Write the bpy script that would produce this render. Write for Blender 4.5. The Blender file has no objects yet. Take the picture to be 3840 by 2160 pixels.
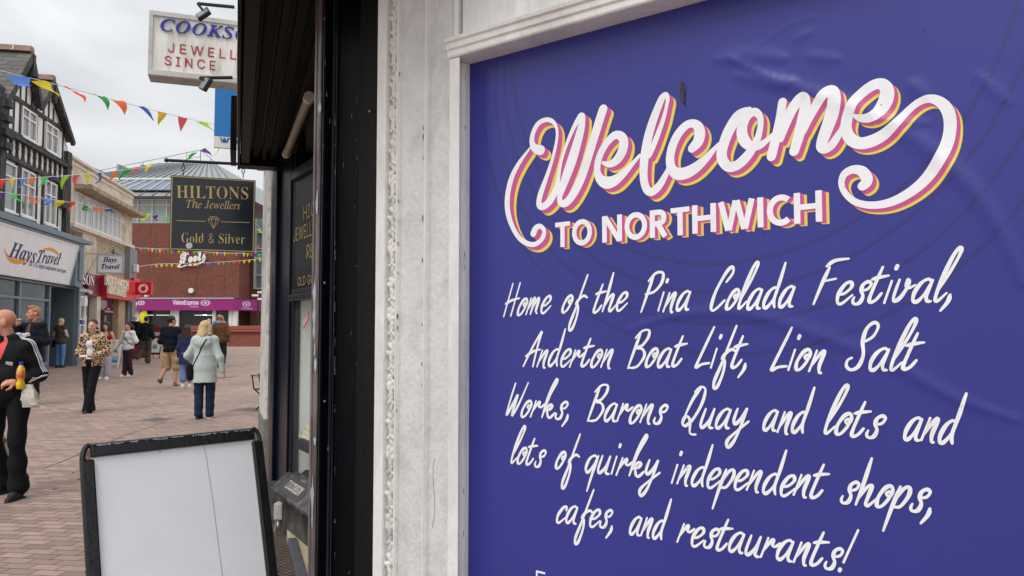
GLYPHS='{"serif":{"G":[508,[[268,-10,160,10,80,70,41,141,28,252,41,315,80,385,139,435,215,462,293,463,388,436,406,443,419,465,437,465,437,308,420,308,397,357,357,406,299,439,230,437,200,419,159,347,149,294,150,163,161,110,192,51,221,26,256,14,308,16,336,39,339,154,324,174,275,182,275,198,500,198,500,182,466,177,451,161,446,29,357,0]]],"H":[523,[[15,0,15,17,52,24,66,36,75,81,73,398,57,428,16,439,16,455,242,455,242,439,200,430,185,411,182,251,342,251,340,406,331,425,310,435,282,439,282,455,507,455,507,439,457,420,449,379,451,60,466,29,507,17,507,0,282,0,282,17,324,27,339,49,342,221,182,221,185,50,199,28,242,17,242,0]]],"I":[261,[[13,0,13,17,65,37,75,75,74,405,58,430,13,439,13,455,244,455,244,439,223,437,192,424,183,397,183,71,194,34,246,17,246,0]]],"L":[426,[[15,0,15,17,52,24,66,36,75,81,73,399,57,429,16,439,16,455,250,455,250,439,204,432,185,407,188,40,208,29,249,28,325,44,370,80,409,154,427,154,402,0]]],"N":[494,[[403,-11,107,350,108,57,123,27,167,17,167,0,18,0,18,17,65,30,76,71,76,388,39,431,18,439,18,455,156,455,391,169,389,404,373,430,331,439,331,455,480,455,480,439,438,429,423,398,422,-11]]],"O":[525,[[261,-11,169,7,94,58,45,134,28,228,45,321,95,397,170,448,265,466,357,448,431,399,481,323,498,228,481,134,430,58,355,7],[265,12,300,18,328,36,351,66,367,108,379,228,371,321,348,389,310,430,260,443,225,437,196,419,174,389,148,294,145,228,153,135,177,67,215,26]]],"S":[390,[[43,-11,43,158,62,158,101,62,149,24,197,15,231,20,264,43,278,79,273,117,255,140,127,210,69,264,53,302,50,345,57,381,80,421,115,449,160,464,213,464,300,445,313,450,320,466,339,466,339,319,322,319,293,385,239,434,183,444,134,420,120,380,132,343,325,226,355,171,357,106,332,47,268,2,192,-10,85,12,69,7,61,-11]]],"T":[423,[[92,0,92,17,137,27,154,59,156,433,102,426,65,403,41,367,29,318,11,318,11,455,410,455,410,317,394,317,375,382,357,404,304,430,263,433,265,58,281,26,328,17,328,0]]],"d":[370,[[140,-10,87,4,40,55,20,132,27,210,55,272,112,313,175,314,223,280,222,413,208,433,176,439,176,455,319,455,320,60,327,38,353,28,353,11,223,-10,223,39,188,2],[171,28,202,41,223,76,223,242,211,266,180,280,155,277,135,259,118,174,130,58,146,36]]],"e":[301,[[154,-10,106,-1,58,35,32,81,20,141,24,201,44,252,87,298,132,316,193,314,237,292,268,251,282,195,283,166,117,166,127,97,154,56,212,44,248,62,270,86,285,73,228,11],[116,192,201,192,199,252,186,288,161,297,136,286,121,255]]],"i":[198,[[101,362,65,376,50,412,65,449,101,463,137,449,151,412,136,376],[18,0,18,16,45,26,52,49,52,260,44,287,20,293,21,310,148,310,149,43,157,23,180,16,180,0]]],"l":[199,[[18,0,18,16,45,26,52,49,52,398,45,432,20,439,20,455,148,455,149,49,157,23,180,16,180,0]]],"o":[336,[[169,-10,114,-1,60,37,27,96,19,154,27,213,60,272,114,309,168,318,222,309,275,273,308,214,317,154,308,94,275,36,222,-1],[169,11,193,18,211,44,220,154,208,271,192,292,169,299,144,292,128,271,117,154,126,44,144,18]]],"r":[287,[[18,0,18,16,47,29,52,56,52,267,44,287,20,293,21,310,146,310,146,252,179,295,226,318,270,308,289,274,284,243,265,225,229,226,189,260,171,252,155,228,150,42,163,23,197,16,197,0]]],"v":[306,[[142,-10,38,248,19,285,-3,293,-3,310,164,310,164,294,136,290,129,276,185,122,241,272,232,289,203,294,203,310,305,310,305,295,272,269,160,-10]]]},"ital":{".":[180,[[89,-9,57,5,48,36,57,67,89,81,123,67,132,36,123,5]]],"J":[257,[[22,-10,-8,-6,-38,13,-50,41,-44,72,-21,86,4,80,17,59,13,17,37,11,51,26,68,77,156,420,146,441,96,450,101,465,293,465,289,451,244,441,228,417,146,111,122,53,79,6]]],"K":[454,[[-34,0,-30,13,18,25,35,51,126,385,129,433,116,445,81,451,85,465,269,465,265,451,224,444,207,425,160,261,164,250,365,413,371,444,339,451,338,465,501,465,496,452,431,426,223,264,368,52,400,22,438,13,435,0,236,0,240,13,283,23,282,55,159,233,150,224,105,46,118,20,162,13,158,0]]],"T":[420,[[50,0,52,13,106,24,127,54,230,429,212,441,126,432,90,410,66,372,59,352,44,353,74,465,461,465,439,350,426,350,423,404,404,430,318,441,298,423,198,49,208,22,265,13,261,0]]],"U":[491,[[200,-10,158,-6,106,13,69,48,56,78,57,154,125,420,112,444,68,452,71,465,267,465,265,452,216,441,196,414,119,118,125,73,144,46,175,29,216,23,263,29,303,49,332,79,350,118,426,404,419,440,373,452,375,465,532,465,530,452,488,444,467,420,369,90,335,39,303,13,264,-3]]],"a":[342,[[50,-8,14,5,-3,33,-6,83,4,138,27,194,62,244,105,287,152,312,208,312,232,280,241,309,292,309,222,49,224,37,238,36,282,80,291,72,224,1,180,-5,169,31,191,118,119,23,85,0],[82,33,134,65,190,151,217,230,210,288,185,299,154,291,124,266,88,211,63,139,53,81,60,43]]],"d":[355,[[61,-8,24,1,-4,39,-7,95,10,156,61,240,122,296,192,316,225,311,242,293,275,436,268,451,233,455,236,467,250,469,338,487,345,480,234,44,241,32,256,32,306,81,317,72,255,5,225,-8,198,-4,183,27,201,112,133,21,99,-1],[91,28,140,55,194,132,229,233,223,289,198,300,154,286,111,244,83,196,57,124,51,70,62,41]]],"e":[287,[[89,-7,30,12,2,54,-3,120,19,188,72,259,132,302,195,316,247,299,257,252,223,201,147,161,61,142,58,76,84,34,135,27,168,39,221,81,231,71,165,12],[64,158,124,173,179,210,195,233,204,271,198,291,180,298,151,290,115,258]]],"g":[286,[[63,-153,-10,-138,-38,-115,-51,-86,-49,-56,-30,-22,36,24,13,39,6,61,58,121,15,165,10,195,18,237,60,289,114,314,168,317,242,296,289,296,289,266,243,266,246,214,222,165,157,121,82,116,60,87,83,65,159,38,203,12,222,-27,214,-81,188,-115,159,-134],[111,129,151,146,183,199,189,265,165,299,140,302,115,290,75,232,67,192,71,153,86,135],[75,-132,131,-124,165,-100,175,-49,143,-16,52,18,-3,-34,-9,-64,0,-102,28,-125]]],"h":[402,[[304,-7,265,6,245,41,246,99,281,283,274,313,251,323,199,300,141,221,87,0,25,0,118,451,113,468,86,481,66,482,72,510,195,510,142,275,209,343,252,363,314,358,338,333,346,291,308,58,324,36,374,51,386,32,344,3]]],"i":[177,[[122,394,98,404,88,428,98,452,122,463,147,452,157,428,147,403],[33,-8,8,1,0,29,60,264,50,282,17,287,20,299,65,305,124,316,131,308,63,79,59,41,79,34,130,84,140,74,84,12]]],"l":[173,[[32,-7,2,8,2,54,101,433,92,453,58,459,60,471,104,476,163,487,171,481,56,45,74,36,122,82,133,72,77,12]]],"n":[364,[[222,-9,198,1,189,28,242,245,241,265,225,275,172,244,112,174,76,105,42,0,-12,0,60,245,58,276,17,285,19,297,133,314,93,177,158,254,216,300,263,315,298,299,300,252,246,44,266,35,312,91,322,83,273,14]]],"p":[340,[[-96,-149,-93,-137,-49,-126,-34,-104,54,235,56,277,16,285,19,298,124,316,130,310,112,250,168,300,206,314,260,310,298,274,308,226,300,172,277,118,233,58,189,21,140,-2,90,-7,50,5,23,-117,40,-134,77,-138,73,-149],[101,9,155,30,209,93,242,178,242,259,220,282,177,282,146,263,118,228,97,180,62,40,72,17]]],"r":[224,[[-13,0,55,254,52,275,13,284,15,297,124,314,89,179,158,282,193,313,220,314,236,292,232,261,219,246,196,241,177,250,170,268,143,236,95,157,41,0]]],"s":[248,[[78,-8,6,6,-22,-4,-7,106,4,105,14,53,45,16,86,12,115,32,123,85,46,206,40,249,50,278,71,301,100,314,140,316,193,302,220,314,207,214,195,214,184,261,163,289,125,299,96,279,97,237,173,122,179,80,170,47,144,15,114,-2]]],"t":[187,[[33,-8,4,7,2,44,66,283,19,283,22,297,82,326,136,392,151,392,126,304,183,304,177,283,120,283,66,78,60,45,68,31,93,43,124,79,134,68,82,11]]],"v":[297,[[61,-8,42,245,27,277,-6,286,-3,299,84,312,97,259,109,58,193,153,239,232,209,288,215,307,245,317,266,302,273,275,260,226,194,126,75,-8]]],"w":[446,[[48,-8,40,241,29,274,-3,289,-2,300,84,313,98,91,238,317,250,317,275,71,360,175,388,235,364,277,366,302,392,316,414,305,422,273,413,232,366,150,240,-8,230,-8,205,221,60,-8]]]},"bital":{"C":[440,[[202,-11,149,-6,104,10,69,36,35,85,23,130,22,197,56,309,116,389,196,444,287,463,407,444,431,463,449,463,420,308,401,310,395,366,377,406,348,431,323,438,278,435,235,413,173,333,135,237,123,165,125,107,151,53,199,24,255,23,304,41,368,105,387,91,305,14,273,0]]],"H":[508,[[-34,0,-34,15,5,22,28,52,115,369,117,417,105,429,73,435,73,451,283,451,283,435,249,429,228,409,181,252,341,252,378,393,375,417,358,431,330,435,330,451,541,451,541,435,500,426,478,394,394,82,390,34,403,22,435,15,435,0,224,0,224,15,262,22,283,46,333,221,173,221,130,47,141,24,177,15,177,0]]],"K":[426,[[-34,0,-34,15,5,22,28,52,115,369,118,416,105,428,73,435,73,451,283,451,283,435,245,427,225,404,180,238,344,389,356,419,331,434,320,436,320,451,459,451,459,435,411,411,255,267,360,44,376,25,403,17,403,0,214,0,214,17,248,21,257,44,175,221,130,47,141,24,177,15,177,0]]],"N":[468,[[310,-11,140,351,62,47,74,24,109,15,109,0,-35,0,-35,15,15,32,35,76,115,380,111,417,81,432,64,435,64,451,197,451,339,138,408,402,397,426,361,435,361,451,505,451,505,435,467,428,444,398,330,-11]]],"O":[478,[[179,-11,113,0,49,48,20,129,27,220,70,317,138,398,208,443,299,463,366,452,431,404,460,324,453,233,412,135,343,54,271,8],[184,13,241,34,291,97,334,197,359,304,361,377,338,423,294,439,244,420,205,380,168,317,120,160,116,103,123,53,147,23]]],"S":[369,[[154,-11,38,14,9,-7,-9,-7,26,144,45,144,56,69,71,45,102,21,145,13,174,18,204,39,223,69,227,104,215,140,98,258,71,314,72,360,88,401,127,440,171,459,227,462,312,442,342,461,360,461,328,322,308,322,298,390,254,433,197,434,158,396,153,362,162,337,286,205,307,162,312,126,301,69,270,25,221,-2]]],"T":[403,[[44,0,44,17,86,27,104,52,205,427,156,421,120,402,88,371,64,330,47,330,72,451,437,451,418,322,399,322,374,400,336,424,306,426,205,46,216,25,253,17,253,0]]],"a":[336,[[53,-9,8,7,-17,50,-13,122,17,196,57,251,112,295,178,308,205,290,214,265,225,303,297,303,229,47,238,40,251,46,285,87,300,78,248,13,214,-6,184,-8,160,10,162,75,111,12],[93,41,129,61,161,111,190,193,197,258,186,277,157,276,130,251,99,200,65,81,72,51]]],"e":[269,[[87,-9,26,10,-4,53,-9,122,11,184,59,250,120,296,187,309,236,287,249,248,230,197,173,153,79,124,75,88,87,50,122,36,159,51,195,95,214,83,158,14],[84,146,123,161,163,190,187,228,193,260,187,280,171,287,141,272,110,224]]],"l":[173,[[40,-9,-1,8,-8,61,86,411,80,428,52,433,52,450,99,456,183,470,73,54,77,42,89,42,131,89,144,79,93,12]]],"r":[261,[[-14,0,52,254,45,268,18,273,17,289,151,310,114,189,176,285,205,306,234,308,250,298,258,278,252,235,226,218,202,223,180,241,157,225,110,139,66,0]]],"s":[253,[[91,-9,15,7,-7,-7,-24,-4,-7,109,13,105,23,55,46,24,93,15,110,24,118,41,112,81,35,193,31,250,46,278,82,303,125,309,179,298,230,307,215,205,197,207,184,252,149,286,115,284,97,255,109,222,181,121,187,58,149,7]]],"v":[284,[[48,-9,40,221,25,264,-1,273,-2,291,97,310,103,303,119,210,123,89,191,179,204,208,200,226,176,261,180,291,209,309,243,298,254,265,244,222,166,102,62,-9]]],"y":[281,[[-30,-140,-56,-135,-74,-120,-80,-99,-72,-76,-36,-61,20,-85,58,-56,83,-6,44,213,24,269,-9,276,-9,294,79,309,95,303,148,75,198,181,203,220,168,263,176,294,193,307,222,308,240,298,249,278,244,228,208,139,143,21,83,-63,20,-122]]]},"scr":{"B":[578,[[411,-5,367,12,359,54,385,92,425,117,432,111,396,80,379,51,382,23,403,18,433,41,466,89,484,139,483,187,473,200,443,197,429,211,445,223,489,223,530,267,545,338,523,380,492,360,465,325,400,175,352,97,263,24,172,2,90,11,58,31,40,58,37,88,50,118,94,141,123,139,145,124,151,105,144,84,86,57,93,36,122,21,182,26,238,73,371,289,437,355,504,392,434,404,360,399,275,374,202,334,159,293,142,256,151,215,183,205,216,213,261,243,310,300,329,351,339,337,335,282,313,237,267,196,220,179,163,182,125,219,125,272,164,326,251,382,356,414,446,420,535,401,578,409,589,403,557,390,613,345,618,292,579,246,498,210,535,190,557,162,565,126,559,95,536,57,502,25,458,3]]],"o":[300,[[91,-5,53,4,23,37,18,72,33,113,74,160,129,194,178,206,225,200,249,179,256,138,245,101,210,56,258,83,271,69,224,37],[106,17,140,33,142,55,175,72,213,137,218,165,211,183,194,183,169,163,102,61,96,28]]],"s":[235,[[206,71,128,8,67,-5,32,1,8,25,6,55,27,73,51,70,64,48,56,30,35,23,39,18,67,18,92,50,109,157,107,169,48,113,36,127,137,226,151,219,140,189,175,110,174,81,161,55,193,84]]],"t":[297,[[36,127,114,212,215,377,300,380,251,295,296,295,289,273,236,273,108,44,103,28,111,20,140,33,190,75,203,62,134,8,87,-4,56,5,38,44,83,148,47,113]]]},"sans":{"&":[448,[[197,-7,136,1,78,34,43,84,34,133,43,181,70,220,255,375,262,405,255,434,233,454,201,461,168,453,145,431,137,399,145,363,438,0,364,0,92,336,76,389,86,449,125,494,176,512,235,510,283,488,317,442,323,389,312,355,286,319,110,174,97,131,114,81,143,57,175,48,251,59,294,88,321,121,343,174,349,224,408,224,389,124,333,47,271,7]]],".":[188,[[95,-4,63,9,50,41,63,73,95,87,128,73,141,41,128,9]]],"A":[480,[[16,0,201,509,276,509,463,0,395,0,264,372,232,478,245,478,85,0],[110,142,110,199,370,199,370,142]]],"C":[510,[[267,-7,186,7,104,63,53,157,40,254,53,352,92,429,150,484,225,512,317,511,393,478,448,418,473,348,408,348,389,395,357,428,315,449,267,456,223,450,172,424,141,391,118,348,106,295,106,213,119,160,141,117,172,85,210,63,292,55,337,69,369,90,394,121,408,160,473,160,448,91,402,38,341,5]]],"D":[502,[[219,0,96,0,96,57,254,60,331,89,379,149,399,255,385,345,354,399,291,441,221,452,93,452,93,509,273,505,334,488,385,455,442,372,462,255,449,159,398,68,351,31,312,14],[125,509,125,0,60,0,60,509]]],"E":[419,[[60,0,60,509,372,509,372,452,125,452,125,286,355,286,355,229,125,229,125,57,375,57,375,0]]],"F":[410,[[60,0,60,509,369,509,369,452,125,452,125,278,346,278,346,221,125,221,125,0]]],"G":[520,[[269,-7,167,15,91,79,47,179,41,280,53,352,91,429,149,484,223,512,304,513,384,483,443,426,474,349,408,349,368,417,300,453,250,455,196,440,150,404,125,364,109,314,104,233,113,177,141,117,184,76,253,54,322,61,374,93,407,147,415,202,434,199,283,199,283,256,478,256,477,180,459,107,419,50,344,5]]],"H":[517,[[60,0,60,509,125,509,125,289,392,289,392,509,457,509,457,0,392,0,392,232,125,232,125,0]]],"I":[300,[[31,0,31,57,118,57,118,452,31,452,31,509,269,509,269,452,183,452,183,57,269,57,269,0]]],"J":[396,[[185,-7,124,3,75,33,44,81,33,145,33,173,98,173,100,117,114,83,139,61,185,50,239,67,269,117,272,509,336,509,332,100,318,63,279,21,227,-2]]],"K":[467,[[104,145,104,216,212,344,364,509,448,509],[60,0,60,509,125,509,125,334,125,0],[372,0,188,259,228,309,449,0]]],"L":[393,[[60,0,60,509,125,509,125,57,361,57,361,0]]],"M":[628,[[60,0,60,509,152,509,314,70,476,509,568,509,568,0,504,0,504,430,342,0,286,0,124,430,124,0]]],"N":[523,[[60,0,60,509,136,509,363,151,414,55,405,54,399,509,463,509,463,0,387,0,177,331,108,452,119,454,125,0]]],"O":[533,[[267,-7,186,7,105,63,53,157,40,254,53,352,105,445,186,501,267,516,348,501,429,445,480,352,493,254,480,157,429,63,348,7],[267,53,337,69,383,105,420,176,430,254,420,332,383,404,337,440,267,456,197,440,151,404,113,332,103,254,113,176,151,105,197,69]]],"P":[445,[[60,0,60,509,254,508,332,487,366,462,396,417,408,363,404,304,366,233,332,207,289,191,109,186,109,242,279,248,318,272,342,319,339,385,305,434,257,451,125,452,125,0]]],"R":[449,[[60,0,60,509,255,508,333,489,367,465,396,421,407,381,407,323,390,271,367,240,333,217,289,203,96,198,96,255,246,255,289,263,325,287,344,333,337,397,298,440,246,452,125,452,125,0],[353,0,230,229,303,229,428,0]]],"S":[447,[[224,-9,156,-1,91,31,51,83,38,137,104,137,114,102,136,76,204,50,286,60,317,79,338,106,344,154,322,189,280,211,128,260,86,289,60,326,53,387,75,448,125,491,195,514,275,511,340,484,384,438,401,378,337,378,312,430,280,449,240,458,167,448,121,405,117,359,136,328,169,308,344,248,384,213,405,171,403,99,370,43,309,5]]],"T":[449,[[32,452,32,509,417,509,417,452,257,452,257,0,193,0,193,452]]],"U":[517,[[259,-8,186,2,114,43,71,108,60,173,60,509,124,509,128,144,147,104,177,74,220,56,259,52,331,68,357,87,381,123,393,178,393,509,457,509,457,173,446,108,414,55,378,24,315,-2]]],"V":[480,[[204,0,16,509,84,509,241,70,395,509,463,509,278,0]]],"W":[686,[[155,0,16,509,82,509,193,110,306,509,380,509,493,110,603,509,670,509,530,0,455,0,343,400,230,0]]],"a":[389,[[160,-9,94,5,54,36,31,96,39,154,64,184,100,203,262,233,273,243,275,264,263,302,234,325,187,331,143,319,100,274,41,291,64,331,104,364,173,383,247,377,286,360,312,336,336,265,337,0,277,0,272,52,229,8],[170,45,220,55,259,86,274,122,276,190,134,159,97,130,94,87,119,57]]],"c":[396,[[207,-8,159,-2,117,16,82,46,56,85,40,133,34,187,40,243,56,291,82,330,117,360,159,378,216,384,268,374,312,351,345,315,362,277,303,262,290,289,261,316,226,329,184,328,130,296,102,236,99,151,130,80,173,51,220,47,275,69,304,117,363,102,341,56,306,21,261,-1]]],"d":[424,[[195,-8,137,3,79,45,48,100,35,169,39,245,62,307,112,361,165,382,245,376,311,319,311,509,372,509,372,0,313,0,313,59,307,59,259,8],[205,47,246,55,284,86,303,126,312,189,303,252,284,291,246,322,205,330,162,322,124,290,105,250,96,189,105,128,124,88,162,55]]],"e":[404,[[212,-8,131,9,72,58,40,132,36,224,55,290,103,350,157,378,236,382,294,361,341,315,365,256,371,169,75,169,75,221,338,221,310,202,293,278,255,319,205,330,155,319,119,286,97,231,102,127,121,88,151,61,190,48,234,48,281,68,306,105,365,91,348,55,311,19,261,-3]]],"f":[254,[[228,379,228,327,6,327,6,379],[81,0,82,452,96,486,120,510,187,530,243,521,227,468,171,470,154,460,143,435,142,0]]],"g":[425,[[207,-151,114,-132,76,-104,51,-69,101,-41,131,-74,169,-93,222,-97,272,-82,298,-58,308,-34,311,68,272,28,227,8,165,7,113,27,63,77,36,154,39,246,71,320,125,368,196,384,253,373,313,319,313,379,372,379,367,-54,350,-90,314,-124,265,-144],[205,59,246,66,285,95,307,142,312,193,304,253,285,291,247,322,205,330,163,322,124,290,105,252,96,193,105,133,124,96,163,66]]],"i":[167,[[53,0,53,379,114,379,114,0],[84,443,54,455,41,483,54,512,84,524,114,512,126,483,114,455]]],"k":[381,[[110,137,110,212,121,212,284,379,360,379,184,199],[53,0,53,509,114,509,114,0],[294,0,148,186,191,229,372,0]]],"l":[189,[[139,-2,82,13,62,37,53,71,53,509,114,509,114,90,126,57,170,54,181,3]]],"m":[610,[[53,0,53,379,112,379,108,295,122,331,151,363,219,386,257,380,287,361,321,295,312,295,326,329,364,366,407,383,458,385,522,354,546,318,555,283,557,0,496,0,493,279,473,313,419,330,368,316,338,270,335,0,274,0,272,280,246,317,199,330,145,312,117,266,114,0]]],"n":[410,[[114,227,114,0,53,0,53,379,112,379,112,287,102,287,124,332,163,369,213,384,275,377,328,340,355,271,357,0,296,0,295,249,273,304,223,328,161,317,126,283]]],"o":[415,[[207,-8,144,3,82,46,44,116,34,187,44,260,82,330,144,374,207,384,271,374,333,330,371,260,381,187,371,116,333,46,271,3],[207,46,252,55,285,80,311,128,319,187,311,247,285,296,252,321,207,330,163,321,130,296,105,247,96,187,105,128,130,80,163,55]]],"p":[424,[[53,-143,53,379,112,379,112,319,152,360,188,379,245,384,300,368,335,342,362,307,390,208,385,133,370,84,346,45,301,9,245,-8,189,-3,153,17,114,59,114,-143],[220,47,262,55,301,88,320,128,328,189,320,250,301,290,262,322,220,330,178,322,140,291,121,252,113,189,121,126,140,86,179,55]]],"r":[259,[[53,0,53,379,112,379,115,321,130,347,161,373,191,383,243,384,243,322,230,324,166,318,126,284,114,246,114,0]]],"s":[365,[[182,-8,123,0,84,18,50,54,36,94,94,107,117,66,170,46,227,53,262,81,266,115,249,140,104,186,72,208,50,249,51,305,79,347,126,375,187,384,234,379,279,358,304,332,324,290,268,277,254,304,228,325,166,331,119,305,109,285,112,258,144,232,287,187,320,153,331,107,323,65,290,24,236,-2]]],"t":[227,[[204,379,204,327,6,327,6,379],[65,471,126,471,128,76,150,53,202,54,213,2,168,-4,113,7,72,52,65,93]]],"w":[567,[[138,0,23,379,87,379,175,41,165,41,179,105,252,379,316,379,392,91,402,41,391,41,402,90,480,379,545,379,429,0,368,0,277,338,291,338,199,0]]],"x":[379,[[21,0,171,218,171,171,29,379,100,379,207,206,175,206,227,296,282,379,352,379,209,169,209,214,358,0,287,0,173,182,205,182,91,0]]],"y":[389,[[47,-139,61,-86,99,-90,126,-78,163,-1,17,379,84,379,206,21,184,21,305,379,371,379,196,-77,171,-113,139,-136,100,-145]]]}}'
import bpy, bmesh, math, random
import numpy as np
import mathutils, mathutils.geometry
from mathutils import Vector, Matrix
random.seed(7); rng=np.random.default_rng(11)
sc=bpy.context.scene; COL=sc.collection
R=math.radians
# ------------------------------------------------------------------ camera
FPX=1932.0; HZ=832.0; PITCH=math.atan((HZ-724.5)/FPX); CZ=1.5      # pixels of a 2576 x 1449 frame
cam=bpy.data.cameras.new('camera'); camo=bpy.data.objects.new('camera',cam); COL.objects.link(camo)
cam.sensor_width=36; cam.lens=36*FPX/2576; cam.clip_start=.05; cam.clip_end=600
camo.location=(0,0,CZ); camo.rotation_euler=(R(90)+PITCH,0,0); sc.camera=camo
# ------------------------------------------------------------------ light
def nt(w):
    w.use_nodes=True; return w.node_tree.nodes,w.node_tree.links
W=bpy.data.worlds.new('World'); sc.world=W; n,l=nt(W); n.clear()
SUN_EL,SUN_ROT=R(52),R(200)
sky=n.new('ShaderNodeTexSky'); sky.sky_type='NISHITA'; sky.sun_disc=False; sky.sun_elevation=SUN_EL; sky.sun_rotation=SUN_ROT
skm=n.new('ShaderNodeVectorMath'); skm.operation='SCALE'; skm.inputs['Scale'].default_value=.10
l.new(sky.outputs[0],skm.inputs[0])
tc=n.new('ShaderNodeTexCoord'); mp=n.new('ShaderNodeMapping'); mp.inputs['Scale'].default_value=(1.0,1.0,2.6); mp.inputs['Location'].default_value=(.35,.1,.22)
l.new(tc.outputs['Generated'],mp.inputs['Vector'])
nz=n.new('ShaderNodeTexNoise'); nz.inputs['Scale'].default_value=2.6; nz.inputs['Detail'].default_value=7; nz.inputs['Roughness'].default_value=.5; nz.inputs['Distortion'].default_value=.35
l.new(mp.outputs[0],nz.inputs['Vector'])
rp=n.new('ShaderNodeValToRGB'); rp.color_ramp.elements[0].position=.36; rp.color_ramp.elements[0].color=(.50,.512,.53,1)
rp.color_ramp.elements[1].position=.62; rp.color_ramp.elements[1].color=(.76,.765,.77,1)
l.new(nz.outputs['Fac'],rp.inputs['Fac'])
sx=n.new('ShaderNodeSeparateXYZ'); l.new(tc.outputs['Generated'],sx.inputs[0])
zr=n.new('ShaderNodeMapRange'); zr.inputs['From Min'].default_value=.05; zr.inputs['From Max'].default_value=1.0; zr.inputs['To Min'].default_value=.86; zr.inputs['To Max'].default_value=1.9
l.new(sx.outputs['Z'],zr.inputs['Value'])
cm=n.new('ShaderNodeVectorMath'); cm.operation='SCALE'; l.new(rp.outputs[0],cm.inputs[0]); l.new(zr.outputs[0],cm.inputs['Scale'])
mx=n.new('ShaderNodeMix'); mx.data_type='RGBA'; mx.inputs[0].default_value=.95
l.new(skm.outputs[0],mx.inputs[6]); l.new(cm.outputs[0],mx.inputs[7])
bg=n.new('ShaderNodeBackground'); bg.inputs['Strength'].default_value=1.0; l.new(mx.outputs[2],bg.inputs['Color'])
wo=n.new('ShaderNodeOutputWorld'); l.new(bg.outputs[0],wo.inputs[0])
sun=bpy.data.lights.new('sun','SUN'); sun.energy=.9; sun.angle=R(28); sun.color=(1,.985,.96)
suno=bpy.data.objects.new('sun',sun); COL.objects.link(suno)
# the sun stands behind the camera, a little to the left: veiled by cloud
_sd=Vector((-.42,-.70,.95)).normalized(); suno.rotation_euler=_sd.to_track_quat('Z','Y').to_euler()
sky.sun_elevation=math.asin(_sd.z); sky.sun_rotation=math.atan2(_sd.x,_sd.y)
vs=sc.view_settings; vs.view_transform='Standard'; vs.look='None'; vs.exposure=0.35; vs.gamma=1
sc.cycles.use_denoising=True; sc.cycles.max_bounces=8
# ------------------------------------------------------------------ pixel -> place
cp_,sp_=math.cos(PITCH),math.sin(PITCH)
def ray(u,v):
    x=(u-1288)/FPX; y=-(v-724.5)/FPX
    return Vector((x,cp_-sp_*y,sp_+cp_*y))
CAM=Vector((0,0,CZ))
def at(u,v,Y):
    d=ray(u,v); return CAM+d*(Y/d.y)
def gz(x,y):
    s=min(max(0.0,y-13.0),32.0); return .0198*s
def ground(u,v):
    Y=10.0
    for _ in range(60):
        p=at(u,v,Y); d=ray(u,v); t=(gz(p.x,p.y)-CZ)/d.z if d.z<-1e-4 else 60
        Y=.5*Y+.5*min(max(t*d.y,1),90)
    p=at(u,v,Y); return Vector((p.x,p.y,gz(p.x,p.y)))
def lin(r,g,b):
    f=lambda c:(c/255/12.92) if c<=10 else ((c/255+.055)/1.055)**2.4
    return (f(r),f(g),f(b))
# ------------------------------------------------------------------ materials
MATS={}
def M(name,col,rough=.7,var=.12,scale=8.0,bump=0.0,bscale=40.0,metal=0.0,spec=.5,dirt=None,dscale=3.0,damt=.5,stretch=(1,1,1),trans=0,emit=0,coat=0,alpha=1):
    if name in MATS: return MATS[name]
    m=bpy.data.materials.new(name); n,l=nt(m); b=n['Principled BSDF']
    b.inputs['Roughness'].default_value=rough; b.inputs['Metallic'].default_value=metal; b.inputs['Specular IOR Level'].default_value=spec
    if trans: b.inputs['Transmission Weight'].default_value=trans
    if coat: b.inputs['Coat Weight'].default_value=coat; b.inputs['Coat Roughness'].default_value=.12
    if alpha<1: b.inputs['Alpha'].default_value=alpha
    tc=n.new('ShaderNodeTexCoord'); mp=n.new('ShaderNodeMapping'); mp.inputs['Scale'].default_value=stretch; l.new(tc.outputs['Object'],mp.inputs[0])
    nz=n.new('ShaderNodeTexNoise'); nz.inputs['Scale'].default_value=scale; nz.inputs['Detail'].default_value=6; l.new(mp.outputs[0],nz.inputs['Vector'])
    r=n.new('ShaderNodeValToRGB'); r.color_ramp.elements[0].position=.3; r.color_ramp.elements[1].position=.7
    lo=[max(0,c*(1-var)) for c in col]; hi=[min(1,c*(1+var)) for c in col]
    r.color_ramp.elements[0].color=(*lo,1); r.color_ramp.elements[1].color=(*hi,1); l.new(nz.outputs['Fac'],r.inputs[0])
    out=r.outputs[0]
    if dirt:
        n2=n.new('ShaderNodeTexNoise'); n2.inputs['Scale'].default_value=dscale; n2.inputs['Detail'].default_value=9; n2.inputs['Roughness'].default_value=.68; n2.inputs['Distortion'].default_value=.5
        l.new(mp.outputs[0],n2.inputs['Vector'])
        r2=n.new('ShaderNodeValToRGB'); r2.color_ramp.elements[0].position=.46; r2.color_ramp.elements[0].color=(0,0,0,1); r2.color_ramp.elements[1].position=.68; r2.color_ramp.elements[1].color=(damt,damt,damt,1)
        l.new(n2.outputs['Fac'],r2.inputs[0])
        mx=n.new('ShaderNodeMix'); mx.data_type='RGBA'; l.new(r2.outputs[0],mx.inputs[0]); l.new(out,mx.inputs[6]); mx.inputs[7].default_value=(*dirt,1); out=mx.outputs[2]
    l.new(out,b.inputs['Base Color'])
    if emit:
        l.new(out,b.inputs['Emission Color']); b.inputs['Emission Strength'].default_value=emit
    if bump:
        n3=n.new('ShaderNodeTexNoise'); n3.inputs['Scale'].default_value=bscale; n3.inputs['Detail'].default_value=5; l.new(mp.outputs[0],n3.inputs['Vector'])
        bp=n.new('ShaderNodeBump'); bp.inputs['Strength'].default_value=bump; bp.inputs['Distance'].default_value=.02; l.new(n3.outputs['Fac'],bp.inputs['Height']); l.new(bp.outputs[0],b.inputs['Normal'])
    MATS[name]=m; return m
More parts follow.
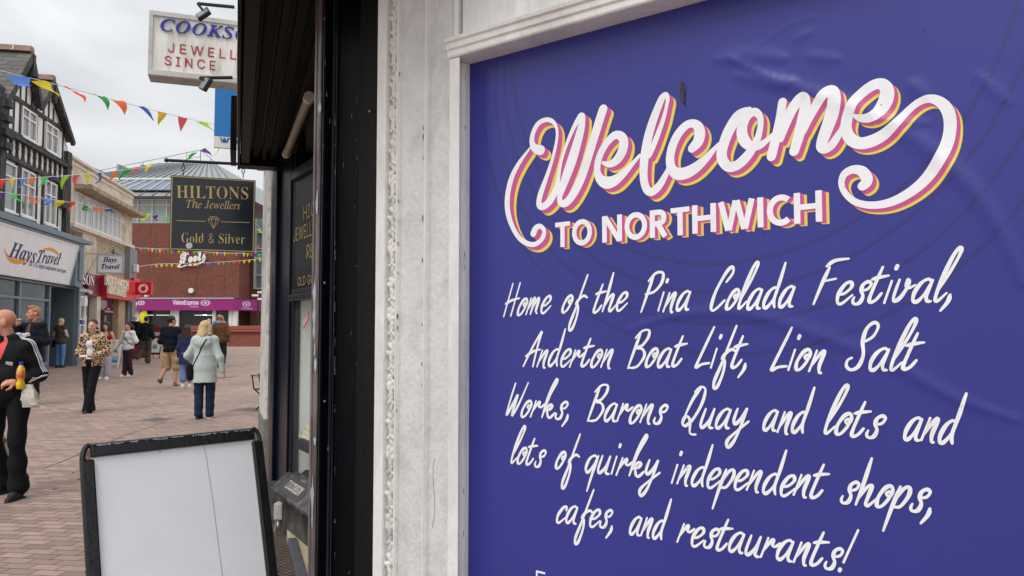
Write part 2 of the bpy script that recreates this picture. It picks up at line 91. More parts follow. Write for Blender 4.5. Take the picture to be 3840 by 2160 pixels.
def Mbrick(name,c1,c2,mortar,sx,sy,rot=0.0,rough=.85,msize=.02,plane='XY',gray=None,bump=.4,grey2=None):
    m=bpy.data.materials.new(name); n,l=nt(m); b=n['Principled BSDF']; b.inputs['Roughness'].default_value=rough
    tc=n.new('ShaderNodeTexCoord'); mp=n.new('ShaderNodeMapping'); l.new(tc.outputs['Object'],mp.inputs[0])
    if plane=='XY': mp.inputs['Rotation'].default_value=(0,0,rot); vec=mp.outputs[0]
    else:
        s=n.new('ShaderNodeSeparateXYZ'); c=n.new('ShaderNodeCombineXYZ'); mp.inputs['Rotation'].default_value=(0,0,rot)
        l.new(mp.outputs[0],s.inputs[0]); l.new(s.outputs['X'],c.inputs['X']); l.new(s.outputs['Z'],c.inputs['Y']); vec=c.outputs[0]
    br=n.new('ShaderNodeTexBrick'); br.inputs['Scale'].default_value=1; br.inputs['Brick Width'].default_value=sx; br.inputs['Row Height'].default_value=sy
    br.inputs['Mortar Size'].default_value=msize*sy; br.inputs['Mortar Smooth'].default_value=.2; br.inputs['Color1'].default_value=(*c1,1); br.inputs['Color2'].default_value=(*c2,1); br.inputs['Mortar'].default_value=(*mortar,1); br.inputs['Bias'].default_value=-.1
    # slightly wavering courses
    wn=n.new('ShaderNodeTexNoise'); wn.inputs['Scale'].default_value=.9; l.new(vec,wn.inputs['Vector'])
    wa=n.new('ShaderNodeVectorMath'); wa.operation='SCALE'; wa.inputs['Scale'].default_value=.05 if plane=='XY' else 0.0; l.new(wn.outputs['Color'],wa.inputs[0])
    wb=n.new('ShaderNodeVectorMath'); l.new(vec,wb.inputs[0]); l.new(wa.outputs[0],wb.inputs[1]); l.new(wb.outputs[0],br.inputs['Vector'])
    out=br.outputs['Color']
    def blend(scale,lo,hi,colr,amt,det=6,rg=.6):
        nonlocal out
        nz=n.new('ShaderNodeTexNoise'); nz.inputs['Scale'].default_value=scale; nz.inputs['Detail'].default_value=det; nz.inputs['Roughness'].default_value=rg; l.new(vec,nz.inputs['Vector'])
        r=n.new('ShaderNodeValToRGB'); r.color_ramp.elements[0].position=lo; r.color_ramp.elements[0].color=(0,0,0,1); r.color_ramp.elements[1].position=hi; r.color_ramp.elements[1].color=(amt,amt,amt,1); l.new(nz.outputs['Fac'],r.inputs[0])
        mx=n.new('ShaderNodeMix'); mx.data_type='RGBA'; l.new(r.outputs[0],mx.inputs[0]); l.new(out,mx.inputs[6]); mx.inputs[7].default_value=(*colr,1); out=mx.outputs[2]
    if gray: blend(.55,.5,.66,gray,.55)
    if grey2: blend(2.3,.52,.7,grey2,.5)
    blend(14,.4,.75,tuple(x*.72 for x in c1),.5)
    l.new(out,b.inputs['Base Color'])
    bp=n.new('ShaderNodeBump'); bp.inputs['Strength'].default_value=bump; bp.inputs['Distance'].default_value=.01; bp.invert=True
    l.new(br.outputs['Fac'],bp.inputs['Height']); l.new(bp.outputs[0],b.inputs['Normal'])
    MATS[name]=m; return m
# ------------------------------------------------------------------ objects
def link(o,parent=None):
    COL.objects.link(o)
    if parent is not None:
        o.parent=parent; o.matrix_parent_inverse=Matrix.Translation(-Vector(parent.location))
    return o
def thing(name,label,cat,loc=(0,0,0),group=None,kind=None):
    o=bpy.data.objects.new(name,None); COL.objects.link(o); o.location=loc; o.empty_display_size=.2
    o['label']=label; o['category']=cat
    if group: o['group']=group
    return o
def tag(o,label,cat,group=None):
    o['label']=label; o['category']=cat
    if group: o['group']=group
    return o
class MB:
    def __init__(s): s.v=[]; s.f=[]; s.mi=[]; s.pc=[]
    def add(s,vs,fs,mi=0):
        k=len(s.v); s.pc.append((k,len(s.f))); s.v+= [tuple(p) for p in vs]; s.f+=[tuple(i+k for i in f) for f in fs]; s.mi+=[mi]*len(fs)
    def hexa(s,p,mi=0):      # 8 corners: bottom ring then top ring
        s.add(p,[(3,2,1,0),(4,5,6,7),(0,1,5,4),(1,2,6,5),(2,3,7,6),(3,0,4,7)],mi)
    def box(s,x0,x1,y0,y1,z0,z1,mi=0):
        s.hexa([(x0,y0,z0),(x1,y0,z0),(x1,y1,z0),(x0,y1,z0),(x0,y0,z1),(x1,y0,z1),(x1,y1,z1),(x0,y1,z1)],mi)
    def prism(s,a,b,mi=0):   # two matching polygons
        n=len(a); s.add(list(a)+list(b),[tuple(range(n))[::-1],tuple(range(n,2*n))]+[(i,(i+1)%n,n+(i+1)%n,n+i) for i in range(n)],mi)
    def tube(s,pts,r,seg=8,mi=0,cap=True):
        pts=[Vector(p) for p in pts]; n=len(pts); rr=r if isinstance(r,(list,tuple)) else [r]*n
        vs=[]; up=Vector((0,0,1)); last=None
        for i,p in enumerate(pts):
            d=(pts[min(i+1,n-1)]-pts[max(i-1,0)]).normalized()
            if last is None:
                a=d.cross(up if abs(d.z)<.95 else Vector((1,0,0))).normalized()
            else: a=(last-d*last.dot(d)).normalized()
            last=a; b=d.cross(a)
            vs+=[p+(a*math.cos(2*math.pi*k/seg)+b*math.sin(2*math.pi*k/seg))*rr[i] for k in range(seg)]
        fs=[(i*seg+k,i*seg+(k+1)%seg,(i+1)*seg+(k+1)%seg,(i+1)*seg+k) for i in range(n-1) for k in range(seg)]
        if cap: fs+=[tuple(range(seg))[::-1],tuple(range((n-1)*seg,n*seg))]
        s.add(vs,fs,mi)
    def lathe(s,prof,c=(0,0,0),seg=20,mi=0):  # prof: (r,z)
        c=Vector(c); n=len(prof); vs=[c+Vector((r*math.cos(2*math.pi*k/seg),r*math.sin(2*math.pi*k/seg),z)) for r,z in prof for k in range(seg)]
        fs=[(i*seg+k,i*seg+(k+1)%seg,(i+1)*seg+(k+1)%seg,(i+1)*seg+k) for i in range(n-1) for k in range(seg)]
        fs+=[tuple(range(seg))[::-1],tuple(range((n-1)*seg,n*seg))]; s.add(vs,fs,mi)
    def ell(s,c,r,seg=12,rings=8,mi=0,rot=None):
        c=Vector(c); vs=[];
        for i in range(1,rings):
            t=math.pi*i/rings
            for k in range(seg):
                p=Vector((r[0]*math.sin(t)*math.cos(2*math.pi*k/seg),r[1]*math.sin(t)*math.sin(2*math.pi*k/seg),r[2]*math.cos(t)))
                vs.append(c+(rot@p if rot else p))
        top=Vector((0,0,r[2])); vs+=[c+(rot@top if rot else top),c-(rot@top if rot else top)]
        a=len(vs)-2; fs=[(i*seg+k,(i+1)*seg+k,(i+1)*seg+(k+1)%seg,i*seg+(k+1)%seg) for i in range(rings-2) for k in range(seg)]
        fs+=[(a,k,(k+1)%seg) for k in range(seg)]+[(a+1,(rings-2)*seg+(k+1)%seg,(rings-2)*seg+k) for k in range(seg)]
        s.add(vs,fs,mi)
    def build(s,name,mat,parent=None,smooth=False,bevel=0):
        me=bpy.data.meshes.new(name); me.from_pydata(s.v,[],s.f); me.update()
        for m in (mat if isinstance(mat,(list,tuple)) else [mat]): me.materials.append(m)
        me.polygons.foreach_set('material_index',s.mi)
        bm=bmesh.new(); bm.from_mesh(me); bmesh.ops.recalc_face_normals(bm,faces=bm.faces); bm.to_mesh(me); bm.free()
        if smooth:
            me.polygons.foreach_set('use_smooth',[True]*len(me.polygons))
            try: me.set_sharp_from_angle(angle=R(45))
            except Exception: pass
        o=bpy.data.objects.new(name,me); link(o,parent)
        if bevel:
            b=o.modifiers.new('bevel','BEVEL'); b.width=bevel; b.segments=2; b.limit_method='ANGLE'
        return o
def each(mb,name,mat,parent,**k):   # one object for every piece
    st=sorted(set(mb.pc)); out=[]
    for i,a in enumerate(st):
        b=st[i+1] if i+1<len(st) else (len(mb.v),len(mb.f)); m=MB(); m.v=mb.v[a[0]:b[0]]; m.f=[tuple(j-a[0] for j in f) for f in mb.f[a[1]:b[1]]]; m.mi=mb.mi[a[1]:b[1]]; out.append(m.build(name,mat,parent,**k))
    return out
class Fac:   # an upright facade: a along it, z up, o out towards the viewer
    def __init__(s,p0,d,flip=False):
        s.p=Vector((p0[0],p0[1],0)); s.d=Vector((d[0],d[1],0)).normalized(); s.n=Vector((s.d.y,-s.d.x,0))
        if flip: s.n=-s.n
    def P(s,a,z,o=0): return s.p+s.d*a+s.n*o+Vector((0,0,z))
    def az(s,u,v,o=0):
        d=ray(u,v); p0=s.p+s.n*o; t=(p0-CAM).dot(s.n)/d.dot(s.n); q=CAM+d*t-p0
        return q.dot(s.d),q.z
    def box(s,mb,a0,a1,z0,z1,o0=0,o1=.1,mi=0):
        P=s.P; mb.hexa([P(a0,z0,o0),P(a1,z0,o0),P(a1,z0,o1),P(a0,z0,o1),P(a0,z1,o0),P(a1,z1,o0),P(a1,z1,o1),P(a0,z1,o1)],mi)
    def poly(s,mb,pts,o0,o1,mi=0): mb.prism([s.P(a,z,o0) for a,z in pts],[s.P(a,z,o1) for a,z in pts],mi)
    def bar(s,mb,a,b,w,o0,o1,mi=0):
        dx,dz=b[0]-a[0],b[1]-a[1]; L=math.hypot(dx,dz); nx,nz=-dz/L*w/2,dx/L*w/2
        s.poly(mb,[(a[0]+nx,a[1]+nz),(b[0]+nx,b[1]+nz),(b[0]-nx,b[1]-nz),(a[0]-nx,a[1]-nz)],o0,o1,mi)
    def mat(s,o): return lambda x,y,e=0:s.P(x,y,o+e)
def crv(pts,n=6,closed=False):   # Catmull-Rom through n-tuples
    P=[np.array(p,float) for p in pts]; N=len(P); out=[]
    if N<3 and not closed: return [tuple(p) for p in P]
    g=(lambda i:P[i%N]) if closed else (lambda i:P[min(max(i,0),N-1)])
    for i in range(N if closed else N-1):
        p0,p1,p2,p3=g(i-1),g(i),g(i+1),g(i+2)
        for k in range(n):
            t=k/n; out.append(tuple(.5*((2*p1)+(-p0+p2)*t+(2*p0-5*p1+4*p2-p3)*t*t+(-p0+3*p1-3*p2+p3)*t**3)))
    if not closed: out.append(tuple(P[-1]))
    return out
def ribbon(mb,pts,fn,o0=0.0,ramp=.0003,cap=6,mi=0):
    """brush stroke: pts (x,y,w) in a plane; fn(x,y,o) -> 3D. rises slightly along its length"""
    n=len(pts); L=[];Rr=[]
    if n==1:
        x,y,w=pts[0]; vs=[fn(x+w/2*math.cos(t),y+w/2*math.sin(t),o0) for t in [2*math.pi*k/14 for k in range(14)]]; mb.add(vs,[tuple(range(14))],mi); return
    for i,(x,y,w) in enumerate(pts):
        a=pts[max(i-1,0)]; b=pts[min(i+1,n-1)]; dx,dy=b[0]-a[0],b[1]-a[1]; h=math.hypot(dx,dy) or 1; nx,ny=-dy/h*w/2,dx/h*w/2
        o=o0+ramp*i/(n-1); L.append(fn(x+nx,y+ny,o)); Rr.append(fn(x-nx,y-ny,o))
    fs=[(i,i+1,n+i+1,n+i) for i in range(n-1)]; mb.add(L+Rr,fs,mi)
    for e,(i,j) in enumerate(((0,1),(n-1,n-2)) if cap else ()):
        x,y,w=pts[i]; dx,dy=x-pts[j][0],y-pts[j][1]; a0=math.atan2(dy,dx); o=o0+(ramp if e else 0)
        mb.add([fn(x+w/2*math.cos(a0-math.pi/2+math.pi*k/cap),y+w/2*math.sin(a0-math.pi/2+math.pi*k/cap),o) for k in range(cap+1)],[tuple(range(cap+1))],mi)
# ------------------------------------------------------------------ lettering from glyph outlines
import json
GLY=json.loads(GLYPHS)
def area(q): return .5*sum(q[i-1][0]*q[i][1]-q[i][0]*q[i-1][1] for i in range(len(q)))
def grow_out(q,e):   # every corner pushed out along its mitre
    out=[]; n=len(q); U=lambda a,b:((b[0]-a[0])/(math.hypot(b[0]-a[0],b[1]-a[1]) or 1),(b[1]-a[1])/(math.hypot(b[0]-a[0],b[1]-a[1]) or 1))
    for i in range(n):
        d1=U(q[i-1],q[i]); d2=U(q[i],q[(i+1)%n]); n1=(-d1[1],d1[0]); n2=(-d2[1],d2[0]); mx,my=n1[0]+n2[0],n1[1]+n2[1]; L2=mx*mx+my*my
        if L2<.15: out.append((q[i][0]+n1[0]*e,q[i][1]+n1[1]*e)); continue
        k=2/L2; out.append((q[i][0]+mx*e*k,q[i][1]+my*e*k))
    return out
def text(name,s,style,mat,fn,p0,p1,cap,parent,shear=0,bold=0,track=0,thick=.004,center=None,fitw=True,arc=None):
    """s set between plane points p0 and p1 (x,y); cap = height of a capital; fn(x,y,o)"""
    CU={'serif':455,'ital':455,'bital':455,'scr':470,'sans':509}
    def gl(ch):
        for st in (style,'sans','ital','bital'):
            if ch in GLY[st]: return GLY[st][ch],cap/CU[st],CU[style]/CU[st]
        return None
    tot=0; pos=[]
    for ch in s:
        pos.append(tot); g=gl(ch); tot+=(g[0][0]*g[2] if g else 230)+track
    tot-=track
    dx,dy=p1[0]-p0[0],p1[1]-p0[1]; L=math.hypot(dx,dy); ux,uy=dx/L,dy/L; kx=L/tot
    mb=MB()
    for ch,x0 in zip(s,pos):
        g=gl(ch)
        if not g: continue
        cs=[[((ct[2*i]*g[2]+x0)*kx+ct[2*i+1]*g[1]*shear,ct[2*i+1]*g[1]) for i in range(len(ct)//2)] for ct in g[0][1]]; big=max((abs(area(q)),area(q)) for q in cs)
        if bold: cs=[grow_out(q,bold if big[1]<0 else -bold) for q in cs]
        outer=[q for q in cs if area(q)*big[1]>0]; holes=[q for q in cs if area(q)*big[1]<=0]
        for oq in outer:
            xs=[x for x,y in oq]; ys=[y for x,y in oq]; hs=[h for h in holes if min(xs)<h[0][0]<max(xs) and min(ys)<h[0][1]<max(ys)]
            polys=[oq]+hs; tri=mathutils.geometry.tessellate_polygon([[Vector((x,y,0)) for x,y in q] for q in polys]); flat=[q for pl in polys for q in pl]
            mb.add([(x,y,thick/2) for x,y in flat],tri)
            if thick>.003:
                for q in polys: n=len(q); mb.add([(x,y,thick/2) for x,y in q]+[(x,y,-thick/2) for x,y in q],[(i,(i+1)%n,n+(i+1)%n,n+i) for i in range(n)])
    mb.v=[tuple(fn(p0[0]+ux*x-uy*y,p0[1]+uy*x+ux*y,thick/2+z+.001)) for x,y,z in mb.v]
    return mb.build(name,mat,parent)
# ================================================================== THE SETTING
PAV=Mbrick('paving',lin(178,150,136),lin(130,113,104),lin(92,80,73),.2,.102,R(8),.82,.06,'XY',lin(122,114,108),.5,lin(150,122,110))
mb=MB(); xs=np.concatenate([np.linspace(-150,-36,8),np.linspace(-32,8,21),np.linspace(20,150,6)]); ys=np.concatenate([np.linspace(-30,10,9),np.linspace(13,45,17),np.linspace(60,260,6)])
nx=len(xs); mb.add([(x,y,gz(x,y)) for y in ys for x in xs],[(j*nx+i,j*nx+i+1,(j+1)*nx+i+1,(j+1)*nx+i) for j in range(len(ys)-1) for i in range(nx-1)])
o=mb.build('street_paving',PAV); o['kind']='structure'
# long narrow drain channel across the paving
iron=M('cast_iron',lin(92,84,78),.7,.25,30,.4,80); dk=M('slot_shadow_iron',lin(52,46,43),.8)
def strip(name,pts,w,mat,h=.005):
    mb=MB(); vs=[]
    for i,p in enumerate(pts):
        q=Vector(pts[min(i+1,len(pts)-1)])-Vector(pts[max(i-1,0)]); q.z=0; q.normalize(); s=Vector((-q.y,q.x,0))*w/2
        vs+=[Vector(p)+s+Vector((0,0,h)),Vector(p)-s+Vector((0,0,h))]
    mb.add(vs,[(2*i,2*i+1,2*i+3,2*i+2) for i in range(len(pts)-1)]); return mb.build(name,mat)
tag(strip('drain_channel',[ground(*p) for p in ((110,1178),(150,1164),(200,1143),(260,1118),(330,1090),(420,1060))],.011,M('drain_line',lin(84,74,68),.8)),'narrow slot drain running across the brick paving behind the blank board','drain')
mb=MB(); rg=random.Random(12)
for _ in range(260):
    Y=rg.uniform(3.2,26); X=rg.uniform(-.62,-.1)*Y; r=rg.uniform(.008,.022); z=gz(X,Y)+.0045; mb.add([(X+r*math.cos(t),Y+r*1.1*math.sin(t),gz(X,Y+r)+.0045) for t in [k*math.pi/4 for k in range(8)]],[tuple(range(8))],0 if rg.random()<.75 else 1)
o=mb.build('gum_spots',[M('gum_dark',lin(92,80,74),.8),M('gum_pale',lin(206,200,192),.8)]); o['kind']='stuff'; tag(o,'trodden chewing gum spots scattered over the paving','gum')
def cover(u,v,w,d,lab):
    p=ground(u,v); t=thing('manhole_cover',lab,'manhole cover',p,'small covers set in the paving')
    mb=MB(); a=R(-18); c,s=math.cos(a),math.sin(a); P=lambda x,y,z:(p.x+c*x-s*y,p.y+s*x+c*y,p.z+z)
    B=lambda x0,x1,y0,y1,z0,z1:mb.hexa([P(x0,y0,z0),P(x1,y0,z0),P(x1,y1,z0),P(x0,y1,z0),P(x0,y0,z1),P(x1,y0,z1),P(x1,y1,z1),P(x0,y1,z1)])
    B(-w,w,-d,d,-.02,.006); mb.build('lid',iron,t); mb=MB(); f=.02
    B=lambda x0,x1,y0,y1,z0,z1:mb.hexa([P(x0,y0,z0),P(x1,y0,z0),P(x1,y1,z0),P(x0,y1,z0),P(x0,y0,z1),P(x1,y0,z1),P(x1,y1,z1),P(x0,y1,z1)])
    B(-w-f,w+f,-d-f,-d-.002,-.02,.009);B(-w-f,w+f,d+.002,d+f,-.02,.009);B(-w-f,-w-.002,-d-.002,d+.002,-.02,.009);B(w+.002,w+f,-d-.002,d+.002,-.02,.009)
    mb.build('frame',M('worn_steel',lin(150,140,132),.5,.2,20),t)
cover(392,1056,.16,.22,'metal manhole cover nearest the blank board, in front of the woman in mint')
cover(565,950,.14,.35,'metal cover in the paving just right of the woman in mint')
cover(640,1030,.3,.28,'wide metal drain cover beside the folding chair')
# ------------------------------------------------------------------ left row
L=Fac((-9.9,0),(-.2,1)); A=L.az
wht=M('white_render',lin(240,240,236),.8,.04,4,.15,30,dirt=lin(150,148,140),dscale=2.2,damt=.45)
timb=M('black_timber',lin(40,40,42),.75,.5,12,.6,25,dirt=lin(120,120,120),dscale=9,damt=.5,stretch=(1,1,.25))
pvc=M('white_pvc',lin(235,236,236),.4,.03,6,dirt=lin(170,168,160),damt=.3)
pane=M('upper_pane',lin(120,126,128),.08,.25,1.5,spec=.9)
slate=Mbrick('slate',lin(112,108,104),lin(86,84,82),lin(50,48,47),.42,.16,math.atan2(1,-.2)+math.pi/2,.75,.07,'XZ',lin(120,112,98),.6,lin(78,76,76))
terra=M('terracotta',lin(150,120,105),.8,.2,6,dirt=lin(90,80,70)); mort=M('mortar',lin(215,208,198),.9)
T=thing('half_timbered_building','black and white half timbered building with two gables over the blue grey travel agency shopfront','building',L.P(24,.2))
mb=MB(); L.poly(mb,[(14,4.5),(26.25,4.5),(26.25,7.65),(24.32,9.2),(23.4,8.25),(22.63,9.5),(21.15,7.75),(20.4,7.75),(18.4,9.5),(16.4,7.6),(14,7.6)],-.3,0); mb.build('wall',wht,T)
mb=MB(); L.box(mb,14,27.9,0,4.5,-5,-1.8); L.box(mb,14,26.25,4.5,7.5,-5,-.32); mb.build('rear_block',M('rear_render',lin(120,116,110),.9),T)
rf=MB(); bb=MB(); rt=MB(); rm=MB()
for (ap,lf,rg) in ((A(82,128,.2),A(17,246,.2),A(104,260,.2)),(A(137,200,.2),A(104,260,.2),A(186,352,.2)),((18.4,9.8),(16.2,7.6),(20.6,7.9))):
    for f in (lf,rg):
        L.poly(rf,[ap,f,(f[0],f[1]-.1),(ap[0],ap[1]-.1)],-6,.23)
        L.bar(bb,(ap[0],ap[1]-.17),(f[0],f[1]-.15),.17,.13,.25)
    L.box(bb,ap[0]-.07,ap[0]+.07,ap[1]-.75,ap[1]-.12,.15,.28)
    L.poly(rt,[(ap[0]-.17,ap[1]-.06),(ap[0]-.1,ap[1]+.12),(ap[0]+.1,ap[1]+.12),(ap[0]+.17,ap[1]-.06)],-6,.2)
    for k in range(12): L.poly(rm,[(ap[0]-.19,ap[1]-.05),(ap[0]-.11,ap[1]+.14),(ap[0]+.11,ap[1]+.14),(ap[0]+.19,ap[1]-.05)],-.28-.5*k,-.25-.5*k)
roof=rf.build('roof',slate,T); bb.build('bargeboard',timb,T); rt.build('ridge_tile',terra,roof); rm.build('mortar_joint',mort,roof)
tb=MB()
def stud(a,z0,z1,w=.1,o=.03): L.box(tb,a-w/2,a+w/2,z0,z1,-.01,o)
L.box(tb,20.6,26.2,8.09,8.22,0,.05)
gy=lambda a:(9.5-abs(a-22.63)*1.25) if a<23.38 else (9.2-abs(a-24.32)*.83)
for u in (32,48,62.5,77,90,108,121,133,146,158):
    a,_=A(u,300); stud(a,8.2,max(8.25,gy(a)-.1),.06)
for u,w in ((18,.1),(32,.09),(48,.1),(91,.1),(108,.09),(146,.1),(158,.08)):
    a,_=A(u,330); stud(a,7.1,8.1,w*.75)
for a in (16.5,17.2,18,18.8,19.6,20.3): stud(a,7.1,8.6 if 17<a<19.7 else 8.1,.1)
L.box(tb,14,26.3,6.95,7.07,0,.14); L.box(tb,14,26.3,6.3,6.42,0,.12); L.box(tb,14,26.2,7.1,7.16,0,.1)
for a in (22.38,): L.box(tb,a-.13,a+.13,4.6,6.3,0,.08)
L.box(tb,23.58,23.74,4.6,6.3,0,.06); L.box(tb,24.14,24.25,4.6,6.3,0,.05); L.box(tb,25.28,25.42,4.6,6.3,0,.06); L.box(tb,25.86,26.22,4.6,7.5,0,.14)
L.box(tb,25.42,25.86,5.55,6.3,0,.18); L.box(tb,20.95,21.3,4.6,8.0,0,.16)
for z,w in ((6.55,.22),(6.9,.25),(7.3,.19),(7.7,.18)): L.box(tb,21.12-w,21.12+w,z-.09,z+.09,0,.3)
tb.build('timber_frame',timb,T)
fr=MB()
for k in range(12):
    a=21.45+.405*k
    L.poly(fr,[(a-.08,6.44),(a+.09,6.44),(a+.03,6.54),(a+.02,6.66),(a+.065,6.74),(a+.02,6.8),(a+.07,6.93),(a-.07,6.93),(a-.025,6.82),(a-.06,6.74),(a-.02,6.66),(a-.05,6.54)],0,.07)
fr.build('carved_frieze',timb,T)
def window(F,a0,a1,z0,z1,par,cols=2,tr=.68,o=.03,fw=.06,fm=None,pm=None,curt=None):
    m=MB(); F.box(m,a0,a0+fw,z0,z1,-.02,o+.04); F.box(m,a1-fw,a1,z0,z1,-.02,o+.04); F.box(m,a0+fw,a1-fw,z0,z0+fw,-.02,o+.038); F.box(m,a0+fw,a1-fw,z1-fw,z1,-.02,o+.038)
    for k in range(1,cols): c=a0+(a1-a0)*k/cols; F.box(m,c-fw*.45,c+fw*.45,z0+fw,z1-fw,-.02,o+.036)
    if tr:
        zt=z0+(z1-z0)*tr
        for k in range(cols):
            c0=a0+(a1-a0)*k/cols+fw*.6; c1=a0+(a1-a0)*(k+1)/cols-fw*.6; F.box(m,c0,c1,zt-fw*.4,zt+fw*.4,-.02,o+.034)
    F.box(m,a0-.05,a1+.05,z0-.06,z0-.003,-.02,o+.1)
    w=m.build('window',fm or pvc,par,bevel=.006); g=MB(); F.box(g,a0+fw*.5,a1-fw*.5,z0+fw*.5,z1-fw*.5,-.015,o-.012); g.build('pane',pm or pane,w); return w
window(L,22.46,23.5,7.17,8.06,T); window(L,24.2,25.22,7.17,8.06,T)
window(L,21.33,22.24,4.85,6.22,T,1,.72); window(L,22.56,23.54,4.86,6.24,T,2,.68); window(L,24.28,25.24,4.86,6.24,T,2,.68); window(L,19.6,20.9,4.86,6.22,T)
window(L,18.4,19.4,7.17,8.06,T)
# shopfront
blu=M('blue_grey_paint',lin(112,128,140),.5,.08,3,dirt=lin(80,90,98),damt=.3); blud=M('slate_grey_paint',lin(98,110,118),.6,.1,2)
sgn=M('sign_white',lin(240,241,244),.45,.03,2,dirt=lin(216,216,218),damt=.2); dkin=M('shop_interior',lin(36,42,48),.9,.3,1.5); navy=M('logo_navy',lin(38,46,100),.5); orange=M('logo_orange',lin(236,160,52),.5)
shg=M('shop_glass',lin(58,66,74),.06,.6,.8,spec=.8,trans=0,alpha=.55)
mb=MB(); L.box(mb,14,26.6,4.46,4.6,-.02,.5); L.box(mb,14,26.6,4.38,4.458,-.02,.44); L.box(mb,14,27.0,4.6,4.66,-.02,.42); L.box(mb,26.6,27.35,4.5,4.62,-.02,.5)
mb.build('cornice',blu,T,bevel=.01)
S=MB(); S.prism([L.P(14,3.03,.1),L.P(26.28,3.03,.1),L.P(26.28,4.37,.1),L.P(14,4.37,.1)],[L.P(14,3.03,.16),L.P(26.28,3.03,.16),L.P(26.28,4.37,.42),L.P(14,4.37,.42)])
fs=S.build('fascia_sign',sgn,T)
mb=MB()
def sfn(x,y,o=0): return L.P(x,y,.16+(y-3.03)/1.34*.26+o)
for a,b,w in (((14,3.06),(26.26,3.06),.06),((14,4.34),(26.26,4.34),.06),((26.25,3.06),(26.25,4.34),.06)):
    ribbon(mb,[(*a,w),(*b,w)],sfn,.012)
mb.build('edging',pvc,fs)
def S2(u,v):
    d=ray(u,v); o=.29
    for _ in range(8):
        a,z=L.az(u,v,o); o=.16+(z-3.03)/1.34*.26
    return a,z
text('lettering','Hays','bital',navy,sfn,S2(22,646),S2(88,662),.42,fs,bold=.002); text('lettering','Travel','bital',navy,sfn,S2(90,660),S2(148,667),.38,fs,bold=.002)
text('strapline','The U.K.s largest independent travel agent','ital',navy,sfn,S2(70,668),S2(165,687),.13,fs)
mb=MB(); ribbon(mb,[(*S2(u,v),w) for u,v,w in crv([(11,624,.01),(16,640,.07),(28,654,.13),(46,659,.13),(66,654,.09),(76,643,.01)],5)],sfn,.004); ribbon(mb,[(*S2(u,v),w) for u,v,w in crv([(100,634,.01),(114,627,.07),(130,628,.1),(145,638,.07),(156,653,.01)],5)],sfn,.004); mb.build('swoosh',orange,fs)
mb=MB(); L.poly(mb,[(26.32,3.0),(27.0,2.95),(27.05,4.48),(26.32,4.48)],0,.34); L.poly(mb,[(26.5,3.2),(26.85,3.2),(26.9,4.2),(26.5,4.2)],.34,.4); mb.build('console_bracket',blu,T,bevel=.02)
mb=MB()
for a in (18.2,20.5,22.86,25.08): L.box(mb,a-.06,a+.06,.45,3.0,-.1,.02)
L.box(mb,14,25.14,2.42,2.5,-.1,.015); L.box(mb,14,25.14,.42,.5,-.1,.015); L.box(mb,14,27.4,2.94,3.02,-.1,.06); mb.build('window_frame',blu,T,bevel=.008)
mb=MB(); L.box(mb,14,25.15,.0,.42,-.12,.03); mb.build('plinth',M('plinth_grey',lin(104,106,108),.7,.15,5),T)
for a0,a1 in ((14,18.14),(18.26,20.44),(20.56,22.8),(22.92,25.02)):
    mb=MB(); L.box(mb,a0,a1,.5,2.42,-.06,-.05); L.box(mb,a0,a1,2.5,2.94,-.06,-.05); mb.build('shop_window',shg,T)
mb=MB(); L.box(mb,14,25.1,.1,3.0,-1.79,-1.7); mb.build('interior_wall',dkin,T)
mb=MB(); L.box(mb,25.14,27.34,.1,3.0,-1.3,-1.2); L.box(mb,27.26,27.34,.1,3.0,-1.2,-.0); L.box(mb,25.02,25.12,.1,3.0,-1.2,-.12); mb.build('door_recess',blud,T)
mb=MB(); L.box(mb,25.5,26.3,.25,2.4,-.52,-.48); dr=mb.build('door',M('door_glass',lin(74,84,90),.1,.2,1,spec=.8),T); mb=MB(); mb.tube([L.P(26.2,1.2,-.4),L.P(26.2,2.2,-.4)],.025); mb.build('handle',M('steel',lin(190,195,200),.3,metal=.8),dr)
mb=MB(); L.box(mb,27.34,27.96,.1,3.0,-.1,.12); L.box(mb,27.3,28.0,.1,.5,-.1,.15); pil=mb.build('pilaster',blu,T,bevel=.01)
mb=MB()
for z0,z1 in ((1.88,2.72),(.62,1.72)):
    for a0,a1,b0,b1 in ((27.42,27.47,z0,z1),(27.83,27.88,z0,z1),(27.47,27.83,z0,z0+.05),(27.47,27.83,z1-.05,z1)): L.box(mb,a0,a1,b0,b1,.1,.16)
mb.build('panel_moulding',pvc,pil)
mb=MB(); L.poly(mb,[(27.53,2.35),(27.78,2.35),(27.84,2.6),(27.72,2.72),(27.56,2.7)],.12,.26); mb.build('alarm_box',pvc,pil,bevel=.02)
mb=MB(); L.poly(mb,[(27.65+.1*math.cos(k*math.pi/3),1.8+.13*math.sin(k*math.pi/3)) for k in range(6)],.12,.165); mb.build('plaque',M('plaque_blue',lin(40,90,150),.4),pil)
# window dressing
val=MB(); dk2=MB()
for k in range(54):
    a=20.6+.085*k
    if k%2: L.box(val,a,a+.05,2.62,2.86,-.3,-.29)
    else: L.box(dk2,a,a+.05,2.62,2.86,-.3,-.29)
val.build('striped_valance',M('valance_white',lin(210,212,212),.8),T)
po=MB(); pb=MB()
for a,z,w,h,bl in ((23.1,1.75,.5,.55,0),(23.7,1.8,.4,.5,0),(24.15,1.78,.35,.5,0),(24.7,1.75,.24,.1,0),(24.72,1.45,.2,.24,1),(24.7,.6,.32,.7,0),(24.72,.52,.3,.2,0),(22.3,1.75,.35,.22,1),(22.2,1.3,.3,.4,0),(22.55,.95,.2,.5,0),(21.2,1.8,.8,.5,1),(21.5,1.0,.5,.6,1),(23.2,.9,.6,.5,1)):
    L.box(pb if bl else po,a,a+w,z-h/2,z+h/2,-.16-.01*bl,-.15-.01*bl)
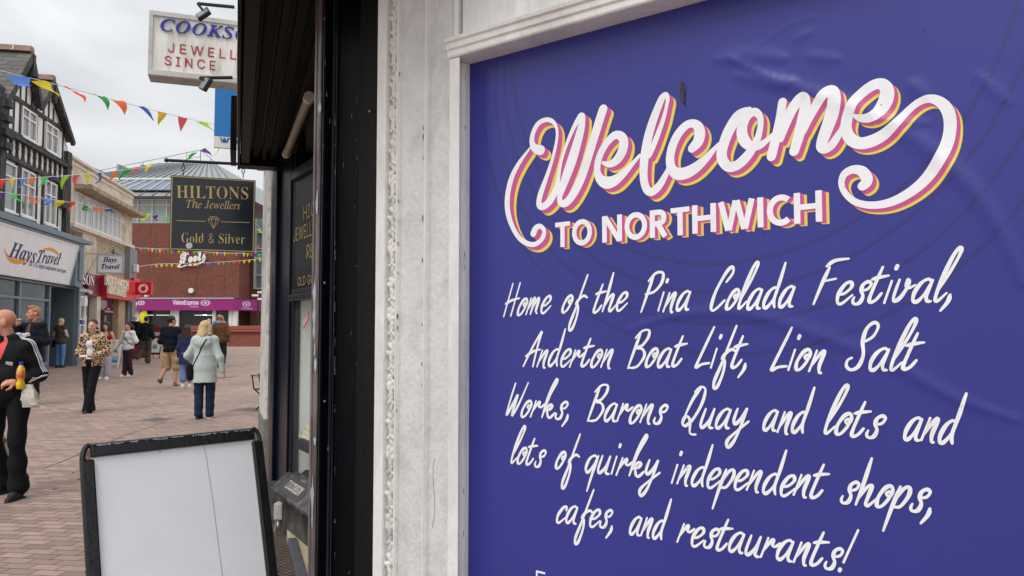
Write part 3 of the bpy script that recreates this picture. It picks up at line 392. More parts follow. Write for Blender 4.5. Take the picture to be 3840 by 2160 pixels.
each(po,'window_poster',M('poster_pale',lin(200,205,208),.7,.3,6),T); each(pb,'window_poster',M('poster_blue',lin(60,110,170),.7,.4,5),T)
mb=MB(); L.box(mb,20.8,22.2,2.62,2.68,-1.2,-.9); mb.build('tube_light',M('lamp_warm',(1,.86,.55),.5,emit=2.0),T)
# projecting travel sign
def projsign(name,lab,a,z0,z1,o0,o1,mat,F=L,thick=.08):
    t=thing(name,lab,'sign',F.P(a,z0,o0)); mb=MB(); F.box(mb,a-thick/2,a+thick/2,z0,z1,o0,o1); b=mb.build('panel',mat,t,bevel=.01); return t
PS=Fac(L.P(28.3,0,0)[:2],tuple(L.n[:2]),flip=False)   # faces the camera, perpendicular to the row
if PS.n.y>0: PS.n=-PS.n
t=projsign('hanging_sign','small square white projecting sign with navy italic lettering beside the blue grey shopfront',28.3,3.6,4.27,.42,1.26,sgn)
mb=MB(); PS.box(mb,.4,1.28,3.57,3.62,.03,.07);PS.box(mb,.4,1.28,4.25,4.3,.03,.07);PS.box(mb,.38,.43,3.6,4.27,.03,.07);PS.box(mb,1.25,1.3,3.6,4.27,.03,.07); mb.build('rim',M('grey_rim',lin(180,184,188),.5),t)
text('lettering','Hays','bital',navy,PS.mat(.045),(.6,4.0),(1.05,4.0),.18,t,bold=.002); text('lettering','Travel','bital',navy,PS.mat(.045),(.52,3.75),(1.14,3.75),.17,t,bold=.002)
mb=MB(); mb.tube([L.P(28.3,4.3,.0),L.P(28.3,4.3,.6)],.02); mb.tube([L.P(28.3,3.5,.0),L.P(28.3,3.75,.15),L.P(28.3,4.1,.3),L.P(28.3,4.28,.42)],.018); mb.build('bracket',M('bracket_cream',lin(200,196,180),.6),t)
# ------------------------------------------------------------------ cream building
crm=M('cream_concrete',lin(214,203,182),.85,.07,2.5,.2,20,dirt=lin(140,126,108),dscale=1.6,damt=.7); crm2=M('cream_paint',lin(220,212,196),.8,.04,2,dirt=lin(170,158,140),damt=.4)
stain=M('stained_concrete',lin(176,160,136),.9,.2,4,.4,20,dirt=lin(90,80,68),dscale=3.5,damt=.8)
B=thing('cream_building','cream concrete two storey building with a strip of white windows above red shop fascias','building',L.P(30,.3))
mb=MB(); L.box(mb,26.5,33.95,5.0,5.2,-.35,0); L.box(mb,26.5,27.0,5.2,6.4,-.35,0); L.box(mb,32.2,33.95,5.2,6.4,-.35,0); L.box(mb,26.5,33.95,6.4,7.4,-.35,0); L.box(mb,27.9,29.4,3.4,5.0,-.35,0); L.box(mb,29.4,33.95,3.4,5.0,-.35,-.08); L.box(mb,32.84,33.95,3.4,5.0,-.08,0); L.box(mb,26.5,33.95,3.4,7.3,-9,-.36); L.box(mb,27.98,33.95,0,3.4,-9,-2.2)
mb.build('wall',crm,B)
mb=MB(); L.box(mb,26.45,34.0,7.4,7.5,-.4,.09); L.box(mb,26.5,33.98,7.22,7.3,-.02,.03); mb.build('coping',crm2,B,bevel=.01)
mb=MB(); L.box(mb,26.9,33.95,6.42,6.6,0,.55); mb.build('canopy_ledge',stain,B,bevel=.02)
mb=MB(); L.box(mb,26.6,33.9,5.06,5.2,0,.14); mb.build('sill_band',crm2,B,bevel=.01)
curt=M('net_curtain',lin(196,206,208),.25,.1,3,spec=.7,stretch=(6,6,.3))
for a0,a1 in ((27.02,28.7),(28.8,30.4),(30.5,32.16)):
    w=window(L,a0,a1,5.24,6.36,B,3,.68,.0,.05,None,curt)
for a,z in ((27.75,6.0),(31.3,6.0)):
    P=[L.P(a,z+.28,.05),L.P(a+.45,z+.28,.05),L.P(a+.45,z-.1,.3),L.P(a,z-.1,.3)]
    op=MB(); [op.tube([P[i],P[(i+1)%4]],.025,6) for i in range(4)]; op.build('open_casement',pvc,B)
mb=MB()
for k in range(18):
    z=3.62+.078*k; mb.prism([L.P(29.42,z,-.07),L.P(29.42,z+.07,-.07),L.P(29.42,z,.0)],[L.P(32.84,z,-.07),L.P(32.84,z+.07,-.07),L.P(32.84,z,.0)][0:1]+[L.P(32.84,z+.07,-.07),L.P(32.84,z,.0)])
mb.build('louvre',M('louvre_cream',lin(222,212,186),.7,.08,4,dirt=lin(120,108,88),dscale=5,damt=.6),B)
mb=MB(); L.box(mb,31.35,31.85,3.85,4.75,.005,.04); vb=mb.build('vertical_board',M('board_grey',lin(84,84,86),.7,.5,25),B)
mb=MB(); [L.box(mb,31.42,31.78,3.9+.11*k,3.96+.11*k,.04,.045) for k in range(8)]; mb.build('faded_lettering',M('faded_white',lin(170,168,164),.7,.3,30),vb)
gryc=M('grey_cladding',lin(126,130,136),.5,.05,3)
mb=MB(); L.box(mb,32.95,34.0,.3,5.0,.0,.22); L.box(mb,33.15,33.35,.3,2.7,.22,.3); pr=mb.build('grey_pier',gryc,B,bevel=.01)
mb=MB(); L.box(mb,33.4,33.65,4.0,4.35,.22,.4); mb.build('alarm_box',pvc,pr,bevel=.03); 
burg=M('burgundy',lin(116,30,52),.4,.05,3); red=M('sign_red',lin(214,34,34),.35,.06,2); redd=M('sign_red_side',lin(190,40,30),.4)
mb=MB(); L.box(mb,27.98,29.38,2.78,3.55,0,.22); fa=mb.build('cobbler_fascia',burg,B); wl=M('letter_white',lin(238,234,230),.5); cr=M('letter_cream',lin(236,228,206),.45)
text('lettering','SON','serif',wl,L.mat(.225),A(207,714,.22),A(237,719,.22),.36,fa,bold=.004); text('lettering','ing Great People','sans',wl,L.mat(.225),A(200,731,.22),A(232,739,.22),.13,fa,bold=.004)
mb=MB(); L.box(mb,29.42,33.1,2.74,3.6,0,.42); fb=mb.build('market_fascia',red,B,bevel=.01)
Fm=lambda u,v:A(u,v,.43)
for wd,p0,p1,cp in (('NORTHWICH',(262,716),(319,729),.34),('MINI MARKET',(268,737),(314,748),.27)):
    text('lettering',wd,'sans',cr,L.mat(.43),Fm(*p0),Fm(*p1),cp,fb,bold=.012,thick=.07)
mb=MB(); L.box(mb,33.1,34.1,2.9,3.75,0,.36); mb.build('phone_shop_fascia',red,B)
mb=MB()
for a0,a1 in ((29.0,29.42),): L.box(mb,a0,a1,.2,2.78,-.1,.2)
L.box(mb,27.98,28.2,.2,2.78,-.1,.12); each(mb,'cream_pillar',crm2,B)
mb=MB(); L.box(mb,31.8,32.7,.25,2.76,-.1,.15); mb.build('stone_pillar',M('sandstone',lin(186,160,128),.85,.15,4),B)
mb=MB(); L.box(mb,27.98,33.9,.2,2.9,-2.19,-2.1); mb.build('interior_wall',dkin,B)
dpn=M('dark_shop_glass',lin(58,62,62),.07,.7,1.1,spec=.8,alpha=.6)
for a0,a1 in ((28.2,29.0),(29.42,31.8),(32.7,33.0)):
    mb=MB(); L.box(mb,a0,a1,.3,2.76,-.08,-.07); mb.build('shop_window',dpn,B)
mb=MB(); L.box(mb,30.55,30.62,.3,2.3,-.08,.0); L.box(mb,29.42,31.8,2.3,2.38,-.08,.0); L.box(mb,28.55,28.62,.3,2.76,-.08,.0); L.box(mb,29.42,31.8,.25,.5,-.1,.02); mb.build('shop_frame',M('frame_brown',lin(120,100,84),.6),B)
mb=MB()
for k in range(26):
    a=29.5+random.random()*2.2; z=.6+random.random()*1.5; L.box(mb,a,a+.2,z,z+.25,-.5-random.random()*.4,-.4)
mb.build('shelf_goods',M('goods',lin(150,90,80),.7,.8,3),B)
mb=MB(); L.box(mb,28.25,28.5,1.0,1.9,-.12,-.09); L.box(mb,30.7,31.0,.8,1.75,-.12,-.09); each(mb,'window_poster',M('poster_pale',lin(200,205,208)),B)
# projecting phone shop sign
t=projsign('hanging_sign','square red projecting sign with a round white emblem at the end of the cream building',33.4,3.03,3.58,.36,1.0,M('sign_red_lit',lin(220,20,28),.35,.05,2),thick=.22)
PV=Fac(L.P(33.4,0,0)[:2],tuple(L.n[:2])); 
if PV.n.y>0: PV.n=-PV.n
mb=MB(); ribbon(mb,[(.68,3.305,.4)],PV.mat(.115)); mb.build('emblem',wl,t)
mb=MB(); c=[(.68+.1*math.cos(a),3.29+.1*math.sin(a)) for a in [2*math.pi*k/16 for k in range(16)]]; PV.poly(mb,c,.113,.118); PV.poly(mb,[(.6,3.33),(.68,3.39),(.78,3.46),(.75,3.36),(.75,3.3)],.113,.1175); mb.build('emblem_drop',M('sign_red_lit',(1,0,0)),t)
# pennants
def pennant(lab,Y,pts,lines,att):
    p=at(pts[0][0],pts[0][1],Y); t=thing('pennant_sign',lab,'sign',p)
    a=[at(u,v,Y) for u,v in pts]; mb=MB(); mb.prism(a,[q+Vector((0,.03,0)) for q in a]); b=mb.build('panel',burg,t)
    fn=lambda x,y,o=0:at(x,y,Y-.006-o)
    for s,q0,q1,cp in lines: text('lettering',s,'serif' if len(s)<9 else 'sans',wl,lambda x,y,o=0:at(x,-y,Y-.004-o),(q0[0],-q0[1]),(q1[0],-q1[1]),cp,t,bold=.25)
    mb=MB(); mb.tube([at(*att[0],Y+.05),at(*att[1],Y+.05)],.015,6); mb.build('pole',pvc,t)
pennant('burgundy slanted pennant sign with white lettering on a white pole outside the red fascia shop',29.0,[(262,779),(264,775),(281,766),(285,772),(284,793),(262,794)],[('Dry','',''),][0:0]+[('DryC'[:3],(269,779),(277,779.5),4.6),('Cleaning',(263,785),(284,786),4.2)],((241,783),(262,776)))
pennant('burgundy slanted pennant sign listing services behind the blue grey pilaster',27.6,[(199,771),(219,762),(217,794),(199,793)],[('Key Cutting',(201,775),(214,774),2.2),('Shoe Repairs',(201,780),(214,780),2.2),('Engraving',(201,785),(213,785),2.2),('Dry Cleaning',(201,790),(213,790),2.2)],((196,770),(200,772)))
# ------------------------------------------------------------------ brick building across the end
BK=Fac((0,55),(1,0)); bz=lambda u,v,Y=55:(at(u,v,Y).x,at(u,v,Y).z)
brk=Mbrick('red_brick',lin(134,76,62),lin(100,52,44),lin(122,92,80),.23,.078,0,.9,.12,'XZ',lin(104,58,50),.2,lin(120,62,50))
brr=Mbrick('red_brick_side',lin(130,74,62),lin(110,60,50),lin(116,86,76),.23,.078,R(75),.9,.12,'XZ',lin(116,66,56),.2)
X=thing('brick_building','large dark red brick building with a purple optician fascia and a grey metal roof','building',(-24,55,.6))
mb=MB(); BK.box(mb,-40,-19.6,3.8,9.25,-6,0); BK.box(mb,-40,-19.6,3.0,3.8,-6,-.3)
for u in (372,492,560): x=at(u,600,55).x; BK.box(mb,x-.18,x+.18,3.8,9.2,-.05,.02)
mb.build('wall',brk,X)
mb=MB(); BK.box(mb,-19.58,-15,.5,9.9,-9,-2.5); mb.build('side_wall',brr,X)
mb=MB(); BK.box(mb,-17.3,-17.05,4.6,9.9,-2.5,-2.2); BK.box(mb,-19.3,-19.15,4.6,9.9,-2.5,-2.2)
for z in (4.6,5.6,6.9,7.6,8.8): BK.box(mb,-19.15,-17.3,z,z+.1,-2.5,-2.25)
BK.box(mb,-18.3,-18.2,4.7,9.9,-2.5,-2.26); mb.build('stair_window_frame',M('grey_frame',lin(170,174,176),.5),X)
mb=MB(); BK.box(mb,-19.15,-17.3,4.6,9.9,-2.49,-2.4); mb.build('stair_window',M('blue_glass',lin(100,116,124),.08,.4,1,spec=.8),X)
gfr=M('glazing_frame',lin(196,200,198),.5); gpn=M('pale_glazing',lin(150,164,158),.15,.15,2,spec=.7,stretch=(8,1,.4))
mb=MB(); BK.box(mb,-36,-19.8,9.25,11.05,-1.2,-.6); gl=mb.build('clerestory',gpn,X)
mb=MB()
for k in range(16): BK.box(mb,-35.7+k*1.05,-35.6+k*1.05,9.25,11.05,-.6,-.5)
for z in (9.25,10.6,11.0): BK.box(mb,-36,-19.8,z,z+.1,-.6,-.52)
mb.build('glazing_bar',gfr,gl)
metal=M('zinc_roof',lin(150,155,158),.6,.08,2,dirt=lin(92,97,100),damt=.4)
mb=MB(); b0=[(-38,54.6,11.15),(-19.2,54.6,11.15),(-19.2,80,11.15),(-38,80,11.15)]; t0=[(-28.4,61.5,15.0),(-24.0,61.5,15.0),(-24.0,74,15.0),(-28.4,74,15.0)]
mb.prism([Vector(p) for p in b0],[Vector(p) for p in t0]); rf=mb.build('roof',metal,X)
mb=MB()
for k in range(21):
    f=k/20; p=Vector(b0[0]).lerp(Vector(b0[1]),f); q=Vector(t0[0]).lerp(Vector(t0[1]),f); mb.tube([p+Vector((0,-.03,.03)),q+Vector((0,-.03,.03))],.05,4)
for k in range(12):
    f=k/11; p=Vector(b0[3]).lerp(Vector(b0[0]),f); q=Vector(t0[3]).lerp(Vector(t0[0]),f); mb.tube([p+Vector((-.03,0,.03)),q+Vector((-.03,0,.03))],.05,4)
mb.build('standing_seam',M('zinc_seam',lin(118,123,127),.6),rf)
def onroof(f,h): return Vector(b0[0]).lerp(Vector(b0[1]),f).lerp(Vector(t0[0]).lerp(Vector(t0[1]),f),h)+Vector((0,-.12,.1))
mb=MB(); q=[onroof(.18,.1),onroof(.82,.1),onroof(.82,.36),onroof(.18,.36)]; mb.prism(q,[p+Vector((0,-.05,.06)) for p in q]); sk=mb.build('skylight',M('skylight_glass',lin(104,114,132),.3,.1,1,spec=.3),rf)
mb=MB()
for k in range(14): f=.18+.64*k/13; mb.tube([onroof(f,.09)+Vector((0,-.07,.08)),onroof(f,.37)+Vector((0,-.07,.08))],.05,4)
mb.tube([onroof(.17,.38)+Vector((0,-.05,.1)),onroof(.83,.38)+Vector((0,-.05,.1))],.14,6); mb.build('skylight_bar',gfr,sk)
mb=MB(); rl=[at(u,v,62) for u,v in ((215,436),(245,430),(300,419),(360,407),(420,395),(470,384),(505,377))]
mb.tube(rl,.035,5); mb.tube([p-Vector((0,0,.55)) for p in rl],.025,5)
for p in rl: mb.tube([p,p-Vector((0,0,1.3))],.03,5)
r2=[at(u,v,62) for u,v in ((505,377),(530,398),(548,416),(568,436))]; mb.tube(r2,.035,5)
for p in r2: mb.tube([p,p-Vector((0,0,1.2))],.03,5)
mb.build('roof_railing',M('rail_grey',lin(160,164,168),.4,metal=.5),X)
mb=MB(); [mb.box(at(u,400,62).x-.1,at(u,400,62).x+.1,61.8,66,13.0,15.02) for u in (215,300,360,420)]; each(mb,'parapet_post',metal,X)
pur=M('purple_fascia',lin(150,32,120),.4,.04,2)
mb=MB(); BK.box(mb,-33,-19.9,2.95,3.75,0,.35); mb.prism([Vector((-19.9,54.65,2.95)),Vector((-19.9,54.65,3.75)),Vector((-19.9,55.4,3.75)),Vector((-19.9,55.4,2.95))],[Vector((-18.5,56.4,2.95)),Vector((-18.5,56.4,3.75)),Vector((-18.5,57.2,3.75)),Vector((-18.5,57.2,2.95))])
pf=mb.build('optician_fascia',pur,X)
mb=MB(); BK.box(mb,-33,-19.85,3.75,3.86,0,.4); mb.build('fascia_capping',M('lead_grey',lin(170,160,170),.6),X)
V=BK.mat(.36); vw=M('logo_pale',lin(244,224,240),.5)
text('lettering','VisionExpress','sans',vw,V,bz(435,766,54.65),bz(500,766,54.65),.3,pf,bold=.012); text('lettering','Opticians','sans',vw,V,bz(479,773,54.65),bz(500,773,54.65),.12,pf)
text('lettering','ess','sans',vw,V,bz(333,768,54.65),bz(345,768,54.65),.28,pf,bold=.012); text('lettering','opticians','sans',vw,V,bz(333,774,54.65),bz(345,774,54.65),.1,pf)
def eye(mb,fn,cx,cy,w):
    for k in range(17):
        a=math.pi*(k/16)*1.0; 
        for sgnv in (1,-1):
            x0,y0=cx+.5*w*.55*math.cos(a),cy+sgnv*.5*w*.36*math.sin(a); x1,y1=cx+.5*w*math.cos(a),cy+sgnv*.5*w*.62*math.sin(a); ribbon(mb,[(x0,y0,.02),(x1,y1,.02)],fn,.0,.0002,3)
    ribbon(mb,[(cx,cy,.22*w)],fn)
mb=MB(); c=bz(517,762,54.65); eye(mb,V,c[0],c[1],.72); c=bz(355,762,54.65); eye(mb,V,c[0],c[1],.55); mb.build('eye_logo',vw,pf)
G2=Fac((-19.9,54.65),(1.4,1.75)); mb=MB(); eye(mb,G2.mat(.02 if G2.n.y<0 else .02),1.1,3.42,.7); mb.build('eye_logo',vw,pf)
text('lettering','VisionExpress','sans',vw,G2.mat(.02),(.7,3.06),(1.6,3.06),.12,pf)
mb=MB()
for u0,u1 in ((428,436),(436.5,449),(534,542),(575,583),(584,596),(330,350),):
    x0=at(u0,800,55).x;x1=at(u1,800,55).x; BK.box(mb,x0,x1,.4,2.95,-.3,.0)
each(mb,'white_column',M('column_white',lin(226,224,226),.6,.04,2),X)
mb=MB(); BK.box(mb,-33,-19.9,.3,2.9,-.25,-.2); mb.build('shop_window',M('optician_glass',lin(48,42,42),.06,.8,.9,spec=.7,alpha=.55),X)
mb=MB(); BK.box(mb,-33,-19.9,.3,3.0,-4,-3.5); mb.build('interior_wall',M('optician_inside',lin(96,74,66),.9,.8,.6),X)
mb=MB(); [BK.box(mb,at(u,780,56).x,at(u,780,56).x+.9,2.62,2.68,-2,-1.8) for u in (478,500,380,340)]; each(mb,'ceiling_strip_light',M('lamp_cool',(1,.95,.85),.5,emit=3.0),X)
mb=MB(); [BK.box(mb,at(u,800,55.5).x,at(u,800,55.5).x+.5,.5,1.1+random.random()*.7,-1.4,-1.0) for u in (352,365,378,392,400,460,480,505,546,556)]; each(mb,'display_stand',M('displays',lin(130,110,90),.7,.9,2.2),X)
mb=MB(); mb.ell((at(362,797,54.9).x,54.85,at(362,797,54.9).z),(.32,.12,.5)); mb.ell((at(366,775,54.9).x,54.85,at(366,786,54.9).z),(.16,.12,.2)); mb.build('yellow_display',M('display_yellow',lin(226,214,44),.6),X,True)
def bo(x,y,o=0): return BK.P(x,y,.16+o)
bs=thing('wall_lettering','large white script lettering fixed high on the dark red brick wall','sign',(-23,54.8,5.9))
text('lettering','Boots','scr',wl,bo,bz(452,664,54.8),bz(519,653,54.8),.85,bs,bold=.035,thick=.06)
mb=MB(); ribbon(mb,[(*bz(u,v,54.8),w*.0284) for u,v,w in crv([(463,655,3),(456,664,3.5),(449,668,4),(449,671,4),(457,671,3.5),(470,667,3.5),(488,666,4.5),(505,661,4.5),(514,655,3.5),(516,648,2)],5)],bo,.05); mb.build('flourish',wl,bs)
mb=MB(); c=at(481,731,54.9); mb.add([(c.x+.2*math.cos(k*math.pi/3),54.8,c.z+.2*math.sin(k*math.pi/3)) for k in range(6)]+[(c.x+.2*math.cos(k*math.pi/3),55,c.z+.2*math.sin(k*math.pi/3)) for k in range(6)],[tuple(range(6)),tuple(range(6,12))]+[(k,(k+1)%6,6+(k+1)%6,6+k) for k in range(6)])
tag(mb.build('alarm_box',pvc),'white hexagonal alarm box on the brick wall above the purple fascia','alarm box')
mb=MB(); c=at(371,743,54.9); mb.box(c.x-.1,c.x+.1,54.6,55,c.z-.12,c.z+.12); tag(mb.build('security_light',pvc,bevel=.02),'small white security light on the brick wall near the red projecting sign','light')
# low brick wall and finger post
lw=Mbrick('low_wall_brick',lin(150,82,70),lin(130,66,56),lin(140,100,88),.23,.078,0,.9,.12,'XZ',None,.3)
t=thing('brick_wall','low red brick wall with a rounded coping right of the man in the brown jacket','wall',(-15.5,44,.62))
mb=MB(); mb.box(-18.5,-13.9,43.9,44.5,.3,1.42); mb.build('brickwork',lw,t); mb=MB(); mb.box(-18.5,-13.8,43.75,44.6,1.42,1.54); mb.box(-18.5,-13.8,43.85,44.5,1.54,1.78); mb.build('coping',M('brick_coping',lin(150,84,72),.85,.2,6),t,bevel=.04)
p=ground(647,868); t=thing('finger_post','black cast iron street post with white direction fingers by the brick wall','signpost',p); bkm=M('black_gloss',lin(24,25,27),.35,.2,10)
mb=MB(); k=.9; mb.lathe([(.16,0),(.16,.15),(.12,.2),(.1,.9),(.13,.95),(.13,1.05),(.07,1.1),(.055,2.4),(.05,2.75),(.02,2.9)],p,10); mb.build('post',bkm,t,True)
mb=MB()
for u0,u1,v,dv in ((648,665,735,4),(634,650,743,4),(648,664,752,4)):
    a=at(u0,v,p.y-.06); b=at(u1,v+1,p.y-.06); mb.box(min(a.x,b.x),max(a.x,b.x),p.y-.1,p.y-.03,a.z-.06,a.z+.06)
each(mb,'direction_finger',M('finger_white',lin(225,225,215),.5),t)
# ================================================================== WHITE SHOPFRONT AND THE POSTER
B2=Fac((-.147,2.4),(.8,-.6)); BQ=B2.az
def wpaint(name,base,dirt,ds,dm,streak=(1,1,.35)):
    m=M(name,lin(*base),.5,.04,5,.25,60,dirt=lin(*dirt),dscale=ds,damt=dm,stretch=streak); return m
wp=wpaint('white_gloss_paint',(232,232,230),(150,147,142),5,.4); wp2=wpaint('grey_weathered_paint',(216,216,214),(160,158,154),9,.42,(1,1,.7)); wp3=wpaint('dirty_white_paint',(222,220,214),(120,114,106),9,.7,(1,1,.6))
# crackle and pale scuffs on the flat of the pilaster
_n,_l=nt(wp2); _b=_n['Principled BSDF']; _src=_b.inputs['Base Color'].links[0].from_socket
_tc=_n.new('ShaderNodeTexCoord'); _w=_n.new('ShaderNodeTexNoise'); _w.inputs['Scale'].default_value=13; _w.inputs['Detail'].default_value=3; _w.inputs['Distortion'].default_value=1.6; _l.new(_tc.outputs['Object'],_w.inputs['Vector'])
_r=_n.new('ShaderNodeValToRGB'); _e=_r.color_ramp.elements; _e[0].position=.485; _e[0].color=(0,0,0,1); _e[1].position=.5; _e[1].color=(.55,.55,.55,1); _x=_e.new(.515); _x.color=(0,0,0,1)
_l.new(_w.outputs['Fac'],_r.inputs[0]); _m=_n.new('ShaderNodeMix'); _m.data_type='RGBA'; _l.new(_r.outputs[0],_m.inputs[0]); _l.new(_src,_m.inputs[6]); _m.inputs[7].default_value=(*lin(226,228,230),1); _l.new(_m.outputs[2],_b.inputs['Base Color'])
WS=thing('white_shopfront','weathered white painted timber shopfront with a carved pilaster framing the welcome poster','shopfront',B2.P(0,0))
su=lambda u,o=.064:BQ(u,832,o)[0] if u<1163 else BQ(u,832,.02)[0]
def prof(name,pts,z0,z1,mat,bev=.004):
    mb=MB(); a=[B2.P(s,z0,o) for s,o in pts]; b=[B2.P(s,z1,o) for s,o in pts]; mb.prism(a,b); return mb.build(name,mat,WS,bevel=bev)
s=[su(u) for u in (944,969,972,992,995,1003,1006,1062,1066,1074,1078,1130,1133,1160,1163,1170)]
prof('pilaster',[(s[0],-.3),(s[0],.06),(s[0]+.004,.066),(s[1],.066),(s[2],.046),(s[3],.046),(s[4],.07),(s[5],.07),(s[6],.058),(s[7],.056),(s[8],.068),(s[9],.068),(s[10],.052),(s[11],.052),(s[11],-.3)],-.05,3.1,wp2)
prof('pilaster_edge',[(s[0]-.0015,-.29),(s[0]-.0015,.064),(s[0]+.004,.0685),(s[1]-.001,.0685),(s[1]-.001,.02)],-.04,3.09,wp,.002)
prof('architrave',[(s[11]+.001,-.3),(s[11]+.001,.068),(s[12],.074),(s[13],.074),(s[14],.066),(s[14]+.002,.03),(s[15]-.001,.02),(s[15]-.001,-.3)],-.05,B2.az(1121,149,.08)[1]-.001,wp,.003)
mb=MB()   # bead lines
for u,w,o in ((999,.004,.071),(1070,.004,.069)): mb.tube([B2.P(su(u),-.05,o-.001),B2.P(su(u),3.1,o-.001)],w,8)
mb.build('bead',wp,WS,True)
# carved foliage running up the channel
mb=MB(); rr=random.Random(3); sc_=(s[2]+s[3])/2; z=-.05; k=0
while z<3.1:
    sd=1 if k%2 else -1
    R_=lambda a:Matrix.Rotation(a,3,B2.n)
    for q,(dx,dz,an,ln,wd) in enumerate(((0,0,.5,.03,.010),(.009,.022,-.35,.026,.009),(-.006,.04,.9,.024,.009),(.012,.05,.1,.02,.008),(-.012,.02,1.2,.018,.008),(.0,.07,-.6,.024,.008))):
        c=B2.P(sc_+sd*dx*1.15,z+dz+rr.uniform(-.004,.004),.053+.003*math.sin(q*2.1)); mb.ell(c,(wd*1.15,.0095,ln*.5*1.5),8,6,rot=R_(sd*an+rr.uniform(-.2,.2)))
    for dx,dz,r in ((.012,.082,.0075),(.0,.09,.008),(-.011,.084,.007),(.004,.1,.006)): mb.ell(B2.P(sc_+sd*dx,z+dz,.056),(r,r,r),8,6)
    mb.tube([B2.P(sc_-sd*.012,z,.05),B2.P(sc_+sd*.004,z+.05,.052),B2.P(sc_-sd*.008,z+.115,.05)],.0045,6)
    z+=.112; k+=1
o=mb.build('carved_foliage',wp3,WS,True); o.modifiers.new('remesh','REMESH').voxel_size=.0026; o.modifiers['remesh'].mode='VOXEL'
sm=o.modifiers.new('smooth','SMOOTH'); sm.iterations=2; sm.factor=.5
mb=MB(); lz=2.372
lb0=B2.az(1121,149,.08)[1]; lt0=B2.az(1121,96,.09)[1]; lh=lt0-lb0; prl=[(-.02,lb0),(.076,lb0),(.08,lb0+.005),(.08,lb0+lh*.36),(.086,lb0+lh*.42),(.087,lb0+lh*.7),(.093,lb0+lh*.76),(.095,lb0+lh*.96),(.06,lt0),(-.02,lt0)]
a0=B2.az(1122,120,.085)[0]; mb.prism([B2.P(a0,z,o) for o,z in prl],[B2.P(3.2,z,o) for o,z in prl]); mb.build('lintel',wp,WS,bevel=.002)
mb=MB(); B2.box(mb,s[12]+.002,s[15]-.002,lt0+.002,3.1,-.3,.06); B2.box(mb,s[15]+.01,3.2,lt0+.002,3.1,-.3,.05); mb.build('frieze',wp,WS,bevel=.003)
mb=MB(); B2.box(mb,s[15]-.0015,s[15]+.0095,lt0+.002,3.1,-.3,.02); mb.build('joint_gap',dk,WS)
mb=MB(); B2.box(mb,s[11],3.2,-.1,.3,-.3,.03); B2.box(mb,s[15]+.002,3.2,.3,2.367,-.3,-.014); mb.build('backing_board',wp,WS)
mb=MB(); B2.box(mb,-.42,4.5,3.1,8.5,-5,-.02); B2.box(mb,-.42,4.5,0,3.1,-5,-.31); mb.build('upper_wall',M('white_render',(1,1,1)),WS)
mb=MB(); cr_=[BQ(u,v) for u,v in crv([(1122,1148),(1118,1170),(1119,1210),(1122,1250),(1121,1290),(1116,1320)],6)]; ribbon(mb,[(a,z,.0012) for a,z in cr_],B2.mat(.0525)); mb.build('crack',dk,WS)
mb=MB(); rr=random.Random(9)   # bare spots along the edges
for _ in range(110):
    e=rr.choice((s[15]-.004,s[15]-.004,s[15]-.004,s[11]-.001,s[11]-.001,s[8]-.002,s[5]+.002,s[15]-.004)); z=rr.uniform(.4,2.35); w=rr.uniform(.0012,.0042)*rr.choice((1,1,1.6)); o={0:.053,1:.0685,2:.0705,3:.0205}[(s[11]-.001,s[8]-.002,s[5]+.002,s[15]-.004).index(e)]
    mb.add([B2.P(e+rr.uniform(-1,1)*w,z+w*3*math.sin(q)+rr.uniform(-.4,.4)*w,o+.0012) if 0 else B2.P(e+w*.6*math.cos(q)*rr.uniform(.6,1.2),z+w*2.2*math.sin(q)*rr.uniform(.6,1.2),o+.0015) for q in [i*math.pi/4 for i in range(8)]],[tuple(range(8))])
mb.build('paint_chip',M('bare_grey',lin(84,78,72),.9,.3,60),WS)
# ---------------------------------------------------------------- poster
pm=M('poster_blue_violet',lin(50,54,140),.42,.06,1.4,.02,220,spec=.45,coat=.06)
PO=thing('welcome_poster','large blue violet welcome poster with white script lettering and pink and yellow edges','poster',B2.P(.0,.3))
NX,NZ=150,150; s0,s1,z0,z1=.001,2.2,.3,2.364; mb=MB()
ridges=[([(1500,230),(1690,205),(1850,150)],.5,.006),([(1830,145),(1960,205),(2150,270),(2300,350),(2440,470),(2520,590),(2576,720)],2.2,.02),([(1800,150),(1880,140),(1980,148)],1.6,.02),([(1850,190),(1950,210),(2000,205)],1.6,.016),([(1580,830),(1720,790),(1880,790),(2050,840),(2250,920),(2400,1000),(2570,1060)],1.7,.016),([(1450,190),(1500,150),(1530,120)],.5,.006),([(1640,685),(1710,655)],.6,.005),([(2000,100),(2040,80)],1,.01),([(2030,140),(2110,150)],1.2,.012),([(2290,210),(2330,240)],1.5,.016),([(2460,190),(2540,260)],1.2,.012),([(1900,120),(1990,60),(2060,40)],.6,.006),([(2200,300),(2330,310)],1.4,.012)]
RP=[]
for pts,am,wd in ridges:
    c=crv([BQ(u,v) for u,v in pts],8) if len(pts)>2 else [BQ(*p) for p in pts]
    c=[(c[0][0]+(c[1][0]-c[0][0])*k/6,c[0][1]+(c[1][1]-c[0][1])*k/6) for k in range(7)] if len(c)==2 else c
    RP.append((np.array(c),am,wd))
GS=np.linspace(s0,s1,NX*2); GZ=np.linspace(z0,z1,NZ*2); S_,Z_=np.meshgrid(GS,GZ); Hh=.0012*np.sin(S_*3.1+1)*np.sin(Z_*2.7)+.0006*np.sin(S_*9+Z_*4)
for c,am,wd in RP:
    dm=np.full(S_.shape,9.0)
    for i,(x,y) in enumerate(c):
        tap=math.sin(math.pi*(i+.5)/len(c))**.5; dm=np.minimum(dm,np.hypot(S_-x,Z_-y)/max(tap,.2))
    Hh+=am*.0021*np.exp(-(dm/wd)**2)
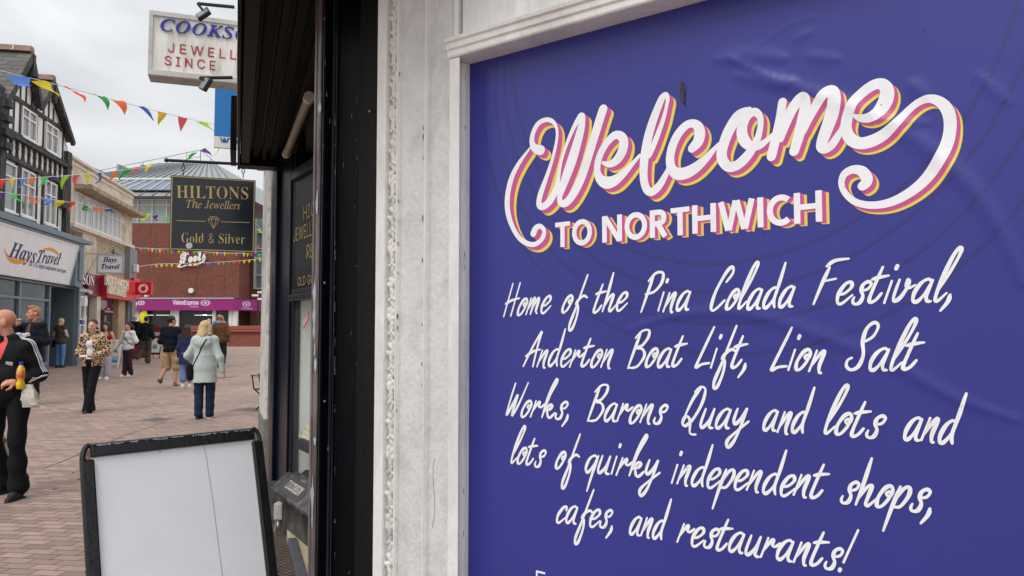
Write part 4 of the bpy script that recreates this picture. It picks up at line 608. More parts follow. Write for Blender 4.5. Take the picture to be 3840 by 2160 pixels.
def pH(a,z):
    i=min(max((a-s0)/(s1-s0)*(NX*2-1),0),NX*2-2); j=min(max((z-z0)/(z1-z0)*(NZ*2-1),0),NZ*2-2); i0,j0=int(i),int(j); fi,fj=i-i0,j-j0
    return Hh[j0,i0]*(1-fi)*(1-fj)+Hh[j0,i0+1]*fi*(1-fj)+Hh[j0+1,i0]*(1-fi)*fj+Hh[j0+1,i0+1]*fi*fj
w_=NX*2; mb.add([B2.P(S_[j,i],Z_[j,i],Hh[j,i]) for j in range(NZ*2) for i in range(w_)],[(j*w_+i,j*w_+i+1,(j+1)*w_+i+1,(j+1)*w_+i) for j in range(NZ*2-1) for i in range(w_-1)])
o=mb.build('sheet',pm,PO,True)
def Pf(x,y,e=0): return B2.P(x,y,pH(x,y)+e)
white=M('vinyl_white',lin(246,248,252),.42,.02,3,dirt=lin(214,214,214),dscale=14,damt=.3); pink=M('vinyl_pink',lin(206,84,148),.42,.03,3); yel=M('vinyl_yellow',lin(240,214,88),.42,.03,3)
# faint rings behind the lettering
ring=M('ring_violet',lin(46,49,124),.42,.05,1.4)
mb=MB()
import numpy.linalg as LA
c5=lambda x,y:((1860+x/2.862)/1.4907,(960+y/2.862)/1.4907)
c6=lambda x,y:((2660+x/2.576)/1.4907,(940+y/2.576)/1.4907)
c7=lambda x,y:((1860+x/1.9067)/1.4907,(1400+y/1.9067)/1.4907)
c8=lambda x,y:((2660+x/1.9068)/1.4907,(1400+y/1.9068)/1.4907)
RG=[[c5(350,0),c5(800,450),c5(1500,860),c5(2200,1040),c6(650,980),c6(1400,780),c6(1990,440)],[c5(640,0),c5(1000,300),c5(1900,670),c5(2400,730),c6(1200,500),c6(1740,210),c6(2040,0)],[c5(1020,0),c5(1500,240),c5(2000,370),c6(600,350),c6(1000,200),c6(1480,0)],[c5(1650,0),c5(2000,60),c5(2500,70),c6(0,130),c6(400,90),c6(760,0)]]
for pts in RG:
    q=np.array([BQ(*p) for p in pts]); Am=np.c_[2*q,np.ones(len(q))]; sol=LA.lstsq(Am,(q**2).sum(1),rcond=None)[0]; cx,cy=sol[:2]; r=math.sqrt(sol[2]+cx*cx+cy*cy)
    arc=[(cx+r*math.cos(a),cy+r*math.sin(a)) for a in np.linspace(0,2*math.pi,640)]; run=[]
    for x,y in arc+[(99,99)]:
        if .004<x<2.19 and .31<y<2.355: run.append((x,y,.0085))
        elif len(run)>2: ribbon(mb,run,Pf,.0003,.0001); run=[]
        else: run=[]
mb.build('ring_pattern',ring,PO)
# "Welcome": brush strokes, traced as centre line and width
K1=lambda x,y,w:((1860+x/2.683)/1.4907,(420+y/2.683)/1.4907,w/2.683/1.4907)
K2=lambda x,y,w:((2400+x/2.683)/1.4907,(300+y/2.683)/1.4907,w/2.683/1.4907)
K3=lambda x,y,w:((2900+x/2.415)/1.4907,(260+y/2.415)/1.4907,w/2.415/1.4907)
ST=[(K1,[(378,1222,72),(400,1172,64),(440,1148,50),(478,1175,46),(487,1225,44),(460,1285,46),(390,1332,50),(310,1320,52),(235,1265,52),(175,1170,52),(132,1050,60),(116,930,64),(127,790,62),(165,650,58),(225,530,48),(285,442,34),(345,362,20)]),
 (K1,[(452,385,100),(405,372,90),(372,335,66),(364,270,56),(384,190,54),(430,115,52),(500,80,48),(565,92,44),(608,150,34),(617,240,32),(596,370,36),(556,520,40),(505,670,50),(458,800,62),(435,890,62),(442,945,66),(490,945,74),(555,880,78),(605,780,70),(630,660,44),(645,560,36),(680,420,34),(735,270,40),(800,130,52),(862,40,72),(868,110,78),(848,210,92),(812,340,104),(765,490,112),(712,640,104),(666,770,84),(642,865,60),(660,918,70),(715,908,84),(780,825,92),(845,700,96),(900,550,98),(948,395,98),(1000,230,98),(1050,70,98),(1082,-25,98)]),
 (K1,[(1080,512,34),(1140,528,64),(1215,488,92),(1270,405,104),(1290,310,102),(1262,245,90),(1195,238,82),(1120,310,76),(1060,410,76),(1028,510,76),(1022,600,76),(1050,675,96),(1115,712,122),(1195,692,112),(1285,622,80),(1375,525,50),(1450,440,34)]),
 (K2,[(95,760,64),(145,650,62),(200,510,54),(245,380,44),(274,260,38),(284,190,44),(262,152,56),(225,190,74),(178,300,84),(125,445,92),(82,600,96),(52,770,96),(42,900,90),(45,1010,86),(72,1100,84),(122,1128,84),(188,1078,82),(240,1000,70),(292,900,50)]),
 (K2,[(530,688,92),(585,625,112),(606,545,114),(590,475,100),(540,440,84),(470,458,84),(392,542,90),(337,652,92),(308,780,90),(322,890,98),(382,945,120),(472,935,122),(570,880,108),(668,792,82),(745,706,54),(795,648,36)]),
 (K2,[(1100,300,60),(1062,325,100),(985,375,112),(902,505,112),(848,640,108),(826,740,108),(842,820,106),(900,876,102),(980,860,100),(1060,792,100),(1130,700,88),(1190,580,70),(1217,450,58),(1208,370,66),(1160,325,84),(1092,355,92),(1042,440,100),(1030,540,110),(1062,622,112),(1122,668,92),(1200,664,80),(1275,615,58),(1335,556,42)]),
 (K2,[(1437,224,86),(1410,400,88),(1370,590,95),(1326,772,94)]),
 (K2,[(1420,600,60),(1480,450,66),(1540,320,72),(1590,230,80)]),
 (K3,[(30,600,70),(95,480,75),(165,360,76),(228,275,80),(278,262,98),(290,350,98),(268,470,104),(232,610,95),(191,744,86)]),
 (K3,[(262,570,72),(335,425,78),(405,305,86),(472,218,96),(535,202,106),(558,275,112),(538,390,120),(498,510,112),(458,620,104),(436,700,88),(468,726,80),(530,690,75),(592,600,65),(650,510,46)]),
 (K3,[(728,418,24),(790,446,62),(878,440,90),(958,390,112),(1018,290,126),(1032,195,114),(985,136,100),(902,150,96),(802,222,92),(722,312,92),(676,430,96),(662,540,96),(702,632,106),(790,672,108),(900,650,112),(1010,590,102),(1120,492,80),(1220,382,66),(1320,302,66),(1430,270,76),(1530,312,92),(1590,402,102),(1604,530,102),(1574,680,106),(1490,850,106),(1370,1010,96),(1220,1130,86),(1050,1210,76),(882,1232,66),(742,1200,60),(652,1120,54),(620,1030,54),(648,950,66),(725,910,76),(805,925,92),(848,985,100),(842,1030,94),(812,1058,86)])]
Wl=MB();Wp=MB();Wy=MB()
KS=[[K(*p) for p in crv(pts,7)] for K,pts in ST]
for i,px in enumerate(KS):
    for j in range(10):
        t=(j+1)/10*1.0; dx,dy=15.5*t,13.5*t; tgt,base=(Wp,.0013) if j<6 else (Wy,.0006)
        q=[]
        for u,v,w in px:
            a,z=BQ(u+dx,v+dy); a2,z2=BQ(u+dx,v+dy+w); q.append((a,z,abs(z-z2)))
        ribbon(tgt,q,Pf,base+.00003*(i%3)+ (.00008*(5-j) if j<6 else .00008*(9-j))*.5,.0002)
    q=[]
    for u,v,w in px:
        a,z=BQ(u,v); a2,z2=BQ(u,v+w); q.append((a,z,abs(z-z2)))
    ribbon(Wl,q,Pf,.0022+.00012*(i%4),.0004)
Wl.build('script_lettering',white,PO); Wp.build('script_lettering_edge',pink,PO); Wy.build('script_lettering_shade',yel,PO)
c4=lambda x,y:((2040+x/2.342)/1.4907,(680+y/2.342)/1.4907)
def bl(x,y): return BQ(*c4(x,y))
CAPS={'T':(.68,[[(0,.9),(.68,.9)],[(.34,0),(.34,.82)]]),'O':(.9,[[(.45+.345*math.sin(q),.5+.415*math.cos(q)) for q in [k*math.pi/16 for k in range(33)]]]),'N':(.82,[[(.1,0),(.1,1)],[(.72,0),(.72,1)],[(.12,.97),(.70,.03)]]),
'R':(.7,[[(.1,0),(.1,1)],crv([(.1,.905),(.3,.905),(.45,.88),(.53,.76),(.5,.58),(.36,.5),(.1,.495)],5),[(.3,.5),(.58,0)]]),'H':(.84,[[(.1,0),(.1,1)],[(.74,0),(.74,1)],[(.1,.52),(.74,.52)]]),
'W':(1.16,[[(.07,1),(.3,0)],[(.33,0),(.56,1)],[(.6,1),(.83,0)],[(.86,0),(1.09,1)]]),'I':(.22,[[(.11,0),(.11,1)]]),'C':(.74,[[(.44+.345*math.cos(q),.5+.415*math.sin(q)) for q in [.85+k*(2*math.pi-1.7)/20 for k in range(21)]]])}
for (dx,mt,nm,e) in ((0,white,'capital_lettering',.0024),(.0045,pink,'capital_lettering_edge',.0019),(.0088,pink,'capital_lettering_edge',.0015),(.0122,yel,'capital_lettering_shade',.0011),(.0152,yel,'capital_lettering_shade',.0007)):
    mb=MB(); kk=0
    for wd,pa,pe in (('TO',bl(100,583),bl(425,552)),('NORTHWICH',bl(512,540),bl(2450,352))):
        ch_=.0725; tot=sum(CAPS[c][0]+.09 for c in wd)-.09; L_=pe[0]-pa[0]; kx=L_/tot; x=0
        for c in wd:
            for stt in CAPS[c][1]:
                kk+=1; ribbon(mb,[(pa[0]+dx+(x+gx)*kx,pa[1]-dx*.45+(pe[1]-pa[1])*(x+gx)*kx/L_+gy*ch_,ch_*(.2 if not(abs(stt[0][1]-stt[-1][1])<.01 and len(stt)==2) else .18)) for gx,gy in stt],Pf,e+.00007*(kk%4),.00006,0)
            x+=CAPS[c][0]+.09
    mb.build(nm,mt,PO)
# handwriting
HW={'a':(.88,[[(.62,.85),(.45,1),(.2,.83),(.05,.4),(.1,.05),(.28,.02),(.48,.35),(.63,.92)],[(.63,.95),(.56,.35),(.64,.04),(.8,.0)]]),
'c':(.68,[[(.55,.76),(.52,.98),(.32,.93),(.08,.5),(.08,.1),(.27,0),(.62,.33)]]),
'd':(.86,[[(.6,.85),(.42,1),(.18,.8),(.05,.35),(.12,.03),(.3,.03),(.52,.4),(.6,.8)],[(.62,2.2),(.6,1.2),(.56,.4),(.7,0)]]),
'e':(.7,[[(.08,.42),(.32,.48),(.54,.75),(.45,.99),(.22,.9),(.05,.45),(.12,.05),(.33,0),(.68,.38)]]),
'f':(.78,[[(.5,2.15),(.38,1.2),(.24,.1),(.12,-.7),(.2,-1.08),(.38,-.95),(.47,-.25),(.38,.35),(.18,.45)],[(.18,.45),(.3,.7),(.58,.93),(.86,.82)]]),
'h':(.88,[[(.12,2.2),(.1,1),(.04,0)],[(.07,.3),(.3,.85),(.5,.95),(.48,.5),(.46,.1),(.6,.03),(.84,.35)]]),
'i':(.36,[[(.12,1),(.08,0)],[(.14,1.55),(.16,1.68)]]),
'k':(.86,[[(.06,0),(.2,1.2),(.46,2.1),(.4,2.3),(.24,1.85),(.1,.9),(.06,0)],[(.1,.3),(.35,.75),(.55,.72),(.45,.5),(.2,.42)],[(.28,.44),(.42,.08),(.6,0),(.84,.3)]]),
'l':(.5,[[(.08,.5),(.36,1.4),(.5,2.1),(.42,2.32),(.26,2),(.1,1),(.06,.2),(.17,0),(.44,.35)]]),
'm':(1.02,[[(.1,1),(.02,0)],[(.05,.3),(.3,.92),(.4,.9),(.33,0)],[(.36,.35),(.62,.92),(.72,.85),(.68,.2),(.82,0)]]),
'n':(.76,[[(.12,1),(.03,0)],[(.06,.25),(.34,.88),(.5,.95),(.44,.3),(.52,-.03),(.62,-.06)]]),
'o':(.7,[[(.42,.75),(.34,.62),(.5,.5),(.56,.8),(.43,1),(.2,.85),(.04,.4),(.1,.03),(.3,.04),(.5,.4),(.57,.75)]]),
'p':(.76,[[(.14,1),(.05,0),(0,-1.08)],[(.08,.35),(.3,.9),(.52,1),(.6,.65),(.4,.12),(.12,.05)]]),
'q':(.8,[[(.6,.85),(.42,1),(.15,.8),(.05,.3),(.15,.02),(.3,.05),(.5,.45),(.64,.95)],[(.64,1),(.55,0),(.5,-1.08)]]),
'r':(.74,[[(.12,1),(.02,0)],[(.06,.35),(.28,.85),(.4,.95),(.4,.7),(.56,.62),(.76,.82)]]),
's':(.72,[[(.4,.62),(.58,.7),(.64,.92),(.48,1.02),(.3,.88),(.3,.62),(.44,.35),(.38,.05),(.16,0),(.06,.15),(.08,.32)]]),
't':(.64,[[(.22,1.62),(.12,.9),(.05,.2),(.14,0),(.34,.1),(.5,.4)],[(-.08,1.06),(.2,1.14),(.58,1.2)]]),
'u':(.84,[[(.1,1),(.04,.3),(.12,.02),(.3,.1),(.5,.5),(.58,1)],[(.58,1),(.52,.2),(.6,.02),(.76,0)]]),
'v':(.78,[[(.08,1),(.04,.3),(.12,.02),(.34,.2),(.5,.7),(.44,.98),(.42,.72),(.56,.6),(.78,.72)]]),
'y':(.86,[[(.1,1),(.06,.45),(.18,.2),(.4,.45),(.56,1)],[(.6,1),(.52,.1),(.4,-.6),(.2,-1),(.05,-.9),(.05,-.6),(.4,-.15),(.86,.35)]]),
'H':(1.0,[[(.1,2.05),(0,0)],[(.66,2.05),(.55,0)],[(-.1,.8),(.3,.98),(.9,1.08)]]),
'P':(1.0,[[(.2,2.05),(.1,1),(0,0)],[(-.05,1.7),(.3,2.12),(.75,2.08),(.82,1.55),(.5,1.1),(-.02,.98)]]),
'C':(.95,[[(.58,1.45),(.82,1.9),(.7,2.22),(.42,1.95),(.1,1),(.08,.2),(.33,0),(.78,.5)]]),
'F':(.95,[[(.25,1.75),(.12,1),(0,0)],[(.1,1.8),(.4,2.05),(1,2.1)],[(.1,1.08),(.68,1.18)]]),
'A':(1.0,[[(0,0),(.35,1.2),(.72,2.1),(.72,1.9),(.7,1),(.72,0)],[(0,.62),(.45,.92),(.95,1.05)]]),
'B':(1.02,[[(.22,1.95),(.1,1),(0,0)],[(-.02,1.7),(.3,2.08),(.7,2.08),(.75,1.68),(.5,1.25),(.2,1.15),(.6,1.05),(.82,.68),(.6,.15),(.3,.02),(0,.04)]]),
'L':(.76,[[(.42,2.1),(.2,1.1),(0,.12),(.05,.0),(.3,.14),(.7,.2)]]),
'S':(.98,[[(.5,1.3),(.8,1.55),(.88,2),(.66,2.18),(.42,1.9),(.42,1.3),(.62,.7),(.55,.15),(.28,-.02),(.04,.15),(0,.42),(.16,.55)]]),
'W':(1.0,[[(.1,2.05),(.02,1),(0,.05),(.25,.7),(.45,1.35),(.4,.5),(.42,.02),(.7,.8),(.98,2.1)]]),
'Q':(1.05,[[(.3,1.85),(.55,2.12),(.85,1.95),(.86,1.2),(.6,.4),(.3,.05),(.08,.15),(.1,.48),(.3,.52),(.5,.2),(.65,-.35),(.98,-.42)],[(.58,2.08),(.3,1.5),(.1,.6)]]),
',':(.3,[[(.12,.2),(.12,-.1),(-.06,-.5)]]),'!':(.4,[[(.3,2),(.1,.42)],[(.04,.0),(.05,.08)]])}
xh=.0475; SL=.33
LN=[[('Home',c5(85,652),c5(575,610)),('of',c5(700,610),c5(930,604)),('the',c5(1035,600),c5(1395,586)),('Pina',c5(1560,604),c5(2085,573)),('Colada',c6(0,575),c6(820,533)),('Festival,',c6(1010,524),c6(2360,474))],
[('Anderton',c5(295,1180),c5(1250,1196)),('Boat',c5(1418,1200),c5(2000,1188)),('Lift,',c5(2150,1198),c6(375,1122)),('Lion',c6(605,1143),c6(1115,1160)),('Salt',c6(1310,1150),c6(2010,1150))],
[('Works,',c7(75,303),c7(530,325)),('Barons',c7(658,336),c7(1205,360)),('Quay',c7(1320,380),c8(270,388)),('and',c8(378,408),c8(690,428)),('lots',c8(815,432),c8(1230,462)),('and',c8(1382,470),c8(1762,498))],
[('lots',c7(103,640),c7(340,668)),('of',c7(422,682),c7(565,690)),('quirky',c7(632,702),c7(1160,756)),('independent',c7(1248,780),c8(815,896)),('shops,',c8(930,920),c8(1600,1000))],
[('cafes,',c7(428,1058),c7(845,1115)),('and',c7(950,1147),c7(1200,1190)),('restaurants!',c7(1295,1207),c8(990,1420))]]
rr=random.Random(5)
for i,line in enumerate(LN):
    mb=MB(); kk=0
    for wd,pa,pb in line:
        a=BQ(*pa); b=BQ(*pb); tot=sum(HW[c][0] for c in wd)*xh; L_=b[0]-a[0]; kx=L_/tot; x=0
        for ch in wd:
            adv,sts=HW[ch]; jy=rr.uniform(-.002,.002)
            for stt in sts:
                w0=xh*.168; 
                if len(stt)==2 and abs(stt[0][1]-stt[1][1])<.2 and abs(stt[0][0]-stt[1][0])<.1: w0=xh*.27
                pts=[]
                cs=crv(stt,6); nn_=len(cs)-1
                for ii,(gx,gy) in enumerate(cs):
                    px_=a[0]+(x+gx*xh)*kx+gy*xh*SL*.92; py_=a[1]+(b[1]-a[1])*((x+gx*xh)*kx/L_)+gy*xh+jy; pts.append((px_,py_,w0*(.62+.38*min(1,min(ii,nn_-ii)/(nn_*.3+.01)))*(1+.12*math.sin(ii*.5))))
                kk+=1; ribbon(mb,pts,Pf,.0012+.00012*(kk%6),.0003)
            x+=adv*xh
    mb.build('handwritten_lettering',white,PO)
mb=MB(); q=BQ(1349,1434); 
for x0,x1,y0,y1 in ((0,.006,-.06,0),(.006,.032,-.006,0),(.006,.028,-.034,-.028)): mb.add([Pf(q[0]+x,q[1]+y,.001) for x,y in ((x0,y0),(x1,y0),(x1,y1),(x0,y1))],[(0,1,2,3)])
mb.build('small_lettering',white,PO)
mb=MB(); q=BQ(1717,238); rr=random.Random(2)
for _ in range(26):
    t=rr.random(); c=(q[0]+.004*rr.uniform(-1,1)+t*.003,q[1]+.03-t*.062); r=.0075*math.sin(math.pi*min(.95,t+.12))+.0015
    mb.add([Pf(c[0]+r*rr.uniform(.5,1.1)*math.cos(a)*.8,c[1]+r*rr.uniform(.6,1.2)*math.sin(a)*1.3,.0008+.0025*rr.random()) for a in [k*math.pi/3 for k in range(6)]],[tuple(range(6))])
mb.build('torn_patch',M('torn_dark',lin(66,56,54),.8,.7,120),PO)
mb=MB()
for _ in range(70):
    a,z=rr.uniform(.05,1.5),rr.uniform(.7,2.3); r=rr.uniform(.0006,.0018); mb.add([Pf(a+r*math.cos(t),z+r*math.sin(t),.0034) for t in [k*math.pi/3 for k in range(6)]],[tuple(range(6))])
mb.build('dirt_speck',M('speck_dark',lin(40,38,50),.8),PO)
# ================================================================== BLACK SHOPFRONT
blk=M('black_paint',lin(10,11,15),  .4,.35,6,.25,30,dirt=lin(22,22,24),dscale=10,damt=.25,spec=.07,stretch=(1,1,.25)); nvy=M('navy_black_paint',lin(12,17,32),.28,.3,4,.2,30,dirt=lin(30,34,46),dscale=12,damt=.3,spec=.3,stretch=(1,1,.2))
brn=M('brown_black_timber',lin(15,13,12),.6,.35,8,.8,60,dirt=lin(29,26,25),dscale=14,damt=.4,stretch=(6,6,.12),spec=.2); pst=M('peeling_brown_paint',lin(118,108,106),.2,.25,6,.3,40,dirt=lin(46,42,42),dscale=11,damt=.8,stretch=(1,1,.18)); peel=M('peeled_primer',lin(168,178,190),.7,.2,30)
gold=M('gold_letter',lin(196,174,112),.45,.1,20,metal=.2)
f1=lambda Y:.293-.357*Y
BS=thing('black_shopfront','black jewellers shopfront with an overhanging fascia and a recessed display window','shopfront',(-1.9,6.2,0))
def wallseg(name,pts,th,z0,z1,mat,bev=.003,par=None):
    """plan polyline extruded up, thickness to the right/away"""
    mb=MB()
    for (x0,y0),(x1,y1) in zip(pts[:-1],pts[1:]):
        d=Vector((x1-x0,y1-y0,0)).normalized(); nn=Vector((d.y,-d.x,0))*th
        a=[Vector((x0,y0,0)),Vector((x1,y1,0)),Vector((x1,y1,0))+nn,Vector((x0,y0,0))+nn]; mb.prism([p+Vector((0,0,z0)) for p in a],[p+Vector((0,0,z1)) for p in a])
    return mb.build(name,mat,par or BS,bevel=bev)
px=lambda u,Y:(at(u,832,Y).x,Y)
wallseg('grooved_return',[px(946,2.74),px(897,2.9)],.1,-.02,3.2,brn)
wallseg('plain_return',[px(899,2.93),px(832,3.02)],.1,-.02,3.2,blk)
wallseg('corner_strip',[px(834,3.0),px(805.5,3.04)],.06,-.02,3.2,nvy)
wallseg('corner_bead',[px(808,2.985),px(801,3.0)],.05,-.02,3.2,blk,.004); 
mb=MB(); p0,p1,p2=px(804,2.995),px(793,3.01),px(781.5,3.06); 
for a,b,o in ((p0,p1,.0),(p1,p2,.0)): pass
mb.prism([Vector((*p0,-.02)),Vector((*p1,-.02)),Vector((*p2,-.02)),Vector((-.72,3.3,-.02))],[Vector((*p0,3.2)),Vector((*p1,3.2)),Vector((*p2,3.2)),Vector((-.72,3.3,3.2))]); cp=mb.build('corner_post',pst,BS,bevel=.006)
mb=MB(); mb.tube([Vector((*px(798.5,2.995),-.02)),Vector((*px(798.5,2.995),3.2))],.006,8); mb.tube([Vector((*px(787,3.03),-.02)),Vector((*px(787,3.03),3.2))],.005,8); mb.build('post_moulding',pst,cp,True)
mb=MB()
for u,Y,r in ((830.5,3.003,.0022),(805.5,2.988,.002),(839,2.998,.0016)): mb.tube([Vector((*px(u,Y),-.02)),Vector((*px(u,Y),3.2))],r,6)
each(mb,'edge_highlight',M('edge_highlight_grey',lin(58,60,68),.3,.5,6,stretch=(1,1,.3),dirt=lin(16,17,22),dscale=3,damt=.9),BS,smooth=True)  # lighter grey bead lines painted in as gloss highlights along the post edges
mb=MB(); rr=random.Random(8)
for v0,v1,u in ((690,860,790),(480,540,793),(860,900,792),(1195,1330,792),(900,935,795),(250,285,797),(1100,1120,796)):
    z0_=at(u,v1,2.99).z; z1_=at(u,v0,2.99).z; n_=max(4,int((z1_-z0_)/.03))
    for sgv in (0,):
        Lp=[];Rp=[]
        for k in range(n_+1):
            z=z0_+(z1_-z0_)*k/n_; w=(.003+.009*rr.random())*math.sin(math.pi*(k+.4)/(n_+.8)); c=Vector((at(u,832,2.985).x,2.985,z)); Lp.append(c+Vector((-w,.004,0)));Rp.append(c+Vector((w*.6,-.002,0)))
        m_=len(Lp); mb.add(Lp+Rp,[(i,i+1,m_+i+1,m_+i) for i in range(m_-1)])
mb.build('peeling_paint',peel,cp)
mb=MB()
for u,v in ((817,48),(817,712),(817,1010)): 
    c=at(u,v,2.99); mb.ell(c,(.006,.005,.006),10,6)
c=at(931,280,2.78); mb.ell(c,(.007,.006,.007),10,6); each(mb,'screw_head',M('screw_steel',lin(120,118,116),.35,.2,20,metal=.8),BS,smooth=True)
rr=random.Random(4)
mb=MB()
for _ in range(46):
    u=rr.choice((rr.uniform(808,830),rr.uniform(838,895),842,842,897)); Y=2.96 if u<833 else 2.93; v=rr.uniform(60,1440); h=rr.uniform(3,26); w=rr.uniform(.5,1.3); y_=Y if u<833 else 3.0-(u-832)/67*.09-.012
    mb.add([at(u,v,y_),at(u+w,v+1,y_),at(u+w*rr.uniform(.5,1.5)+rr.uniform(-2,2),v+h,y_),at(u+rr.uniform(-2,2),v+h-1,y_)],[(0,1,2,3)])
mb.build('scratch',M('scratch_grey',lin(92,92,96),.8),BS)
# lobby, window splay, far pilaster
SP=Fac((-1.92,6.2),(.6,-1)); 
if SP.n.x>0 and SP.n.y>0: SP.n=-SP.n
if SP.n.y>0: SP.n=-SP.n
wa=SP.az
a_l,a_r=wa(733,1000)[0],2.6
zt=wa(735,760)[1]; zb=wa(735,1190)[1]
mb=MB(); SP.box(mb,a_l,a_r,zb,zt,-.02,-.01); mb.build('display_window',M('display_glass',lin(150,160,158),.03,.1,2,spec=.5,alpha=.06),BS)
mb=MB(); SP.box(mb,a_l-.2,a_r,zb-.2,zt+.2,-.32,-.28); SP.box(mb,a_l-.06,a_l-.01,zb-.2,zt+.2,-.28,-.05); SP.box(mb,a_l-.2,a_r,zt+.2,zt+.24,-.32,-.05); mb.build('display_back',M('display_backing',lin(240,246,240),.7,.04,2),BS)
mb=MB(); SP.box(mb,a_l-.05,a_r,zb-.26,zb-.2,-.28,-.03); mb.build('display_floor',M('display_floor_dark',lin(60,60,64),.8),BS)
mb=MB(); SP.box(mb,-.02,.09,0,3.2,-.1,.02); SP.box(mb,.09,a_l-.12,0,3.2,-.1,-.012); SP.box(mb,a_l-.12,a_l-.06,0,3.2,-.1,.015); SP.box(mb,a_l-.06,a_l,0,3.2,-.06,.0)
mb.build('window_post',nvy,BS,bevel=.006)
mb=MB(); SP.box(mb,a_l,a_r,zt+.003,zt+.05,-.06,.035); SP.box(mb,a_l,a_r,zt+.05,zt+.09,-.06,.015); SP.box(mb,a_l,a_r,2.62,2.7,-.06,.03); mb.build('window_rail',nvy,BS,bevel=.008)
mb=MB(); SP.box(mb,a_l,a_r,zt+.09,2.62,-.06,-.004); tp=mb.build('text_panel',M('panel_black',lin(9,12,24),.3,.2,3,spec=.12),BS)
for s_,u0,v0,u1,v1,cp_h in (('HIGH',762,555,806,549,.1),('JEWELL',738,610,785,600,.1),('REP',770,652,800,647,.1),('OLD GO',748,720,790,712,.065)):
    a=wa(u0,v0); b=wa(u1,v1); text('gold_lettering',s_,'sans',M('gold_dim',lin(150,132,76),.6,.2,20),SP.mat(-.002),a,(b[0],a[1]),cp_h,tp,bold=.0,thick=.002)
mb=MB(); mb.prism([SP.P(a_l-.06,zb-.003,.0),SP.P(a_l-.06,zb-.003,-.06),SP.P(a_l-.06,zb-.14,-.06),SP.P(a_l-.06,zb-.14,.12),SP.P(a_l-.06,zb-.11,.13)],[SP.P(a_r,zb-.003,.0),SP.P(a_r,zb-.003,-.06),SP.P(a_r,zb-.14,-.06),SP.P(a_r,zb-.14,.12),SP.P(a_r,zb-.11,.13)]); sl=mb.build('window_sill',M('worn_black_sill',lin(50,50,52),.6,.4,10,.5,40,dirt=lin(130,128,124),dscale=7,damt=.7),BS,bevel=.006)
q=(zb-.11-zb+.003)/.13; sf=lambda x,y,e=0:SP.P(x,zb-.003+q*y+e*.7,y+e)   # y measured outwards on the slope
a0_=a_l+.1; mb=MB(); mb.add([sf(a0_,.015,.002),sf(a0_+.5,.015,.002),sf(a0_+.5,.115,.002),sf(a0_,.115,.002)],[(0,1,2,3)]); sk_=mb.build('name_plate',M('plate_charcoal',lin(58,56,56),.35,.1,5),sl)
text('lettering','T.D.COOKSON','sans',M('letter_white',(1,1,1)),lambda x,y,e=0:sf(x,-y,.003),(a0_+.06,-.085),(a0_+.42,-.085),.05,sl,thick=.0)
mb=MB(); SP.box(mb,-.02,a_r,0.0,zb-.14,-.1,.03); mb.build('stall_riser',M('black_stone_riser',lin(44,43,42),.85,.5,5,.8,18,dirt=lin(110,104,96),dscale=5,damt=.6),BS,bevel=.02)
wallseg('street_pilaster',[(-1.93,6.2),(f1(6.9)+.0,6.9),(f1(7.66)+.02,7.66)],.15,-.02,3.2,nvy)
mb=MB(); SP.box(mb,a_l+.1,3.4,-.02,3.2,-1.6,-.85); mb.build('rear_wall',blk,BS)
# soffit and fascia
up=lambda Y,o:(f1(Y)-o*.942,Y-o*.336)     # o = how far out from the frontage line
def long(mb,o0,o1,z0,z1,Y0=1.9,Y1=6.25): 
    a=[Vector((*up(Y0,o0),0)),Vector((*up(Y1,o0),0)),Vector((*up(Y1,o1),0)),Vector((*up(Y0,o1),0))]; mb.prism([p+Vector((0,0,z0)) for p in a],[p+Vector((0,0,z1)) for p in a])
mb=MB(); long(mb,-2.6,.28,2.9,3.3); mb.build('soffit',blk,BS)
mb=MB()
for o0,o1,z0 in ((.01,.06,2.87),(.085,.12,2.85),(.14,.19,2.865),(-.12,-.04,2.84),(-.5,-.42,2.86)): long(mb,o0,o1,z0,2.899)
mb.build('soffit_moulding',brn,BS,bevel=.006)
mb=MB(); long(mb,.21,.275,2.82,2.899); long(mb,.281,.30,2.80,3.6); fb_=mb.build('fascia_board',blk,BS,bevel=.004)
mb=MB(); long(mb,.3005,.306,2.97,3.3,4.1,5.9); mb.build('bare_wood_edge',M('bare_wood',lin(206,168,104),.8,.3,10),fb_)
mb=MB(); long(mb,.31,.352,2.84,3.25,5.75,6.3); mb.build('hanging_batten',blk,fb_)
mb=MB(); long(mb,-.3,.29,2.81,2.899,6.1,6.25); mb.build('end_board',blk,BS)
mb=MB(); long(mb,-3,.1,3.3,8,2.95,8.6); mb.build('upper_wall',M('white_render',(1,1,1)),BS)
t=thing('strip_light','dusty white fluorescent strip light fixed under the black overhanging fascia','light',at(748,320,4.8))
mb=MB(); a,b=at(776,250,4.15),at(722,384,5.45); mb.tube([a,b],.026,12); mb.build('tube_cover',M('dusty_diffuser',lin(146,134,116),.5,.1,6),t,True); mb=MB(); d=(b-a).normalized(); mb.tube([b-d*.002,b+d*.06],.031,12); mb.tube([a-d*.05,a],.031,12); each(mb,'end_cap',M('cap_white',lin(190,184,172),.5),t,smooth=True)
